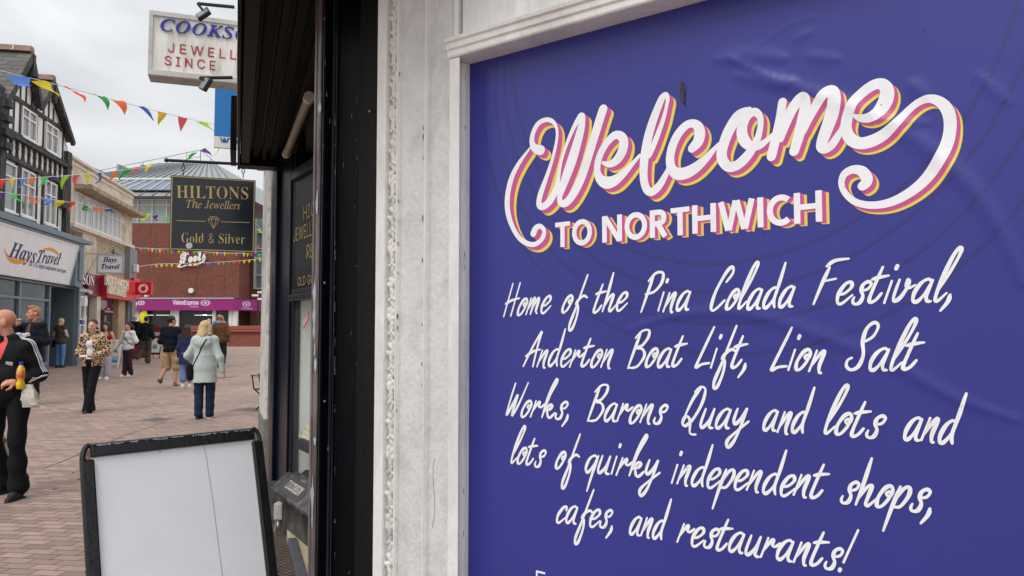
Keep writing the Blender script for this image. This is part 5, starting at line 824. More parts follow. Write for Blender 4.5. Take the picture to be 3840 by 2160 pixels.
# goods in the window
t=thing('necklace_bust','black velvet necklace bust with a thin chain in the jewellers window','display bust',SP.P(wa(752,1150)[0],zb-.2,-.3)); vel=M('black_velvet',lin(14,14,16),.95,.2,30)
bz_=zb-.2; bh=wa(760,1132)[1]-bz_; bc=SP.P(SP.az(764,1180,-.13)[0],bz_,-.13); ks=bh/.5; mb=MB(); mb.lathe([(r*.95,z*ks) for r,z in [(.09,0),(.11,.1),(.115,.22),(.08,.32),(.045,.38),(.04,.47),(.05,.5)]],bc,16); mb.build('bust',vel,t,True)
mb=MB(); mb.tube([bc+Vector((-.06,-.05,.33*ks)),bc+Vector((-.05,-.085,.24*ks)),bc+Vector((-.03,-.112,.14*ks)),bc+Vector((.01,-.1,.24*ks)),bc+Vector((.03,-.07,.33*ks))],.004,6); mb.ell(bc+Vector((-.03,-.114,.12*ks)),(.012,.006,.016)); mb.build('chain',M('silver',lin(210,210,214),.25,metal=1),t,True)
t=thing('ring_tray','black ring stand with a tilted tray of rings on a shelf above the necklace bust','display stand',bc+Vector((0,0,.62)))
mb=MB(); zs0,zs1=wa(752,1136)[1],wa(752,1109)[1]; SP.box(mb,wa(739,1120)[0],a_l+.8,zs0,zs1,-.24,-.02); mb.build('shelf',vel,t,bevel=.01)
mb=MB(); pz=zs1+.005; q=[SP.az(u,v,-.06) for u,v in ((753,1107),(790,1112),(790,1050),(770,1056),(760,1080))]; mb.prism([SP.P(a,max(z,pz),-.05-.3*max(0,z-pz)) for a,z in q],[SP.P(a,max(z,pz),-.07-.3*max(0,z-pz)) for a,z in q]); mb.build('tray',M('ring_tray_cream',lin(206,198,168),.6,.5,45,.5,60),t)
mb=MB(); q=wa(766,812); SP.poly(mb,[(q[0]-.055,q[1]-.05),(q[0]+.075,q[1]+.03),(q[0]+.075,q[1]+.09),(q[0]-.055,q[1]+.01)],-.0095,-.008); st_=thing('sale_sticker','small red sale sticker stuck slanting on the jewellers window','sticker',SP.P(*q,0)); mb.build('paper',M('sticker_red',lin(206,44,44),.5),st_)
text('lettering','SALE','sans',M('letter_white',(1,1,1)),SP.mat(-.0075),(q[0]-.04,q[1]-.027),(q[0]+.065,q[1]+.038),.04,st_,bold=.001,thick=.0)
# socket box, threshold, grating
t=thing('socket_box','weathered white outdoor socket box low on the black shopfront corner','socket box',at(705,1283,5.82)); c=at(706,1283,5.82)
mb=MB(); mb.box(c.x-.035,c.x+.03,c.y-.06,c.y+.02,c.z-.06,c.z+.06); mb.build('box',M('dirty_plastic',lin(196,192,184),.5,.1,20,dirt=lin(120,116,108),damt=.5),t,bevel=.008); mb=MB(); mb.tube([c+Vector((-.02,-.03,-.06)),c+Vector((-.03,-.04,-.16)),c+Vector((0,-.05,-.24)),c+Vector((.03,-.06,-.22))],.008,6); mb.build('cable',M('cable_grey',lin(150,146,140),.6),t,True)
step=M('sandy_threshold',lin(196,180,148),.85,.12,6,.4,60,dirt=lin(140,124,98),dscale=6,damt=.5)
mb=MB(); a=[Vector((*up(6.1,-.09),.0)),Vector((*up(2.4,-.09),.0)),Vector((*up(2.4,-1.6),.0)),Vector((*up(5.6,-1.2),.0))]; mb.prism(a,[p+Vector((0,0,.06)) for p in a]); mb.build('threshold',step,BS,bevel=.006)
mb=MB(); long(mb,-.135,-.08,0,.075,2.4,5.35); mb.build('kerb_edge',M('slate_edge',lin(84,84,88),.8,.2,12,.3,60),BS,bevel=.004)
gr_=M('rusty_grating',lin(104,84,74),.75,.35,14,.5,60,dirt=lin(66,54,48),dscale=8,damt=.6)
t=thing('pavement_grating','rusty pierced iron cellar grating set along the foot of the black shopfront','grating',(*up(5,.25),0))
mb=MB(); long(mb,-.075,.42,-.03,.012,2.4,6.3); mb.build('plate',gr_,t)
mb=MB()
for j in range(70):
    for i in range(10):
        Y=4.1+.032*j; o=-.06+.048*i+(.024 if j%2 else 0)
        if o<.41: c=[Vector((*up(Y+dy,o+do),.0132)) for dy,do in ((-.008,-.011),(0,-.015),(.008,-.011),(.008,.011),(0,.015),(-.008,.011))]; mb.add(c,[tuple(range(6))])
mb.build('slot',M('slot_black',lin(24,20,18),.9),t)
t=thing('litter','crumpled white plastic cup lying on the grating below the socket box','litter',at(706,1322,5.9)); c=at(706,1322,5.9); c.z=.05
mb=MB(); mb.ell(c,(.035,.03,.028),10,7); rr=random.Random(1); mb.v=[(x+rr.uniform(-.006,.006),y+rr.uniform(-.006,.006),z+rr.uniform(-.006,.006)) for x,y,z in mb.v]; mb.build('cup',M('cup_white',lin(220,220,216),.5,.1,30),t)
# next frontage beyond: pale corner pilaster, dark bracket
t=thing('neighbouring_pilaster','narrow weathered white corner pilaster at the far end of the black shopfront','pilaster',(f1(8),8,0))
pt=[(f1(7.68)-.01,7.68),(f1(8.5)-.035,8.5),(f1(8.5)+.3,8.6),(f1(7.68)+.3,7.68)]; mb=MB(); mb.prism([Vector((*p,.62)) for p in pt],[Vector((*p,3.35)) for p in pt]); mb.build('shaft',wp3,t,bevel=.006)
mb=MB(); mb.prism([Vector((p[0]-.01,p[1],-.02)) for p in pt],[Vector((p[0]-.01,p[1],.62)) for p in pt]); mb.build('base',M('grey_stone',lin(120,118,114),.8,.2,10),t,bevel=.01)
mb=MB(); mb.box(-2.2,2,8.62,9.2,-.02,8); mb.box(-1.9,3,9.2,14,-.02,8); mb.build('side_wall',M('side_brick_grey',lin(110,96,88),.9),t)
# ================================================================== SIGNS OVER THE STREET
def perp(Y,o=0):   # plane square to the black frontage, facing back along the street to the viewer
    f=Fac((f1(Y),Y),(1,.357)); 
    if f.n.y>0: f.n=-f.n
    return f
H_=perp(8.0); t=thing('hanging_sign','black and gold hanging jewellers sign with a diamond emblem on an iron bar','sign',H_.P(-.6,2.3)); hz=H_.az
(a0_,z1_),(a1_,z0_)=hz(430,440),hz(640,636); ins=M('sign_black',lin(24,29,40),.22,.12,2,coat=.2)
mb=MB(); H_.box(mb,a0_,a1_,z0_,z1_,-.04,0); pn=mb.build('panel',ins,t,bevel=.004)
mb=MB(); e=.0085
for q in ((a0_+e,a1_-e,z0_+e,z0_+2*e),(a0_+e,a1_-e,z1_-2*e,z1_-e),(a0_+e,a0_+2*e,z0_+2*e,z1_-2*e),(a1_-2*e,a1_-e,z0_+2*e,z1_-2*e)): H_.box(mb,*q,0,.004)
mb.build('gold_border',gold,pn)
HM=H_.mat(.003)
for s_,st,p0,p1,cp_h in (('HILTONS','serif',(443,498),(627,502),.128),('The Jewellers','ital',(467,523),(605,527),.08),('Gold & Silver','serif',(455,610),(616,614),.1)):
    text('gold_lettering',s_,st,gold,HM,hz(*p0),hz(*p1),cp_h,pn,bold=-.0016 if st=='serif' else .0,thick=.003)
mb=MB()
for p0,p1 in (((445,555),(517,557)),((557,558),(627,560))): ribbon(mb,[(*hz(*p0),.006),(*hz(*p1),.006)],HM,.002)
D_=[(523,552),(530,545),(545,546),(552,553),(537,575)]; lines=[D_+[D_[0]],[(523,552),(552,553)],[(530,545),(532,552),(537,575)],[(545,546),(544,553),(537,575)],[(532,552),(537,545.5),(544,553)]]
for i,ln in enumerate(lines):
    for p,q in zip(ln[:-1],ln[1:]): ribbon(mb,[(*hz(*p),.0045),(*hz(*q),.0045)],HM,.002+.0004*i,.0002)
mb.build('diamond_emblem',gold,pn)
mb=MB(); ribbon(mb,[(*hz(476,618),.062)],HM,.003); mb.build('round_sticker',M('sticker_grey',lin(206,206,208),.5),pn)
mb=MB(); b0,b1=H_.P(*hz(418,402),-.02),H_.P(*hz(668,415),-.02); b1=b1+(b1-b0)*.25; mb.tube([b0,b1],.016,10); mb.ell(b0,(.022,.022,.022)); ba=mb.build('iron_bar',bkm,t,True)
mb=MB()
for u,v0,v1 in ((461,404,440),(612,412,446)):
    for k in range(3):
        c=H_.P(*hz(u,v0+(v1-v0)*(k+.5)/3),-.02); r=.026; pl=(H_.d if k%2 else H_.n); mb.tube([c+pl*(r*.55*math.cos(q))+Vector((0,0,r*math.sin(q))) for q in [i*math.pi/5 for i in range(11)]],.005,5,cap=False)
mb.build('chain',bkm,t,True)
K_=perp(7.2); kz=K_.az; t=thing('projecting_sign','stained white box sign with blue and red lettering projecting above the black fascia','sign',K_.P(-.6,3.9))
(a0_,z1_),(_,z0_)=kz(376,26),kz(372,188); a1_=a0_+1.5
mb=MB(); K_.box(mb,a0_,a1_,z0_,z1_,-.22,-.01); bx=mb.build('casing',M('casing_grey',lin(176,174,168),.6,.15,5,dirt=lin(90,88,70),damt=.5),t,bevel=.004)
mb=MB(); K_.box(mb,a0_+.035,a1_-.03,z0_+.05,z1_-.045,-.01,.0); fc=mb.build('face',M('stained_acrylic',lin(236,236,234),.4,.04,3,dirt=lin(126,124,92),dscale=3.2,damt=.62,stretch=(2.2,2.2,.5)),t)
mb=MB()
for q in ((a0_,a1_,z0_,z0_+.05),(a0_,a1_,z1_-.045,z1_),(a0_,a0_+.035,z0_+.05,z1_-.045)): K_.box(mb,*q,-.01,.02)
mb.build('frame',M('frame_aluminium',lin(200,200,196),.45,.1,4,dirt=lin(120,116,96),damt=.5),t,bevel=.003)
lb=M('letter_blue',lin(36,46,150),.4); lr=M('letter_red',lin(170,52,54),.5)
KM=K_.mat(.0)
p=kz(401,77); text('lettering','COOKSON','bital',lb,KM,p,(p[0]+.92,p[1]+.0),.112,fc,bold=-.002,thick=.02)
p=kz(421,131); text('lettering','JEWELLERS','sans',lr,KM,p,(p[0]+.9,p[1]),.088,fc,bold=.0,track=170,thick=.005)
p=kz(412,163); text('lettering','SINCE','sans',lr,KM,p,(p[0]+.445,p[1]),.086,fc,bold=.0,track=170,thick=.005)
def flood(lab,pa,pb,hd,Y,tilt):
    t=thing('floodlight',lab,'floodlight',at(*hd,Y)); a,b=at(*pa,Y+.1),at(*pb,Y); mb=MB(); mb.tube([a,b],.016,8); mb.tube([b,at(hd[0],hd[1]-8,Y)],.012,6); mb.build('arm',bkm,t,True)
    c=at(*hd,Y); rot=Matrix.Rotation(tilt,3,'Y')@Matrix.Rotation(R(-35),3,'X'); mb=MB(); v=[(x*.062,y*.02,z*.046) for z in (-1,1) for x,y in ((-1,-1),(1,-1),(1,1),(-1,1))]; mb.hexa([c+rot@Vector(q) for q in v]); mb.build('lamp_head',bkm,t,bevel=.006); mb=MB(); v=[(x*.05,-.0205-y*.002,z*.036) for z in (-1,1) for x,y in ((-1,1),(1,1),(1,0),(-1,0))]; mb.hexa([c+rot@Vector(q) for q in v]); mb.build('lens',M('lamp_lens',lin(120,126,130),.1),t)
flood('small black floodlight on an arm above the stained white box sign',(590,18),(497,9),(512,36),6.6,R(-35)); flood('small black floodlight hanging under the stained white box sign',(585,195),(502,196),(518,212),6.7,R(-60))
Q_=perp(10.0); qz=Q_.az; t=thing('projecting_sign','bright blue projecting sign with a white lower band half hidden behind the black fascia','sign',Q_.P(-.9,3.9)); (a0_,z1_)=qz(541,222); z0_=qz(541,342)[1]; zb_=qz(541,370)[1]
mb=MB(); Q_.box(mb,a0_,a0_+.9,z0_,z1_,-.06,0); mb.build('blue_panel',M('sign_azure',lin(30,128,204),.4,.04,2),t); mb=MB(); Q_.box(mb,a0_,a0_+.9,zb_,z0_-.002,-.06,.002); wb_=mb.build('white_band',sgn,t); p=qz(552,357); text('lettering','www.','serif',M('letter_azure',lin(40,110,180),.4),Q_.mat(.003),p,(p[0]+.4,p[1]),.06,wb_) if 'w' in GLY['serif'] else text('lettering','www.','sans',M('letter_azure',lin(40,110,180),.4),Q_.mat(.003),p,(p[0]+.4,p[1]),.075,wb_,bold=.004)
# ================================================================== STREET FURNITURE
AB=thing('pavement_board','blank white pavement board in a black snap frame with chipped edges and a crack down the sheet','pavement board',at(440,1300,2.8))
hA=1.1; lb_,rb_=at(203,1160,2.56),at(668,1110,3.03)
tl=at(216,1136,2.56);tr_=at(644,1095,3.0); dA=(tr_-tl); dA.z=0; w_A=dA.length; dA.normalize(); nA=Vector((dA.y,-dA.x,0))  # towards the viewer
def AP(x,y,o=0):   # x along, y down the sloping face, o out
    lean=Vector((0,0,-.965))+nA*.26; lean.normalize(); out=dA.cross(lean); 
    if out.dot(nA)<0: out=-out
    return tl+dA*x+lean*y+out*o
def abox(mb,x0,x1,y0,y1,o0,o1): mb.hexa([AP(x0,y0,o0),AP(x1,y0,o0),AP(x1,y1,o0),AP(x0,y1,o0),AP(x0,y0,o1),AP(x1,y0,o1),AP(x1,y1,o1),AP(x0,y1,o1)])
fk=M('snap_frame_black',lin(24,24,26),.3,.3,20,.15,60); HB=1.08
mb=MB(); abox(mb,0,w_A,.0,HB,-.012,-.002); AB_p=mb.build('sheet',M('sheet_white',lin(236,238,243),.25,.03,1.5,.05,15,dirt=lin(214,216,224),dscale=1.5,damt=.4),AB)
mb=MB(); abox(mb,.012,w_A-.012,-.018,.022,-.012,.012); mb.build('top_rail',fk,AB,bevel=.006)
mb=MB(); abox(mb,-.02,.022,.028,HB,-.012,.012); mb.build('side_rail',fk,AB,bevel=.006); mb=MB(); abox(mb,w_A-.022,w_A+.02,.028,HB,-.012,.012); mb.build('side_rail',fk,AB,bevel=.006); mb=MB(); abox(mb,0.022,w_A-.022,HB-.04,HB,-.012,.012); mb.build('bottom_rail',fk,AB,bevel=.006)
mb=MB(); abox(mb,.012,w_A-.012,-.0235,-.0185,-.02,.006); mb.build('top_rail_lip',M('rail_grey_worn',lin(92,96,104),.35,.2,20,metal=.3),AB)
for sx_,x0 in ((1,.012),(-1,w_A-.012)):
    mb=MB(); pts=[AP(x0-sx_*.024*math.cos(q),.03-.05*math.sin(q),-.0) for q in [k*math.pi/12 for k in range(7)]]; mb.tube(pts,.009,8); mb.build('corner_cap',fk,AB,True); mb=MB(); abox(mb,min(x0-sx_*.018,x0+sx_*.0),max(x0-sx_*.018,x0+sx_*.0),-.006,.026,-.01,.003); mb.build('corner_plate',M('rusty_steel',lin(150,132,120),.6,.5,90,metal=.4,dirt=lin(110,60,36),dscale=40,damt=.8),AB)
mb=MB(); 
cl=[(.395,.026),(.402,.06),(.405,.14),(.411,.24),(.414,.35),(.418,.47),(.422,.6),(.425,.75),(.43,1.0)]; ribbon(mb,[(x,y,.0016) for x,y in cl],lambda x,y,e=0:AP(x,y,e-.002),.0008); mb.build('crack',M('crack_grey',lin(120,124,126),.9),AB_p)
rr=random.Random(6); mb=MB()
for _ in range(40):
    x=rr.uniform(.03,w_A-.03); l_=rr.uniform(.004,.03); mb.add([AP(x,-.0175,.0128),AP(x+l_,-.0175,.0128),AP(x+l_*.8,-.0175+rr.uniform(.002,.006),.0128),AP(x+.001,-.0175+rr.uniform(.001,.004),.0128)],[(0,1,2,3)])
mb.build('chipped_edge',M('chip_silver',lin(190,190,192),.4,metal=.5),AB)
mb=MB(); q=[AP(x,y,-.02) for x,y in ((0,0),(w_A,0),(w_A,HB),(0,HB))]; back=[tl+dA*x+(AP(0,y)-AP(0,0))-nA*.016 for x,y in ((0,0),(w_A,0),(w_A,HB),(0,HB))]; mb.prism(back,[p-nA*.02 for p in back]); mb.build('rear_panel',fk,AB)
mb=MB(); mb.add([AP(.235,.024,.001),AP(.243,.024,.001),AP(.237,.034,.001)],[(0,1,2)]); mb.build('tape_scrap',M('tape_tan',lin(190,176,160),.6),AB_p)
# small far boards
def aboard(lab,u,v,w,h,mat,Hd=None,panel=None,rot=0.0,legs=True,mats=None):
    p=ground(u,v); t=thing('pavement_sign',lab,'pavement board',p); c,s=math.cos(rot),math.sin(rot); Q=lambda x,y,z:p+Vector((c*x-s*y,s*x+c*y,z))
    fm=mats or mat; k=.22*h
    def slab(x0,x1,z0,z1,t0,t1):
        f=lambda x,z,tt:Q(x,-k*(1-z/h)-tt,z); mb=MB(); mb.hexa([f(x0,z0,t0),f(x1,z0,t0),f(x1,z0,t1),f(x0,z0,t1),f(x0,z1,t0),f(x1,z1,t0),f(x1,z1,t1),f(x0,z1,t1)]); return mb
    b=slab(-w/2,w/2,.12*h,h,0,.03).build('panel',mat,t,bevel=.01)
    for sx in (-1,1):
        mb=MB(); mb.tube([Q(sx*w*.44,-k*.98,.0),Q(sx*w*.44,-k*.8,.2*h)],.018,6); mb.tube([Q(sx*w*.44,k,.0),Q(sx*w*.44,0,h*.98)],.018,6); mb.build('leg',fm,t)
    if panel: slab(-w*.42,w*.42,panel[0]*h,panel[1]*h,.031,.036).build('insert',panel[2],t)
    return t,lambda x,z,e=0:Q(x,-k*(1-z/h)-.037-e,z)
whm=M('board_white',lin(226,228,230),.45,.04,3)
t,f=aboard('white pavement board with a blue picture beside the woman in the red top',283,925,.62,.95,whm,panel=(.18,.5,M('picture_blue',lin(70,140,190),.4,.6,4)))
t,f=aboard('burgundy pavement board behind the woman in the white tee shirt',350,908,.75,1.0,burg)
t,f=aboard('burgundy and white pavement board with an arched lettered top',393,901,.55,1.2,burg,panel=(.2,.68,whm)); text('lettering','TIMPSON','serif',wl,lambda x,z,e=0:f(x,z,e),(-.22,.93),(.22,.93),.13,t,bold=.003)
mb=MB(); mb.prism([f(.24*math.cos(q),1.2+.12*math.sin(q),-.03) for q in [k*math.pi/8 for k in range(9)]],[f(.24*math.cos(q),1.2+.12*math.sin(q),.0) for q in [k*math.pi/8 for k in range(9)]]); mb.build('arched_top',burg,t); mb=MB(); ribbon(mb,[(0.02,.48,.2)],f,.006); mb.build('printed_watch',M('print_grey',lin(150,152,156),.5,.4,30),t)
t,f=aboard('bright red pavement board behind the man in the navy jumper',457,905,.42,1.15,M('board_red',lin(208,38,42),.45,.05,3))
# banner seen edge on, folding chair
t=thing('roll_up_banner','narrow white roll up banner seen edge on beside the far corner pilaster','banner',ground(660,1098)); p=ground(660,1098); 
mb=MB(); mb.box(p.x-.03,p.x+.03,p.y-.02,p.y+.5,.0,1.53); mb.build('sheet',M('banner_white',lin(224,226,230),.5),t,bevel=.006); mb=MB(); [mb.box(p.x-.0315,p.x+.0,p.y-.0235,p.y-.0205,z,z+rr.uniform(.02,.05)) for z in (.35,.42,.52,.8,.9,.98,1.05,1.12)]; mb.build('printed_mark',M('banner_blue',lin(60,120,190),.5),t); mb=MB(); mb.box(p.x-.05,p.x+.05,p.y-.05,p.y+.55,0,.06); mb.build('foot',M('steel',(1,1,1)),t,bevel=.01)
p=ground(652,1030); t=thing('folding_chair','navy folding camping chair standing on the paving by the far corner','chair',p); cnv=M('navy_canvas',lin(46,58,98),.8,.1,20); k=.86
C_=lambda x,y,z:p+Vector((x*k,y*k,z*k))
mb=MB(); mb.prism([C_(-.05,-.2,.44),C_(.5,-.2,.42),C_(.5,.25,.42),C_(-.05,.25,.44)],[C_(-.05,-.2,.46),C_(.5,-.2,.44),C_(.5,.25,.44),C_(-.05,.25,.46)]); mb.build('seat',cnv,t)
mb=MB(); mb.prism([C_(.45,-.2,.44),C_(.5,.25,.44),C_(.6,.25,.95),C_(.58,-.2,.95)],[C_(.47,-.2,.44),C_(.52,.25,.44),C_(.62,.25,.95),C_(.6,-.2,.95)]); mb.build('backrest',cnv,t)
for y in (-.2,.25):
    for a,b in (((-.02,y,0),(.45,y,.46)),((.45,y,0),(-.05,y,.46)),((-.05,y,.44),(-.1,y,.74)),((.45,y,.44),(.6,y,.95))):
        mb=MB(); mb.tube([C_(*a),C_(*b)],.013,6); mb.build('leg' if b[2]<.5 else 'arm_post',bkm,t)
    mb=MB(); mb.prism([C_(-.12,y-.03,.74),C_(.55,y-.03,.68),C_(.55,y+.03,.68),C_(-.12,y+.03,.74)],[C_(-.12,y-.03,.76),C_(.55,y-.03,.7),C_(.55,y+.03,.7),C_(-.12,y+.03,.76)]); mb.build('armrest',cnv,t)
# ================================================================== BUNTING
def Mflag(name,c):
    m=bpy.data.materials.new(name); n,l=nt(m); b=n['Principled BSDF']; b.inputs['Roughness'].default_value=.6; b.inputs['Base Color'].default_value=(*c,1); t=n.new('ShaderNodeBsdfTranslucent'); t.inputs[0].default_value=(*c,1); x=n.new('ShaderNodeMixShader'); x.inputs[0].default_value=.45; l.new(b.outputs[0],x.inputs[1]); l.new(t.outputs[0],x.inputs[2]); l.new(x.outputs[0],n['Material Output'].inputs[0]); return m
FC={k:Mflag('flag_'+nm,lin(*c)) for k,nm,c in (('b','sky_blue',(100,150,236)),('y','yellow',(238,222,30)),('r','red',(248,76,50)),('g','green',(40,166,76)),('o','orange',(250,124,64)),('B','blue',(48,92,184)),('O','ochre',(226,184,50)),('p','coral',(232,96,98)),('l','lime',(170,226,48)),('v','violet',(92,46,140)),('G','mint_green',(84,214,116)))}
cord=M('bunting_cord',lin(214,214,218),.7)
def bunting(lab,string,flags,rad):
    """string: (u,v,Y); flags: colour, two top corners, tip, all on the string's depth"""
    S=crv(string,8); us=[q[0] for q in S]; Yat=lambda u:float(np.interp(u,us,[q[2] for q in S]))
    t=thing('bunting',lab,'bunting',at(*string[0][:2],string[0][2]),'strings of bunting across the street'); mb=MB(); mb.tube([at(*q) for q in S],rad,5); mb.build('cord',cord,t)
    for i,(c,a,b,tip) in enumerate(flags):
        Y=Yat(.5*(a[0]+b[0])); p,q,r=at(*a,Yat(a[0])),at(*b,Yat(b[0])),at(*tip,Y+.05*math.sin(i*2.3)); w=(q-p).length; N=6; mb=MB(); vs=[]
        nn=(q-p).cross(r-p).normalized()
        for j in range(N+1):
            f=j/N; e=f*f*(3-2*f)*.35+f*.65
            l_=p.lerp(r,e)+(q-p)*.10*math.sin(math.pi*f); r_=q.lerp(r,f)+(q-p)*.13*math.sin(math.pi*f)
            for k in range(5): vs.append(l_.lerp(r_,k/4)+nn*w*(.10*math.sin(f*4+i)*(.3+f)+.07*math.sin(k*1.3+f*3+i*1.7)*(1-f*.6)))
        mb.add(vs,[(j*5+k,j*5+k+1,(j+1)*5+k+1,(j+1)*5+k) for j in range(N) for k in range(4)]); mb.build('flag',FC[c],t,True)
bunting('nearest string of bunting with large flags, from the gables to the black fascia',[(-60,166,10),(0,178,10.5),(150,215,12),(300,255,13.5),(450,293,15),(545,314,16),(600,322,16.6)],
 [('b',(10,178),(72,200),(69,222)),('y',(84,199),(132,209),(141,248)),('r',(156,216),(194,227),(213,258)),('g',(232,234),(263,244),(274,274)),('o',(280,250),(314,258),(318,286)),('B',(347,267),(373,274),(388,302)),('O',(395,279),(421,285),(396,313)),('p',(447,292),(471,298),(451,331)),('l',(496,303),(523,310),(537,336))],.006)
bunting('string of bunting rising from the half timbered gables towards the zinc roof',[(-40,455,15),(0,452,16),(150,443,19),(280,431,23),(400,414,27),(500,379,30),(600,330,33)],
 [('r',(3,452),(20,451),(0,474)),('y',(27,450),(43,449),(25,474)),('b',(50,449),(66,448),(43,473)),('o',(70,448),(89,447),(65,466)),('G',(104,447),(120,445),(101,475)),('v',(129,444),(142,443),(120,469)),('l',(157,442),(175,441),(152,474)),('p',(184,441),(199,440),(183,469)),('y',(215,437),(232,435),(212,463)),('B',(245,434),(259,434),(242,463)),('o',(280,431),(294,430),(273,461)),('g',(309,426),(327,425),(304,454)),('r',(339,423),(358,421),(330,441)),('y',(366,419),(390,414),(360,426)),('g',(476,391),(496,384),(468,397)),('v',(502,378),(516,373),(534,394)),('l',(548,356),(562,349),(542,394))],.008)
bunting('string of bunting sagging in front of the lower half timbered windows to the hanging sign',[(-40,474,12),(0,483,13.5),(100,497,18),(200,513,24),(300,530,31),(380,541,38),(440,548,44)],
 [('v',(-3,482),(12,484),(0,501)),('G',(31,487),(48,489),(43,512)),('o',(67,493),(85,496),(83,515)),('b',(102,498),(119,500),(114,518)),('y',(137,503),(154,506),(149,524)),('r',(172,508),(188,510),(182,531)),('g',(204,514),(222,516),(220,531)),('o',(236,518),(253,521),(251,536)),('B',(267,525),(283,527),(279,539)),('y',(297,529),(314,532),(315,542)),('p',(328,534),(346,538),(342,545)),('l',(355,538),(372,540),(370,553)),('v',(385,541),(398,544),(398,555)),('G',(411,546),(427,548),(426,560))],.008)
cy='lvpgoybyrgoBylpvG'
bunting('far string of small bunting flags level with the script letters on the brick wall',[(331,623,40),(380,625,41),(430,627,42),(520,634,43),(600,637,44),(668,630,45)],
 [(cy[i%17],(331+i*9.6,623.5+i*.42+(.9 if i>9 else 0)),(338.5+i*9.6,624+i*.42+(.9 if i>9 else 0)),(334+i*9.6,634+i*.42)) for i in range(35)],.012)
bunting('farthest string of small bunting flags crossing just below the script letters',[(322,665,42),(350,670,42.5),(400,664,43),(500,662,44),(600,656,45),(668,649,46)],
 [(cy[(i*5+2)%17],(376+i*13,float(np.interp(376+i*13,(376,500,600,668),(666,662,656,649)))),(384.5+i*13,float(np.interp(384+i*13,(376,500,600,668),(666,662,656,649)))),(379+i*13,float(np.interp(376+i*13,(376,500,600,668),(666,662,656,649)))+8.5)) for i in range(22)],.012)
bunting('short string of bunting flags dangling beyond the hanging sign beside the corner pilaster',[(640,560,26),(655,575,26.3),(662,590,26.5),(668,600,26.6)],[('l',(644,573),(654,577),(660,588)),('p',(645,618),(655,617),(648,627)),('l',(658,616),(664,617),(661,630))],.008)
# ================================================================== PEOPLE: bodies grown as smooth implicit surfaces
def surfnet(f,lo,hi,h):
    lo=np.array(lo)-2*h; n=np.ceil((np.array(hi)+2*h-lo)/h).astype(int)+1; K=4; nc=(n+K-1)//K+1
    ax=[lo[i]+h*K*(np.arange(nc[i])+.5) for i in range(3)]; C=np.stack(np.meshgrid(*ax,indexing='ij'),-1).reshape(-1,3); cv=f(C).reshape(nc)
    big=np.repeat(np.repeat(np.repeat(cv,K,0),K,1),K,2)[:n[0],:n[1],:n[2]]; near=np.abs(big)<h*K*1.9; V=big.copy()
    idx=np.argwhere(near); V[near]=f(lo+h*idx)
    ins=V<0; s=np.zeros(n-1,int); cor=[(a,b,c) for a in (0,1) for b in (0,1) for c in (0,1)]; sl=lambda A,c:A[c[0]:n[0]-1+c[0],c[1]:n[1]-1+c[1],c[2]:n[2]-1+c[2]]
    for c in cor: s+=sl(ins,c)
    act=(s>0)&(s<8); ids=np.argwhere(act); vi=-np.ones(n-1,int); vi[act]=np.arange(len(ids)); acc=np.zeros((len(ids),3)); cnt=np.zeros(len(ids))
    for c in cor:
        for d in range(3):
            if c[d]==0:
                e=list(c); e[d]=1; a=sl(V,c)[act]; b=sl(V,e)[act]; m=(a<0)!=(b<0); t=np.where(m,a/np.where(m,a-b,1),0); p=np.tile(np.array(c,float),(len(ids),1)); p[:,d]+=t; acc[m]+=p[m]; cnt[m]+=1
    vs=lo+h*(ids+acc/cnt[:,None]); fs=[]
    for d in range(3):
        a=V; sh=[slice(1,n[i]-1) for i in range(3)]; s0=list(sh); s1=list(sh); s0[d]=slice(0,n[d]-1); s1[d]=slice(1,n[d]); A_,B_=ins[tuple(s0)],ins[tuple(s1)]; m=np.argwhere(A_!=B_); 
        off=np.ones(3,int); off[d]=0; m2=m+off; u,v=[(1,2),(2,0),(0,1)][d]; q=[]
        for du,dv in ((1,1),(0,1),(0,0),(1,0)):
            w=m2.copy(); w[:,u]-=du; w[:,v]-=dv; q.append(vi[w[:,0],w[:,1],w[:,2]])
        q=np.stack(q,1); flip=A_[tuple(m.T)]==False; q[flip]=q[flip][:,::-1]; fs.append(q[(q>=0).all(1)])
    return vs,np.concatenate(fs)
def N3(v): v=np.array(v,float); return v/np.linalg.norm(v)
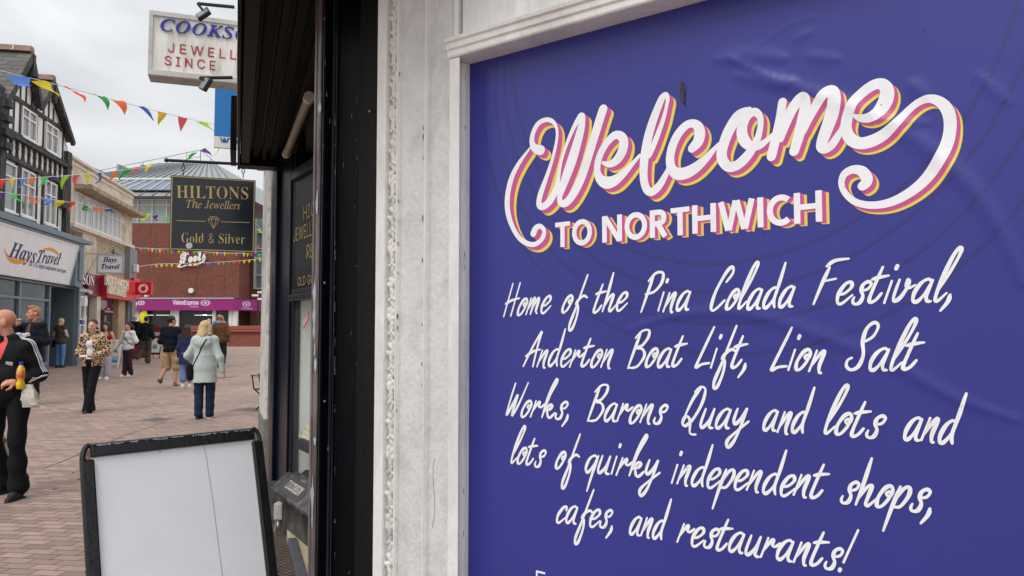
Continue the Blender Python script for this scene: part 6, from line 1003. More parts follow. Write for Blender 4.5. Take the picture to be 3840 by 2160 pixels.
class Sdf:
    def __init__(s,k=.02): s.k=k; s.p=[]; s.sub=[]; s.cut=[]; s.wr=0; s.wf=1; s.ph=0
    def cap(s,a,b,ra,rb=None,q=1.0): s.p.append(('c',np.array(a,float),np.array(b,float),ra,ra if rb is None else rb,q)); return s
    def ell(s,c,r,rot=None): s.p.append(('e',np.array(c,float),np.array(r,float),rot)); return s
    def chain(s,pts,rs): 
        for i in range(len(pts)-1): s.cap(pts[i],pts[i+1],rs[i],rs[i+1])
        return s
    def minus(s,c,r,rot=None,k=.008): s.sub.append((('e',np.array(c,float),np.array(r,float),rot),k)); return s
    def clip(s,p,n): s.cut.append((np.array(p,float),N3(n))); return s     # keeps the side away from n
    @staticmethod
    def one(P,q):
        if q[0]=='c':
            _,a,b,ra,rb,sq=q; ba=b-a; pa=P-a; t=np.clip((pa@ba)/max(ba@ba,1e-9),0,1); d=pa-t[:,None]*ba
            if sq!=1: d=d*np.array([1,1/sq,1])
            return (np.sqrt((d*d).sum(1))-(ra+(rb-ra)*t))*(sq if sq<1 else 1)
        _,c,r,rot=q; d=P-c
        if rot is not None: d=d@rot
        k0=np.sqrt(((d/r)**2).sum(1)); k1=np.sqrt(((d/r**2)**2).sum(1)); return np.where(k1>1e-6,k0*(k0-1)/np.maximum(k1,1e-6),-min(r))
    def __call__(s,P):
        D=None
        for q in s.p:
            d=s.one(P,q)
            if D is None: D=d
            else: h=np.clip(.5+.5*(D-d)/s.k,0,1); D=D*(1-h)+d*h-s.k*h*(1-h)
        if s.wr:
            x,y,z=P.T; f=s.wf; D=D+s.wr*(np.sin(31*f*z+11*f*x+s.ph)*np.sin(17*f*x-9*f*z+5*f*y+1.3*s.ph)+.6*np.sin(52*f*z-23*f*y+14*f*x+2*s.ph))
        for q,k in s.sub: d=-s.one(P,q); h=np.clip(.5-.5*(D-d)/k,0,1); D=D*(1-h)+d*h+k*h*(1-h)
        for p,n in s.cut: D=np.maximum(D,(P-p)@n)
        return D
    def bounds(s):
        lo=np.full(3,9.);hi=-lo
        for q in s.p:
            if q[0]=='c':
                r=max(q[3],q[4])+s.wr*2
                for e in (q[1],q[2]): lo=np.minimum(lo,e-r); hi=np.maximum(hi,e+r)
            else: r=max(q[2])+s.wr*2; lo=np.minimum(lo,q[1]-r); hi=np.maximum(hi,q[1]+r)
        return lo,hi
    def push(s,p,out=.002):
        p=np.array(p,float)
        for _ in range(12):
            d=s(p[None])[0]-out; g=np.array([s((p+e)[None])[0]-s((p-e)[None])[0] for e in np.eye(3)*.002]); p=p-d*g/max(np.linalg.norm(g),1e-6)
        return p
STD=dict(pel=(0,0,.95),wst=(0,0,1.1),chs=(0,.005,1.29),nck=(0,.02,1.475),hd=(0,-.012,1.625),shL=(.17,.01,1.41),elL=(.215,.04,1.13),wrL=(.225,-.03,.89),shR=(-.17,.01,1.41),elR=(-.215,.04,1.13),wrR=(-.225,-.03,.89),hpL=(.085,0,.93),knL=(.095,-.02,.5),anL=(.095,.03,.085),hpR=(-.085,0,.93),knR=(-.095,-.02,.5),anR=(-.095,.03,.085))
def rotz(a): c,s=math.cos(a),math.sin(a); return np.array([[c,-s,0],[s,c,0],[0,0,1.]])
def rotx(a): c,s=math.cos(a),math.sin(a); return np.array([[1,0,0],[0,c,-s],[0,s,c]])
SKIN=lambda nm,c:M('skin_'+nm,lin(*c),.5,.08,6,.08,120,spec=.35)
def cloth(nm,c,rough=.85,var=.12,scale=7,bump=.55,bs=13): return M('cloth_'+nm,lin(*c),rough,var,scale,bump,bs,spec=.25)
class Person:
    def __init__(s,label,u,v,vtop,heading,pose={},yaw=0,pitch=0,g=1.0,gw=1.0,fem=False,skin=None,h=.011,extra=0,H=None,pt=None,cover=True):
        s.cover=cover
        g_=ground(u,v) if pt is None else Vector(pt); s.base=g_; s.H=H or (v-vtop)*g_.y/FPX; s.s=s.H/1.75; s.hd=R(heading); s.R=rotz(s.hd); s.g=g; s.gw=gw; s.h=h/s.s
        s.J={k:np.array(pose.get(k,STD[k]),float) for k in STD}; s.fem=fem; s.skin=skin
        if fem and 'shL' not in pose:
            for k in ('shL','shR'): s.J[k]=s.J[k]*np.array([.9,1,1])
        s.HR=rotz(R(yaw))@rotx(R(pitch)); s.pose=pose
        s.t=thing('person',label,'person',g_); s.body=None
    def W(s,p): q=s.R@(np.array(p,float)*s.s); return Vector((s.base.x+q[0],s.base.y+q[1],s.base.z+q[2]))
    def L(s,w): q=np.array([w[0]-s.base.x,w[1]-s.base.y,w[2]-s.base.z]); return (s.R.T@q)/s.s
    def hp(s,p): return s.J['hd']+s.HR@np.array(p,float)
    def mesh(s,sd,name,mat,h=None,par=None,label=None):
        lo,hi=sd.bounds()
        for p,n in sd.cut:
            if abs(n[2])>.99:
                if n[2]<0: lo[2]=max(lo[2],p[2]-.02)
                else: hi[2]=min(hi[2],p[2]+.02)
        vs,fs=surfnet(sd,lo,hi,h or s.h); w=(vs*s.s)@s.R.T+np.array(s.base); me=bpy.data.meshes.new(name); me.from_pydata(w.tolist(),[],fs.tolist()); me.materials.append(mat)
        me.polygons.foreach_set('use_smooth',[True]*len(me.polygons)); me.update(); o=bpy.data.objects.new(name,me); link(o,par or s.t)
        if label: o['label']=label
        return o
    def fromMB(s,mb,name,mat,par=None,smooth=True): mb.v=[tuple(s.W(p)) for p in mb.v]; return mb.build(name,mat,par or s.t,smooth)
    # ---- pieces
    def torso(s,d,off=0,z=None):
        J=s.J;g=s.g;f=s.fem; q=.66
        d.ell(J['pel'],((.168 if f else .16)*g+off,(.122)*g+off,.125+off)); d.ell(J['wst'],((.128 if f else .145)*g*s.gw+off,.105*g*s.gw+off,.16)); d.ell(J['chs'],((.145 if f else .165)*g+off,.108*g+off,.165+off))
        if f: d.ell(J['chs']+np.array([.0,-.075*g,.0]),(.115*g+off,.06+off,.07+off))
        d.cap(J['shL'],J['shR'],.056+off); d.cap(J['nck']+[0,0,-.05],J['shL'],.05+off*.6,.05+off); d.cap(J['nck']+[0,0,-.05],J['shR'],.05+off*.6,.05+off); return d
    def arm(s,d,S,off=0,to=1.0,flare=0):
        J=s.J;a,b,c=J['sh'+S],J['el'+S],J['wr'+S]; k=.86 if s.fem else 1.0
        if to<=.5: d.cap(a,a+(b-a)*to*2,.055*k+off,.046*k+off+flare)
        else: d.cap(a,b,.055*k+off,.043*k+off); d.cap(b,b+(c-b)*(to*2-1),.043*k+off,.031*k+off+flare)
        return d
    def leg(s,d,S,off=0,to=1.0,flare=0,g=None):
        J=s.J;a,b,c=J['hp'+S],J['kn'+S],J['an'+S]; g=g or s.g
        if to<=.5: d.cap(a,a+(b-a)*to*2,.09*g+off,.062*g+off+flare)
        else: d.cap(a,b,.09*g+off,.06*g+off); d.cap(b,b+(c-b)*(to*2-1),.06*g+off,.042*g+off+flare)
        return d
    def hand(s,d,S,dir=None,palm=None,curl=.6,r=None):
        J=s.J; w=J['wr'+S]; f=N3(w-J['el'+S]) if dir is None else N3(dir); pn=np.array([(-1 if S=='L' else 1),0,0.]) if palm is None else N3(palm); pn=N3(pn-f*(pn@f)); sd=np.cross(f,pn); 
        if (sd@np.array([0,-1,.2]))<0: sd=-sd      # thumb side towards the front
        k=.93 if s.fem else 1.0; rf=max(.0088*k,.72*s.h); A=lambda x,y,z:w+(f*x+sd*y+pn*z)*k
        d.cap(w,A(.05,0,0),.026,.03); d.ell(A(.06,0,.0),(.034,.034,.034)) if 0 else d.cap(A(.05,.02,.0),A(.088,.028,.004),.017,.014); d.cap(A(.05,-.02,0),A(.085,-.028,.004),.017,.014); d.cap(A(.03,0,0),A(.09,0,0),.02,.016)
        for i,(y,l) in enumerate(((.03,.066),(.0105,.076),(-.009,.071),(-.0285,.056))):
            b=A(.09,y,.002); c1=curl*(.9+.12*i); m=b+(f*math.cos(c1*.7)+pn*math.sin(c1*.7)+sd*(.06*(1.3-i)))*l*.5*k; e=m+(f*math.cos(c1*1.7)+pn*math.sin(c1*1.7))*l*.5*k; d.cap(b,m,rf*1.05,rf); d.cap(m,e,rf,rf*.85)
        t0=A(.03,.03,.004); t1=A(.06,.055,.014+.02*curl); t2=A(.088,.052,.026+.03*curl); d.cap(t0,t1,rf*1.3,rf*1.15); d.cap(t1,t2,rf*1.1,rf*.9); return d
    def head(s,d):
        e=lambda c,r:d.ell(s.hp(c),r,s.HR); c=lambda a,b,ra,rb:d.cap(s.hp(a),s.hp(b),ra,rb); k=.95 if s.fem else 1.0
        e((0,.018,.035),(.075*k,.094,.088)); e((0,-.02,-.025),(.06*k,.07,.085)); e((0,-.04,-.078),(.042*k,.048,.036)); c((0,-.088,.018),(0,-.112,-.022),.0085,.0125); c((0,-.1,-.028),(0,-.104,-.03),.0155,.0155); c((-.036,-.076,.03),(.036,-.076,.03),.0125,.0125)
        c((-.022,-.082,-.062),(.022,-.082,-.062),.0105,.0105); c((0,-.085,-.095),(0,-.082,-.1),.016,.016); c((-.045,-.055,-.015),(.045,-.055,-.015),.022,.022)
        for x in (-1,1): e((x*.08*k,.014,-.008),(.015,.025,.035))
    def grow(s,hands={},feet=False):
        J=s.J; d=Sdf(.016); s.head(d); d.cap(J['nck']+[0,0,-.07],s.hp((0,.02,-.08)),.056 if not s.fem else .047,.053 if not s.fem else .045); s.torso(d,-.018)
        for S in 'LR':
            s.arm(d,S,-.004); s.leg(d,S,-.02 if s.cover else -.003); s.hand(d,S,**hands.get(S,{}))
            if feet: pass
        for x in (-1,1): d.minus(s.hp((x*.03,-.098,.012)),(.014,.010,.007),s.HR,.008)
        s.bd=d; s.body=s.mesh(d,'body',s.skin); return s
    def face(s,brow,lip=(176,100,92),eyes=True,beard=None):
        for x in (-1,1):
            mb=MB(); mb.ell((0,0,0),(.0095,.006,.0048),10,6); o=s.hp((x*.03,-.083,.013)); mb.v=[tuple(o+s.HR@np.array(p)) for p in mb.v]; s.fromMB(mb,'eye',M('eye_dark',lin(84,70,64),.25,.1,5))
            d=Sdf(.004).cap(s.hp((x*.015,-.094,.033)),s.hp((x*.046,-.078,.036)),.0036,.0028); s.mesh(d,'eyebrow',brow,.0035/s.s)
        d=Sdf(.004).cap(s.hp((-.019,-.089,-.06)),s.hp((.019,-.089,-.06)),.0055,.0055).cap(s.hp((-.015,-.089,-.068)),s.hp((.015,-.089,-.068)),.006,.006); s.mesh(d,'lips',M('lips_%d'%lip[0],lin(*lip),.45,.06,20),.004/s.s)
    def hair(s,mat,style='short',vol=.008,pts=(),name='hair',thr=.004,h=None):
        d=Sdf(.015); d.ell(s.hp((0,.02,.04)),(.077+vol,.096+vol,.09+vol),s.HR)
        n=s.HR@np.array([0,-.74,-.67]); p0=s.hp((0,0,0))-n*thr
        if style in('short','pony'): d.clip(p0,n)
        if style in('bob','long'):
            # a head of hair with the face left open
            d.minus(s.hp((0,-.115,-.035)),(.064,.075,.105),s.HR,.012)
        for q in pts: d.cap(s.hp(q[0]) if len(q)<5 else q[0],s.hp(q[1]) if len(q)<5 else q[1],q[2],q[3])
        d.wr=.0028; d.wf=2.4; d.ph=1.0
        return s.mesh(d,name,mat,h or s.h*.9)
    def shoe(s,S,mat,sole,pitch=0,toe=0,size=1.0):
        a=s.J['an'+S]; Rr=rotz(R(toe))@rotx(R(pitch)); A=lambda x,y,z:a+Rr@(np.array([x,y,z])*size); d=Sdf(.02)
        d.cap(A(0,.03,-.032),A(0,-.09,-.045),.036,.036); d.cap(A(0,-.09,-.048),A(.0,-.15,-.056),.038,.026); d.cap(A(0,.01,.02),A(0,.0,-.02),.04,.042); d.cap(A(0,-.01,-.02),A(0,-.08,-.035),.04,.034)
        bot=A(0,0,-.083); n=Rr@np.array([0,0,-1.]); d.clip(bot,n); d.clip(A(0,0,.05),Rr@np.array([0,.25,1.])); o=s.mesh(d,'shoe',mat,.007/s.s if s.h<.02 else None)
        k=Sdf(.02).cap(A(0,.034,-.075),A(0,-.1,-.075),.041,.042).cap(A(0,-.1,-.075),A(0,-.155,-.073),.042,.028); k.clip(A(0,0,-.088),n); k.clip(A(0,0,-.062),-n); s.mesh(k,'sole',sole,.006/s.s,par=o); return o
    def trousers(s,mat,off=.014,to=1.0,flare=0,wr=.003,name='trousers',hem=True,top=1.0,wf=.8,g=None,k=.016):
        d=Sdf(k); J=s.J; g=g or s.g; d.ell(J['pel'],(.168*g+off,.124*g+off,.12+off)); 
        for S in 'LR': s.leg(d,S,off,to,flare,g)
        d.clip((0,0,top),(0,0,1)); d.wr=wr; d.wf=wf; d.ph=s.base.x
        for S in 'LR':
            a,b=J['kn'+S],J['an'+S]
        s.tr=d; return s.mesh(d,name,mat)
    def top(s,mat,off=.016,sl=1.0,hem=.9,wr=.003,name='jacket',flare=.0,skirt=None,neck=1.49,opening=None,wf=.8,cuff=0,k=.035,extra=None):
        d=Sdf(k); s.torso(d,off)
        if skirt: d.cap(s.J['wst'],s.J['pel']+np.array([0,0,hem-.95-.05]),skirt[0],skirt[1],.72)
        for S in 'LR':
            if sl>0: s.arm(d,S,off,sl,cuff)
        if extra: extra(d)
        d.wr=wr; d.wf=wf; d.ph=s.base.y; d.clip((0,0,hem),(0,0,-1)); d.clip((0,.02,neck),(0,-.35,1))
        for o in (opening or []): d.minus(*o)
        s.tp=d; return s.mesh(d,name,mat)
    def strap(s,sd,pts,r,name,mat,out=.003,n=5,par=None):
        P=[s.W(sd.push(p,out)) for p in crv(pts,n)]; mb=MB(); mb.tube(P,r,6); return mb.build(name,mat,par or s.t,True)
blackc=cloth('black',(15,16,20)); navyc=cloth('navy',(20,23,36)); wsh=M('shoe_white',lin(222,220,212),.6,.06,20); bsh=M('shoe_black',lin(26,26,29),.55,.2,20); sole_d=M('sole_dark',lin(36,36,38),.8); sole_w=M('sole_white',lin(216,214,206),.7)
fair=SKIN('fair',(214,164,142)); pale=SKIN('pale',(222,178,160)); ruddy=SKIN('ruddy',(206,146,122)); tan=SKIN('tan',(196,146,120))
def hairm(nm,c,var=.3): return M('hair_'+nm,lin(*c),.5,var,16,.6,50,stretch=(3,3,.35),spec=.4)
h_brown=hairm('dark_brown',(52,40,36)); h_black=hairm('black',(30,27,27)); h_ging=hairm('ginger',(172,126,84)); h_blond=hairm('blonde',(216,188,140),.22); h_grey=hairm('grey',(188,184,178)); h_dkr=hairm('auburn',(62,38,32))
# ---- 1 the bald man in front
P=Person('bald person in a black zip jacket with white stripes holding a drink bottle',10,1248,785,-4,dict(hpL=(.125,0,.93),hpR=(-.1,0,.93),elL=(.275,.05,1.13),wrL=(.25,-.2,1.075),elR=(-.3,.05,1.13),wrR=(-.27,-.16,.92),knL=(.185,-.11,.5),anL=(.21,-.09,.085),knR=(-.1,-.02,.5),anR=(-.095,.13,.09),wst=(0,-.03,1.1),hd=(-.05,-.03,1.625),shL=(.165,.01,1.375),shR=(-.165,.01,1.375)),yaw=-58,pitch=8,g=1.13,gw=1.2,skin=ruddy,h=.0075)
P.grow(hands=dict(L=dict(dir=(-.75,-.6,.05),palm=(-.4,.2,-.9),curl=.9),R=dict(curl=.7))); P.face(h_grey,(186,112,100))
P.top(M('cloth_track_black',lin(14,15,19),.7,.15,7,.8,10,spec=.2),.02,.97,.90,.0055,'jacket',opening=[((0,-.17,1.41),(.042,.15,.14),None,.01)],neck=1.53,wf=.75,extra=lambda d:d.cap((-.05,.0,1.49),(.05,.0,1.49),.06))
d=Sdf(.03); P.torso(d,.012); d.clip((0,0,1.02),(0,0,-1)); d.clip((0,0,1.47),(0,-.3,1)); P.mesh(d,'tee_shirt',cloth('coral',(232,92,92)))
jk=P.tp; wst_=cloth('stripe_white',(214,216,224))
for i,dy in enumerate((-.022,0.0,.022)):
    P.strap(jk,[(.07,dy*.6,1.52),(.13,dy,1.5),(.2,dy,1.46),(.25,dy+.02,1.36),(.29,dy+.03,1.26),(.34,dy+.04,1.16)],.0052,'sleeve_stripe',wst_,.001)
    P.strap(jk,[(.345,dy+.03,1.13),(.32,-.06+dy,1.1+dy*.4),(.29,-.12+dy,1.09+dy*.6)],.006,'cuff_stripe',wst_,.001)
P.strap(jk,[(0.0,-.2,1.30),(0,-.2,1.2),(0,-.2,1.05),(0,-.2,.93)],.003,'zip',M('zip_steel',lin(150,150,156),.3,metal=.8),.001)
mb=MB(); q=[P.W(jk.push((x,-.2,z),.003)) for x,z in ((.09,1.285),(.175,1.285),(.175,1.26),(.09,1.26))]; mb.add(q,[(0,1,2,3)]); mb.build('chest_patch',M('patch_grey',lin(176,178,184),.6,.4,90),P.t)
d=Sdf(.02); J=P.J
P.trousers(cloth('jogger_black',(16,16,20)),.008,.97,.034,.0075,wf=.62,g=1.02,k=.012)
for S in 'LR':
    a=J['an'+S]; k=Sdf(.02).cap(a+[0,0,.05],a+[0,0,.085],.07,.078).cap(a+[0,-.0,.0],a+[0,0,.05],.05,.06); k.wr=.006; k.wf=1.2; P.mesh(k,'trouser_cuff',cloth('jogger_black',(0,0,0)))
    P.shoe(S,M('trainer_black',lin(34,35,38),.6,.3,40,.4,80),sole_d,0 if S=='L' else -12,8 if S=='L' else -8,1.12)
hw=P.W(P.J['wrL']); hc=at(52,945,hw.y-.075)
t=thing('drink_bottle','orange and yellow drink bottle with a blue cap in the bald person\'s hand','bottle',hc-Vector((0,0,.12))); c=hc-Vector((0,0,.118)); k=1.0
liq=M('orange_drink',lin(240,190,24),.12,.06,5,spec=.6,coat=.5); mb=MB(); mb.lathe([(.024,0),(.031,.006),(.034,.03),(.033,.055),(.026,.075),(.0265,.085),(.033,.1),(.0325,.15),(.029,.18),(.016,.205),(.0135,.212),(.0135,.222)],c,20); mb.build('bottle',liq,t,True)
mb=MB(); mb.lathe([(.0155,.212),(.0155,.236),(.013,.238)],c,16); mb.build('cap',M('cap_blue',lin(30,72,190),.35),t,True)
mb=MB(); mb.lathe([(.0336,.098),(.0344,.1),(.0336,.152),(.033,.153)],c,20); lb2=mb.build('label',M('label_orange',lin(238,104,36),.4,.15,30),t,True)
cyl=lambda x,y,e=0:Vector((c.x+.0352*math.sin(x/.0345),c.y-.0352*math.cos(x/.0345)-e,c.z+y))
mb=MB(); mb.add([cyl(x,y) for x,y in ((-.026,.13),(-.012,.13),(0,.131),(.012,.131),(.026,.131),(.026,.148),(.012,.149),(0,.149),(-.012,.148),(-.026,.147))],[(0,1,8,9),(1,2,7,8),(2,3,6,7),(3,4,5,6)]); mb.build('label_band',M('label_navy',lin(40,36,90),.4),lb2)
text('lettering','FANTA','sans',wl,lambda x,y,e=0:cyl(x,y,.0012),(-.022,.1335),(.026,.1335),.0125,lb2,bold=.0008,thick=0)
bc=at(70,990,hw.y-.05); t=thing('paper_bag','crumpled white paper bag hanging from the bald person\'s hand','bag',bc)
def bag(name,c,w,hh,dp,mat,t,seed=1,tw=.25):
    rr=random.Random(seed); mb=MB(); vs=[]
    for j in range(9):
        f=j/8; ww=w*(.42+.58*math.sin(min(1,f*1.25)*math.pi/2)); dd=dp*(.2+.8*math.sin(f*math.pi*.85))
        for k in range(16):
            a=2*math.pi*k/16; sq=1/max(abs(math.cos(a)),abs(math.sin(a)))**.55; vs.append(c+Vector((ww*math.cos(a)*sq*.5+rr.uniform(-1,1)*w*.05+tw*w*f,dd*math.sin(a)*sq*.5+rr.uniform(-1,1)*w*.06,-hh*f+rr.uniform(-1,1)*hh*.018)))
    mb.add(vs,[(j*16+k,j*16+(k+1)%16,(j+1)*16+(k+1)%16,(j+1)*16+k) for j in range(8) for k in range(16)]+[tuple(range(16))[::-1],tuple(range(128,144))]); return mb.build(name,mat,t,True)
bag('bag',bc+Vector((0,0,.08)),.15,.2,.06,M('paper_white',lin(206,200,188),.8,.08,9,.5,30),t,4,.22)
bc=at(10,1120,7.25); t=thing('carrier_bag','shiny white carrier bag with an orange mark low behind the bald person\'s leg','bag',bc); bag('bag',bc+Vector((-.04,0,.12)),.16,.3,.1,M('plastic_white',lin(216,214,218),.3,.06,8,.5,16),t,7,.05); mb=MB(); mb.ell(bc+Vector((.03,-.055,.05)),(.03,.012,.03)); mb.build('printed_mark',M('print_orange',lin(226,140,60),.5),t,True)
mb=MB(); mb.tube([bc+Vector((-.04,0,.12)),P.W(P.J['wrR']+[.0,-.1,-.04])],.006,6); mb.build('handle',M('plastic_white',(1,1,1)),t)
# ---- 2 eating man
P=Person('ginger haired bearded person in a dark jacket and brown hoodie eating from a box',78,1019,773,-20,dict(elR=(-.28,-.06,1.16),wrR=(-.14,-.2,1.42),elL=(.25,.05,1.13),wrL=(.1,-.21,1.17),knL=(.1,-.03,.5),anL=(.11,-.02,.085)),yaw=-24,pitch=4,skin=ruddy,h=.0095)
P.grow(hands=dict(R=dict(dir=(.3,-.25,.85),palm=(.7,.5,.1),curl=1.0),L=dict(dir=(-.85,-.4,.1),palm=(0,-.1,1),curl=.4))); P.face(h_ging,(170,96,88)); P.hair(h_ging,'short',.008,thr=.014,pts=[((0,-.07,.11),(.03,.0,.125),.03,.03),((-.03,-.06,.105),(-.03,.02,.12),.028,.03)])
d=Sdf(.012); d.ell(P.hp((0,-.045,-.08)),(.05,.056,.04),P.HR); d.minus(P.hp((0,-.105,-.058)),(.024,.03,.012),P.HR); d.clip(P.hp((0,0,-.045)),P.HR@np.array([0,-.5,1.])); P.mesh(d,'beard',h_ging)
P.top(navyc,.03,.97,.84,.004,'jacket',opening=[((0,-.19,1.25),(.062,.16,.34),None,.012)],skirt=(.16,.185))
d=Sdf(.03); P.torso(d,.018); d.clip((0,0,.95),(0,0,-1)); d.cap((-.07,.045,1.49),(.07,.045,1.49),.055).cap((0,.06,1.5),(0,.05,1.52),.06); d.clip((0,.0,1.53),(0,-.6,1)); P.mesh(d,'hoodie',cloth('brown',(92,76,66)))
P.trousers(blackc,.02,.98,.01); [P.shoe(S,wsh,sole_w,0,(10 if S=='L' else -10),1.1) for S in 'LR']
c=P.W(P.J['wrL']+np.array([-.12,-.06,.055])); t=thing('food_box','small white and blue open food box held by the ginger haired person','box',c); a=R(-28)
def rbox(mb,c,hx,hy,hz,a,tilt=0):
    m=Matrix.Rotation(a,3,'Z')@Matrix.Rotation(tilt,3,'X'); mb.hexa([c+m@Vector((x*hx,y*hy,z*hz)) for z in (-1,1) for x,y in ((-1,-1),(1,-1),(1,1),(-1,1))])
mb=MB(); rbox(mb,c,.09,.06,.045,a,R(14)); mb.build('tray',M('card_white',lin(222,222,224),.6,.05,8),t,bevel=.004); mb=MB(); rbox(mb,c+Vector((.035,-.02,.01)),.035,.064,.05,a,R(14)); mb.build('sleeve',M('card_blue',lin(40,82,160),.5),t); mb=MB(); rbox(mb,c+Vector((.13,.02,.02)),.05,.055,.03,a,R(20)); mb.build('lid',M('card_white',(1,1,1)),t); mb=MB(); rbox(mb,c+Vector((-.035,-.055,.0)),.03,.004,.03,a,R(14)); mb.build('window',M('card_tan',lin(150,120,100),.4,.5,30),t)
c=P.W(P.J['wrR']+np.array([.045,-.05,.09])); mb=MB(); mb.ell(c,(.028,.02,.018),10,6); tag(mb.build('snack',M('pastry',lin(206,164,110),.8,.2,40),None,True),'small piece of pastry at the ginger haired person\'s mouth','food')
# ---- 3 woman at the door
P=Person('blonde person in an olive body warmer and blue jeans at the shop door',150,925,802,172,dict(elL=(.25,.02,1.16),wrL=(.13,-.2,1.1),elR=(-.25,.02,1.16),wrR=(-.13,-.2,1.1),anL=(.1,.02,.085),anR=(-.1,.02,.085)),fem=True,g=1.08,skin=pale,h=.014,pitch=6)
P.grow(); P.hair(h_blond,'bob',.02,[((0,.05,.0),(0,.055,-.08),.075,.07),((-.06,.03,0),(-.055,.03,-.08),.045,.04),((.06,.03,0),(.055,.03,-.08),.045,.04)])
P.top(cloth('pink_sleeve',(214,190,186)),.012,.97,1.1,.003,'blouse'); P.top(cloth('olive',(76,70,50)),.032,0,.84,.004,'body_warmer',skirt=(.16,.19)); P.trousers(cloth('denim_light',(98,138,190)),.012,.97,0,.0035,'jeans'); [P.shoe(S,bsh,sole_d) for S in 'LR']
d=Sdf(.02).cap((.24,.02,.9),(.25,.02,.8),.07,.08,.6); d.cap((.24,.02,.98),(.24,.02,.85),.02); P.mesh(d,'shoulder_bag',blackc)
# ---- 4 leopard jacket
leo=bpy.data.materials.new('cloth_leopard'); n,l=nt(leo); b=n['Principled BSDF']; b.inputs['Roughness'].default_value=.9
tc=n.new('ShaderNodeTexCoord'); nz=n.new('ShaderNodeTexNoise'); nz.inputs['Scale'].default_value=26; ad=n.new('ShaderNodeVectorMath'); ad.operation='MULTIPLY_ADD'; ad.inputs[1].default_value=(.03,.03,.03); l.new(tc.outputs['Object'],nz.inputs['Vector']); l.new(nz.outputs['Color'],ad.inputs[0]); l.new(tc.outputs['Object'],ad.inputs[2])
vo=n.new('ShaderNodeTexVoronoi'); vo.inputs['Scale'].default_value=30; l.new(ad.outputs[0],vo.inputs['Vector']); r_=n.new('ShaderNodeValToRGB'); r_.color_ramp.interpolation='LINEAR'; e=r_.color_ramp.elements; e[0].position=.0; e[0].color=(*lin(110,74,52),1); e[1].position=1; e[1].color=(*lin(214,186,150),1)
for p_,c_ in ((.2,(96,66,48)),(.26,(40,30,28)),(.46,(44,32,28)),(.54,(206,174,134))): x=e.new(p_); x.color=(*lin(*c_),1)
l.new(vo.outputs['Distance'],r_.inputs[0]); l.new(r_.outputs[0],b.inputs['Base Color'])
P=Person('person in a leopard print jacket and black flared trousers looking down',228,1036,805,2,dict(elL=(.27,.05,1.13),wrL=(.13,-.2,1.05),elR=(-.27,.05,1.13),wrR=(-.13,-.2,1.03),knL=(.075,-.14,.5),anL=(.05,-.2,.1),knR=(-.07,.0,.5),anR=(-.075,.12,.09)),fem=True,g=1.03,skin=fair,h=.0095,pitch=11)
P.grow(hands=dict(L=dict(dir=(-.6,-.7,0),palm=(-.3,.2,.9),curl=.8),R=dict(dir=(.6,-.7,0),palm=(.3,.2,.9),curl=.8))); P.face(h_brown,(176,104,104)); P.hair(h_brown,'pony',.003,thr=.024,pts=[((0,.1,.03),(0,.13,-.02),.03,.025),((0,.13,-.02),(.05,.1,-.14),.025,.02)])
P.top(leo,.028,.96,.86,.005,'jacket',opening=[((0,-.2,1.15),(.068,.19,.5),None,.012)],skirt=(.165,.19),cuff=.0); d=Sdf(.03); P.torso(d,.01); d.clip((0,0,.9),(0,0,-1)); d.clip((0,0,1.36),(0,-.1,1)); P.mesh(d,'vest_top',cloth('white',(222,222,226)))
d=Sdf(.02); [d.cap((sx*.04,-.115,1.31),(sx*.075,.03,1.5),.021,.024) for sx in (-1,1)]; d.cap((-.07,.05,1.5),(.07,.05,1.5),.026); P.mesh(d,'collar',cloth('dark_brown',(44,36,33)))
P.trousers(cloth('black_flare',(18,18,22)),.014,1.06,.035,.003); [P.shoe(S,M('shoe_white',(1,1,1)) if S=='R' else bsh,sole_w,(22 if S=='L' else 0),0,1.0) for S in 'LR']
P.strap(P.bd,[(-.06,-.03,1.46),(-.02,-.1,1.40),(.0,-.12,1.385),(.02,-.1,1.40),(.06,-.03,1.46)],.0025,'necklace',M('pearl',lin(226,214,196),.3),.002)
c=P.W((-.02,-.31,1.06)); mb=MB(); rbox(mb,c,.09,.035,.005,R(8),R(20)); tag(mb.build('paper_slip',M('paper_white2',lin(216,212,204),.7,.06,20),None),'folded paper held at the waist by the person in the leopard jacket','paper'); mb=MB(); rbox(mb,c+Vector((-.1,-.02,.012)),.038,.06,.006,R(50),R(25)); tag(mb.build('phone',M('phone_black',lin(20,20,24),.15),None,bevel=.003),'black phone in the hand of the person in the leopard jacket','phone')
# ---- 5 red top
P=Person('long haired person in a red strappy top and grey joggers',264,954,811,2,dict(elR=(-.25,.0,1.18),wrR=(-.14,-.22,1.34),elL=(.25,.04,1.14),wrL=(.1,-.2,1.19),anL=(.08,-.03,.085),anR=(-.1,.05,.085)),fem=True,skin=fair,h=.012,pitch=4)
P.grow(hands=dict(R=dict(dir=(.2,-.5,.8),palm=(.8,.2,0),curl=.9),L=dict(dir=(-.9,-.3,.1),palm=(0,.9,0),curl=.6))); P.face(h_brown); P.hair(h_brown,'long',.012,[((-.06,.03,0),(-.075,.03,-.16),.04,.04),((.065,.03,0),(.1,.0,-.2),.042,.04),((.1,0,-.2),(.11,-.01,-.3),.04,.025),((0,.06,-.02),(0,.09,-.22),.07,.06)])
d=Sdf(.03); P.torso(d,.008); d.clip((0,0,1.07),(0,0,-1)); d.clip((0,0,1.335),(0,0,1)); P.mesh(d,'vest_top',cloth('red',(168,26,40)))
for sx in (-1,1): P.strap(P.bd,[(sx*.08,-.12,1.32),(sx*.1,-.06,1.42),(sx*.1,.03,1.45),(sx*.09,.1,1.36)],.005,'shoulder_strap',cloth('red',(1,0,0)))
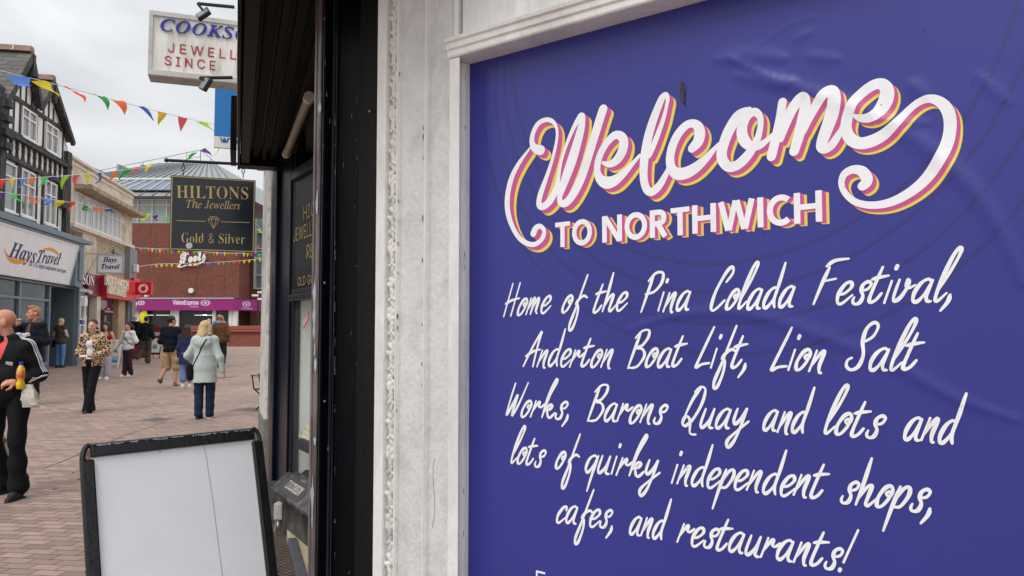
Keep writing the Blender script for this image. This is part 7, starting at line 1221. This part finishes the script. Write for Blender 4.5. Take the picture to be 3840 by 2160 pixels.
P.trousers(cloth('grey_marl',(170,168,174)),.03,.95,.008,.005,top=1.06,wf=.6); [P.shoe(S,wsh,sole_w,0,(8 if S=='L' else -8),1.05) for S in 'LR']
P.strap(P.bd,[(.12,-.05,1.44),(.2,.0,1.3),(.24,.02,1.1),(.24,.02,.95)],.008,'bag_strap',cloth('tan_strap',(150,130,110)),.03)
c=P.W((-.1,-.28,1.4)); t=thing('clear_cup','clear plastic drinks cup held up by the person in the red top','cup',c); mb=MB(); mb.lathe([(.032,-.08),(.045,.08),(.047,.083)],c,14); mb.build('cup',M('cup_milky',lin(196,196,200),.2,.1,10),t,True)
# ---- 6 white tee shirt
P=Person('person in a white tee shirt and plum trousers with a black chest strap',320,948,812,-22,dict(elR=(-.25,-.03,1.14),wrR=(-.33,-.14,.93),elL=(.26,.07,1.14),wrL=(.16,-.04,.97),knR=(-.03,-.05,.5),anR=(-.05,-.07,.085),knL=(.09,-.02,.5),anL=(.06,.09,.09)),yaw=-38,pitch=2,fem=True,skin=fair,h=.012)
P.grow(); P.face(h_brown); P.hair(h_brown,'pony',.003,thr=.02,pts=[((0,.1,.02),(.03,.14,-.03),.032,.034),((.03,.14,-.03),(.05,.13,-.18),.036,.026)])
P.top(cloth('tee_white',(222,220,216)),.03,.48,.86,.004,'tee_shirt',flare=.02,skirt=(.165,.185),cuff=.02); P.trousers(cloth('plum',(50,36,46)),.022,.98,.01,.004); [P.shoe(S,wsh,sole_w,0,-10) for S in 'LR']
P.strap(P.tp,[(-.1,.06,1.46),(-.08,-.1,1.4),(.02,-.15,1.25),(.12,-.13,1.12),(.19,-.02,1.04)],.011,'bag_strap',blackc,.004)
c=P.W(P.J['wrR']+np.array([-.02,-.03,-.1])); t=thing('carrier_bag','pale carrier bag with green showing held by the person in the white tee shirt','bag',c); bag('bag',c,.2,.24,.12,M('plastic_pale',lin(206,212,208),.3,.08,6,.5,14),t,9,0); mb=MB(); [mb.ell(c+Vector((dx,-.02,-.0+dz)),(.04,.03,.03),8,6) for dx,dz in ((.02,.02),(-.03,0),(.05,-.02))]; each(mb,'greens',M('greens',lin(96,160,70),.7,.3,30),t,smooth=True)
# ---- 7 black hooded top
P=Person('person in a black hooded top and dark olive trousers walking away',366,916,797,186,dict(knL=(.13,-.02,.5),anL=(.2,.24,.26),knR=(-.07,-.1,.5),anR=(-.07,-.03,.085),elL=(.26,.05,1.15),wrL=(.27,-.15,1.0),elR=(-.22,.05,1.14),wrR=(-.2,-.12,.95)),skin=fair,h=.014,pitch=10)
P.grow(); P.hair(h_black,'short',.014,thr=.0); P.top(cloth('black_hood',(22,24,32)),.036,.97,.86,.005,'hooded_top',skirt=(.165,.18),extra=lambda d:d.cap((-.06,.1,1.46),(.06,.1,1.46),.06).cap((0,.11,1.46),(0,.12,1.38),.07),neck=1.53)
P.trousers(cloth('dark_olive',(70,70,60)),.026,1.0,.022,.005); P.shoe('L',bsh,sole_w,-62,0,1.05); P.shoe('R',bsh,sole_w,0,0,1.05)
d=Sdf(.03).cap((.27,-.02,1.1),(.32,-.02,.8),.07,.1,.6); d.wr=.008; P.mesh(d,'carried_coat',blackc)
# ---- 8 navy jumper and shorts
P=Person('dark haired person in a navy jumper and khaki shorts walking away',428,974,796,176,dict(hpL=(.1,0,.93),hpR=(-.1,0,.93),knL=(.125,-.03,.5),anL=(.13,.28,.2),knR=(-.125,-.07,.5),anR=(-.11,-.02,.085),elL=(.25,.04,1.13),wrL=(.24,-.1,.93),elR=(-.26,.04,1.13),wrR=(-.25,-.14,.95)),yaw=-28,skin=tan,h=.011,g=1.06,cover=False)
P.grow(); P.hair(h_black,'short',.01,thr=.0); P.top(cloth('navy_jumper',(17,20,32)),.03,.62,.86,.004,'jumper',skirt=(.17,.185)); d=Sdf(.02)
for S in 'LR': a,b_=P.J['el'+S],P.J['wr'+S]; d=Sdf(.02).cap(a+(b_-a)*.12,a+(b_-a)*.95,.066,.05); d.clip(a+(b_-a)*.9,b_-a); P.mesh(d,'striped_sleeve',M('cloth_striped',lin(206,206,214),.8,.9,9,stretch=(1,1,4)))
P.trousers(cloth('khaki',(178,152,116)),.018,.5,.03,.007,'shorts',wf=.7,k=.01); P.shoe('L',M('shoe_grey',lin(116,108,98),.8,.2,20),sole_d,-72,0,1.08); P.shoe('R',M('shoe_grey',(1,1,1)),M('sole_cream',lin(196,188,172),.8),0,0,1.08)
for S in 'L': 
    for sx in (-1,1): d=Sdf(.02).ell((sx*.17,.03,.66),(.045,.075,.085)); P.mesh(d,'cargo_pocket',cloth('khaki',(1,1,1)))
d=Sdf(.01).cap(P.hp((-.06,-.07,.015)),P.hp((-.085,.0,.015)),.006).cap(P.hp((.06,-.07,.015)),P.hp((.085,.0,.015)),.006).cap(P.hp((-.04,-.092,.013)),P.hp((.04,-.092,.013)),.009,.009); P.mesh(d,'sunglasses',M('glasses_black',lin(18,18,20),.2),.006)
# ---- 9 dark haired woman half hidden
P=Person('dark haired person in a navy coat and light blue trousers behind the mint coat',468,977,820,182,dict(anL=(.07,.05,.085),anR=(-.08,-.04,.085)),fem=True,skin=fair,h=.014)
P.grow(); P.hair(h_dkr,'long',.022,[((0,.05,0),(0,.08,-.24),.085,.075),((-.06,.04,0),(-.07,.06,-.22),.05,.05),((.06,.04,0),(.07,.06,-.22),.05,.05)]); P.top(cloth('navy_coat',(44,48,84)),.03,.97,.68,.004,'coat',skirt=(.17,.24)); P.trousers(cloth('light_blue',(112,128,178)),.03,.78,.03,.004); [P.shoe(S,wsh,M('sole_cream',(1,1,1)),0) for S in 'LR']
# ---- 10 mint parka
P=Person('blonde person in a pale mint hooded coat and navy jeans walking away',512,1053,811,181,dict(elL=(.29,.06,1.13),wrL=(.24,-.12,1.0),elR=(-.29,.05,1.1),wrR=(-.335,.0,.845),knL=(.095,-.0,.5),anL=(.075,.04,.085),knR=(-.09,-.06,.5),anR=(-.085,-.06,.085)),fem=True,g=1.12,gw=1.08,skin=pale,h=.0095)
P.grow(hands=dict(R=dict(curl=.5))); P.hair(h_blond,'bob',.022,[((0,.05,.0),(0,.085,-.11),.085,.085),((-.06,.04,.02),(-.085,.06,-.12),.055,.05),((.06,.04,.02),(.085,.06,-.12),.055,.05),((.08,.06,-.1),(.15,.08,-.14),.04,.015),((-.08,.06,-.1),(-.13,.07,-.15),.04,.018)])
mint=M('cloth_mint',lin(188,199,196),.7,.07,5,.55,14,spec=.3)
P.top(mint,.022,.97,.655,.0016,'coat',skirt=(.185,.24),extra=lambda d:(d.cap((-.09,.1,1.43),(.09,.1,1.43),.06),d.ell((0,.13,1.36),(.15,.06,.075)),d.cap((-.1,.02,1.49),(.1,.02,1.49),.05)),opening=[((.04,.26,.6),(.022,.16,.1),None,.006)],wf=.55,neck=1.55,k=.05)
P.strap(P.tp,[(.23,.1,1.14),(.2,.17,1.13),(.05,.19,1.135),(-.1,.18,1.13),(-.2,.12,1.14)],.0035,'waist_cord',M('cord_mint',lin(150,180,174),.8),.001)
P.strap(P.tp,[(-.12,.0,1.5),(-.08,.12,1.42),(.0,.2,1.28),(.09,.2,1.14),(.17,.17,1.0),(.2,.14,.9)],.0095,'bag_strap',blackc,.004); d=Sdf(.02).cap((.225,.1,.93),(.215,.11,.76),.065,.07,.7); P.mesh(d,'cross_body_bag',blackc)
P.strap(P.tp,[(.2,.24,.675),(.12,.26,.672),(.06,.27,.665),(.03,.28,.65)],.005,'drawcord',M('cord_white',lin(214,220,216),.7),.003)
P.trousers(cloth('navy_denim',(32,44,74)),.012,1.0,.012,.0045,'jeans',g=1.16); [P.shoe(S,M('shoe_navy',lin(34,38,56),.7,.2,20),sole_w if S=='R' else sole_d,(-6 if S=='R' else 0),0) for S in 'LR']
# ---- 11 to 14 people farther off
P=Person('person with cropped hair in a brown jacket walking away beyond the mint coat',554,924,794,180,dict(knR=(-.1,-.05,.5),elL=(.25,.05,1.14),elR=(-.25,.05,1.14)),skin=ruddy,h=.013,g=1.1); P.grow(); P.hair(hairm('cropped_grey',(150,120,100)),'short',.002,thr=.01); P.top(cloth('brown_jacket',(102,72,44)),.035,.97,.84,.005,'jacket',skirt=(.18,.19),neck=1.53); P.trousers(cloth('dark_trousers',(34,34,40)),.02,1.0,.01); [P.shoe(S,bsh,sole_d) for S in 'LR']
def far(lab,u,vtop,Y,H,top,tro,hair,style,heading=180,skin_=fair,pts=()):
    x=at(u,832,Y).x; P=Person(lab,u,0,0,heading,{},skin=skin_,h=.018,H=H,pt=(x,Y,gz(x,Y))); P.grow()
    if hair: P.hair(hair,style,.012,pts)
    P.top(top,.03,.97,.86,.003,'top',skirt=(.165,.18)); P.trousers(tro,.02,1.0,.01); [P.shoe(S,bsh,sole_d) for S in 'LR']
    return P
far('bald person in a blue checked shirt far off beside the brown jacket',551,793,33,1.8,M('cloth_check',lin(120,150,210),.8,.6,14,stretch=(2,2,1)),cloth('dark_trousers',(1,1,1)),None,'short',180,ruddy)
far('small blonde person far off to the left of the brown jacket',525,806,34,1.6,cloth('mustard',(150,130,100)),cloth('dark_trousers',(1,1,1)),h_blond,'bob',180,fair,[((0,.05,.0),(0,.07,-.1),.08,.07)])
far('grey haired person in navy standing by the grey pier of the cream building',338,800,31.5,1.78,navyc,cloth('dark_trousers',(1,1,1)),h_grey,'short',170)
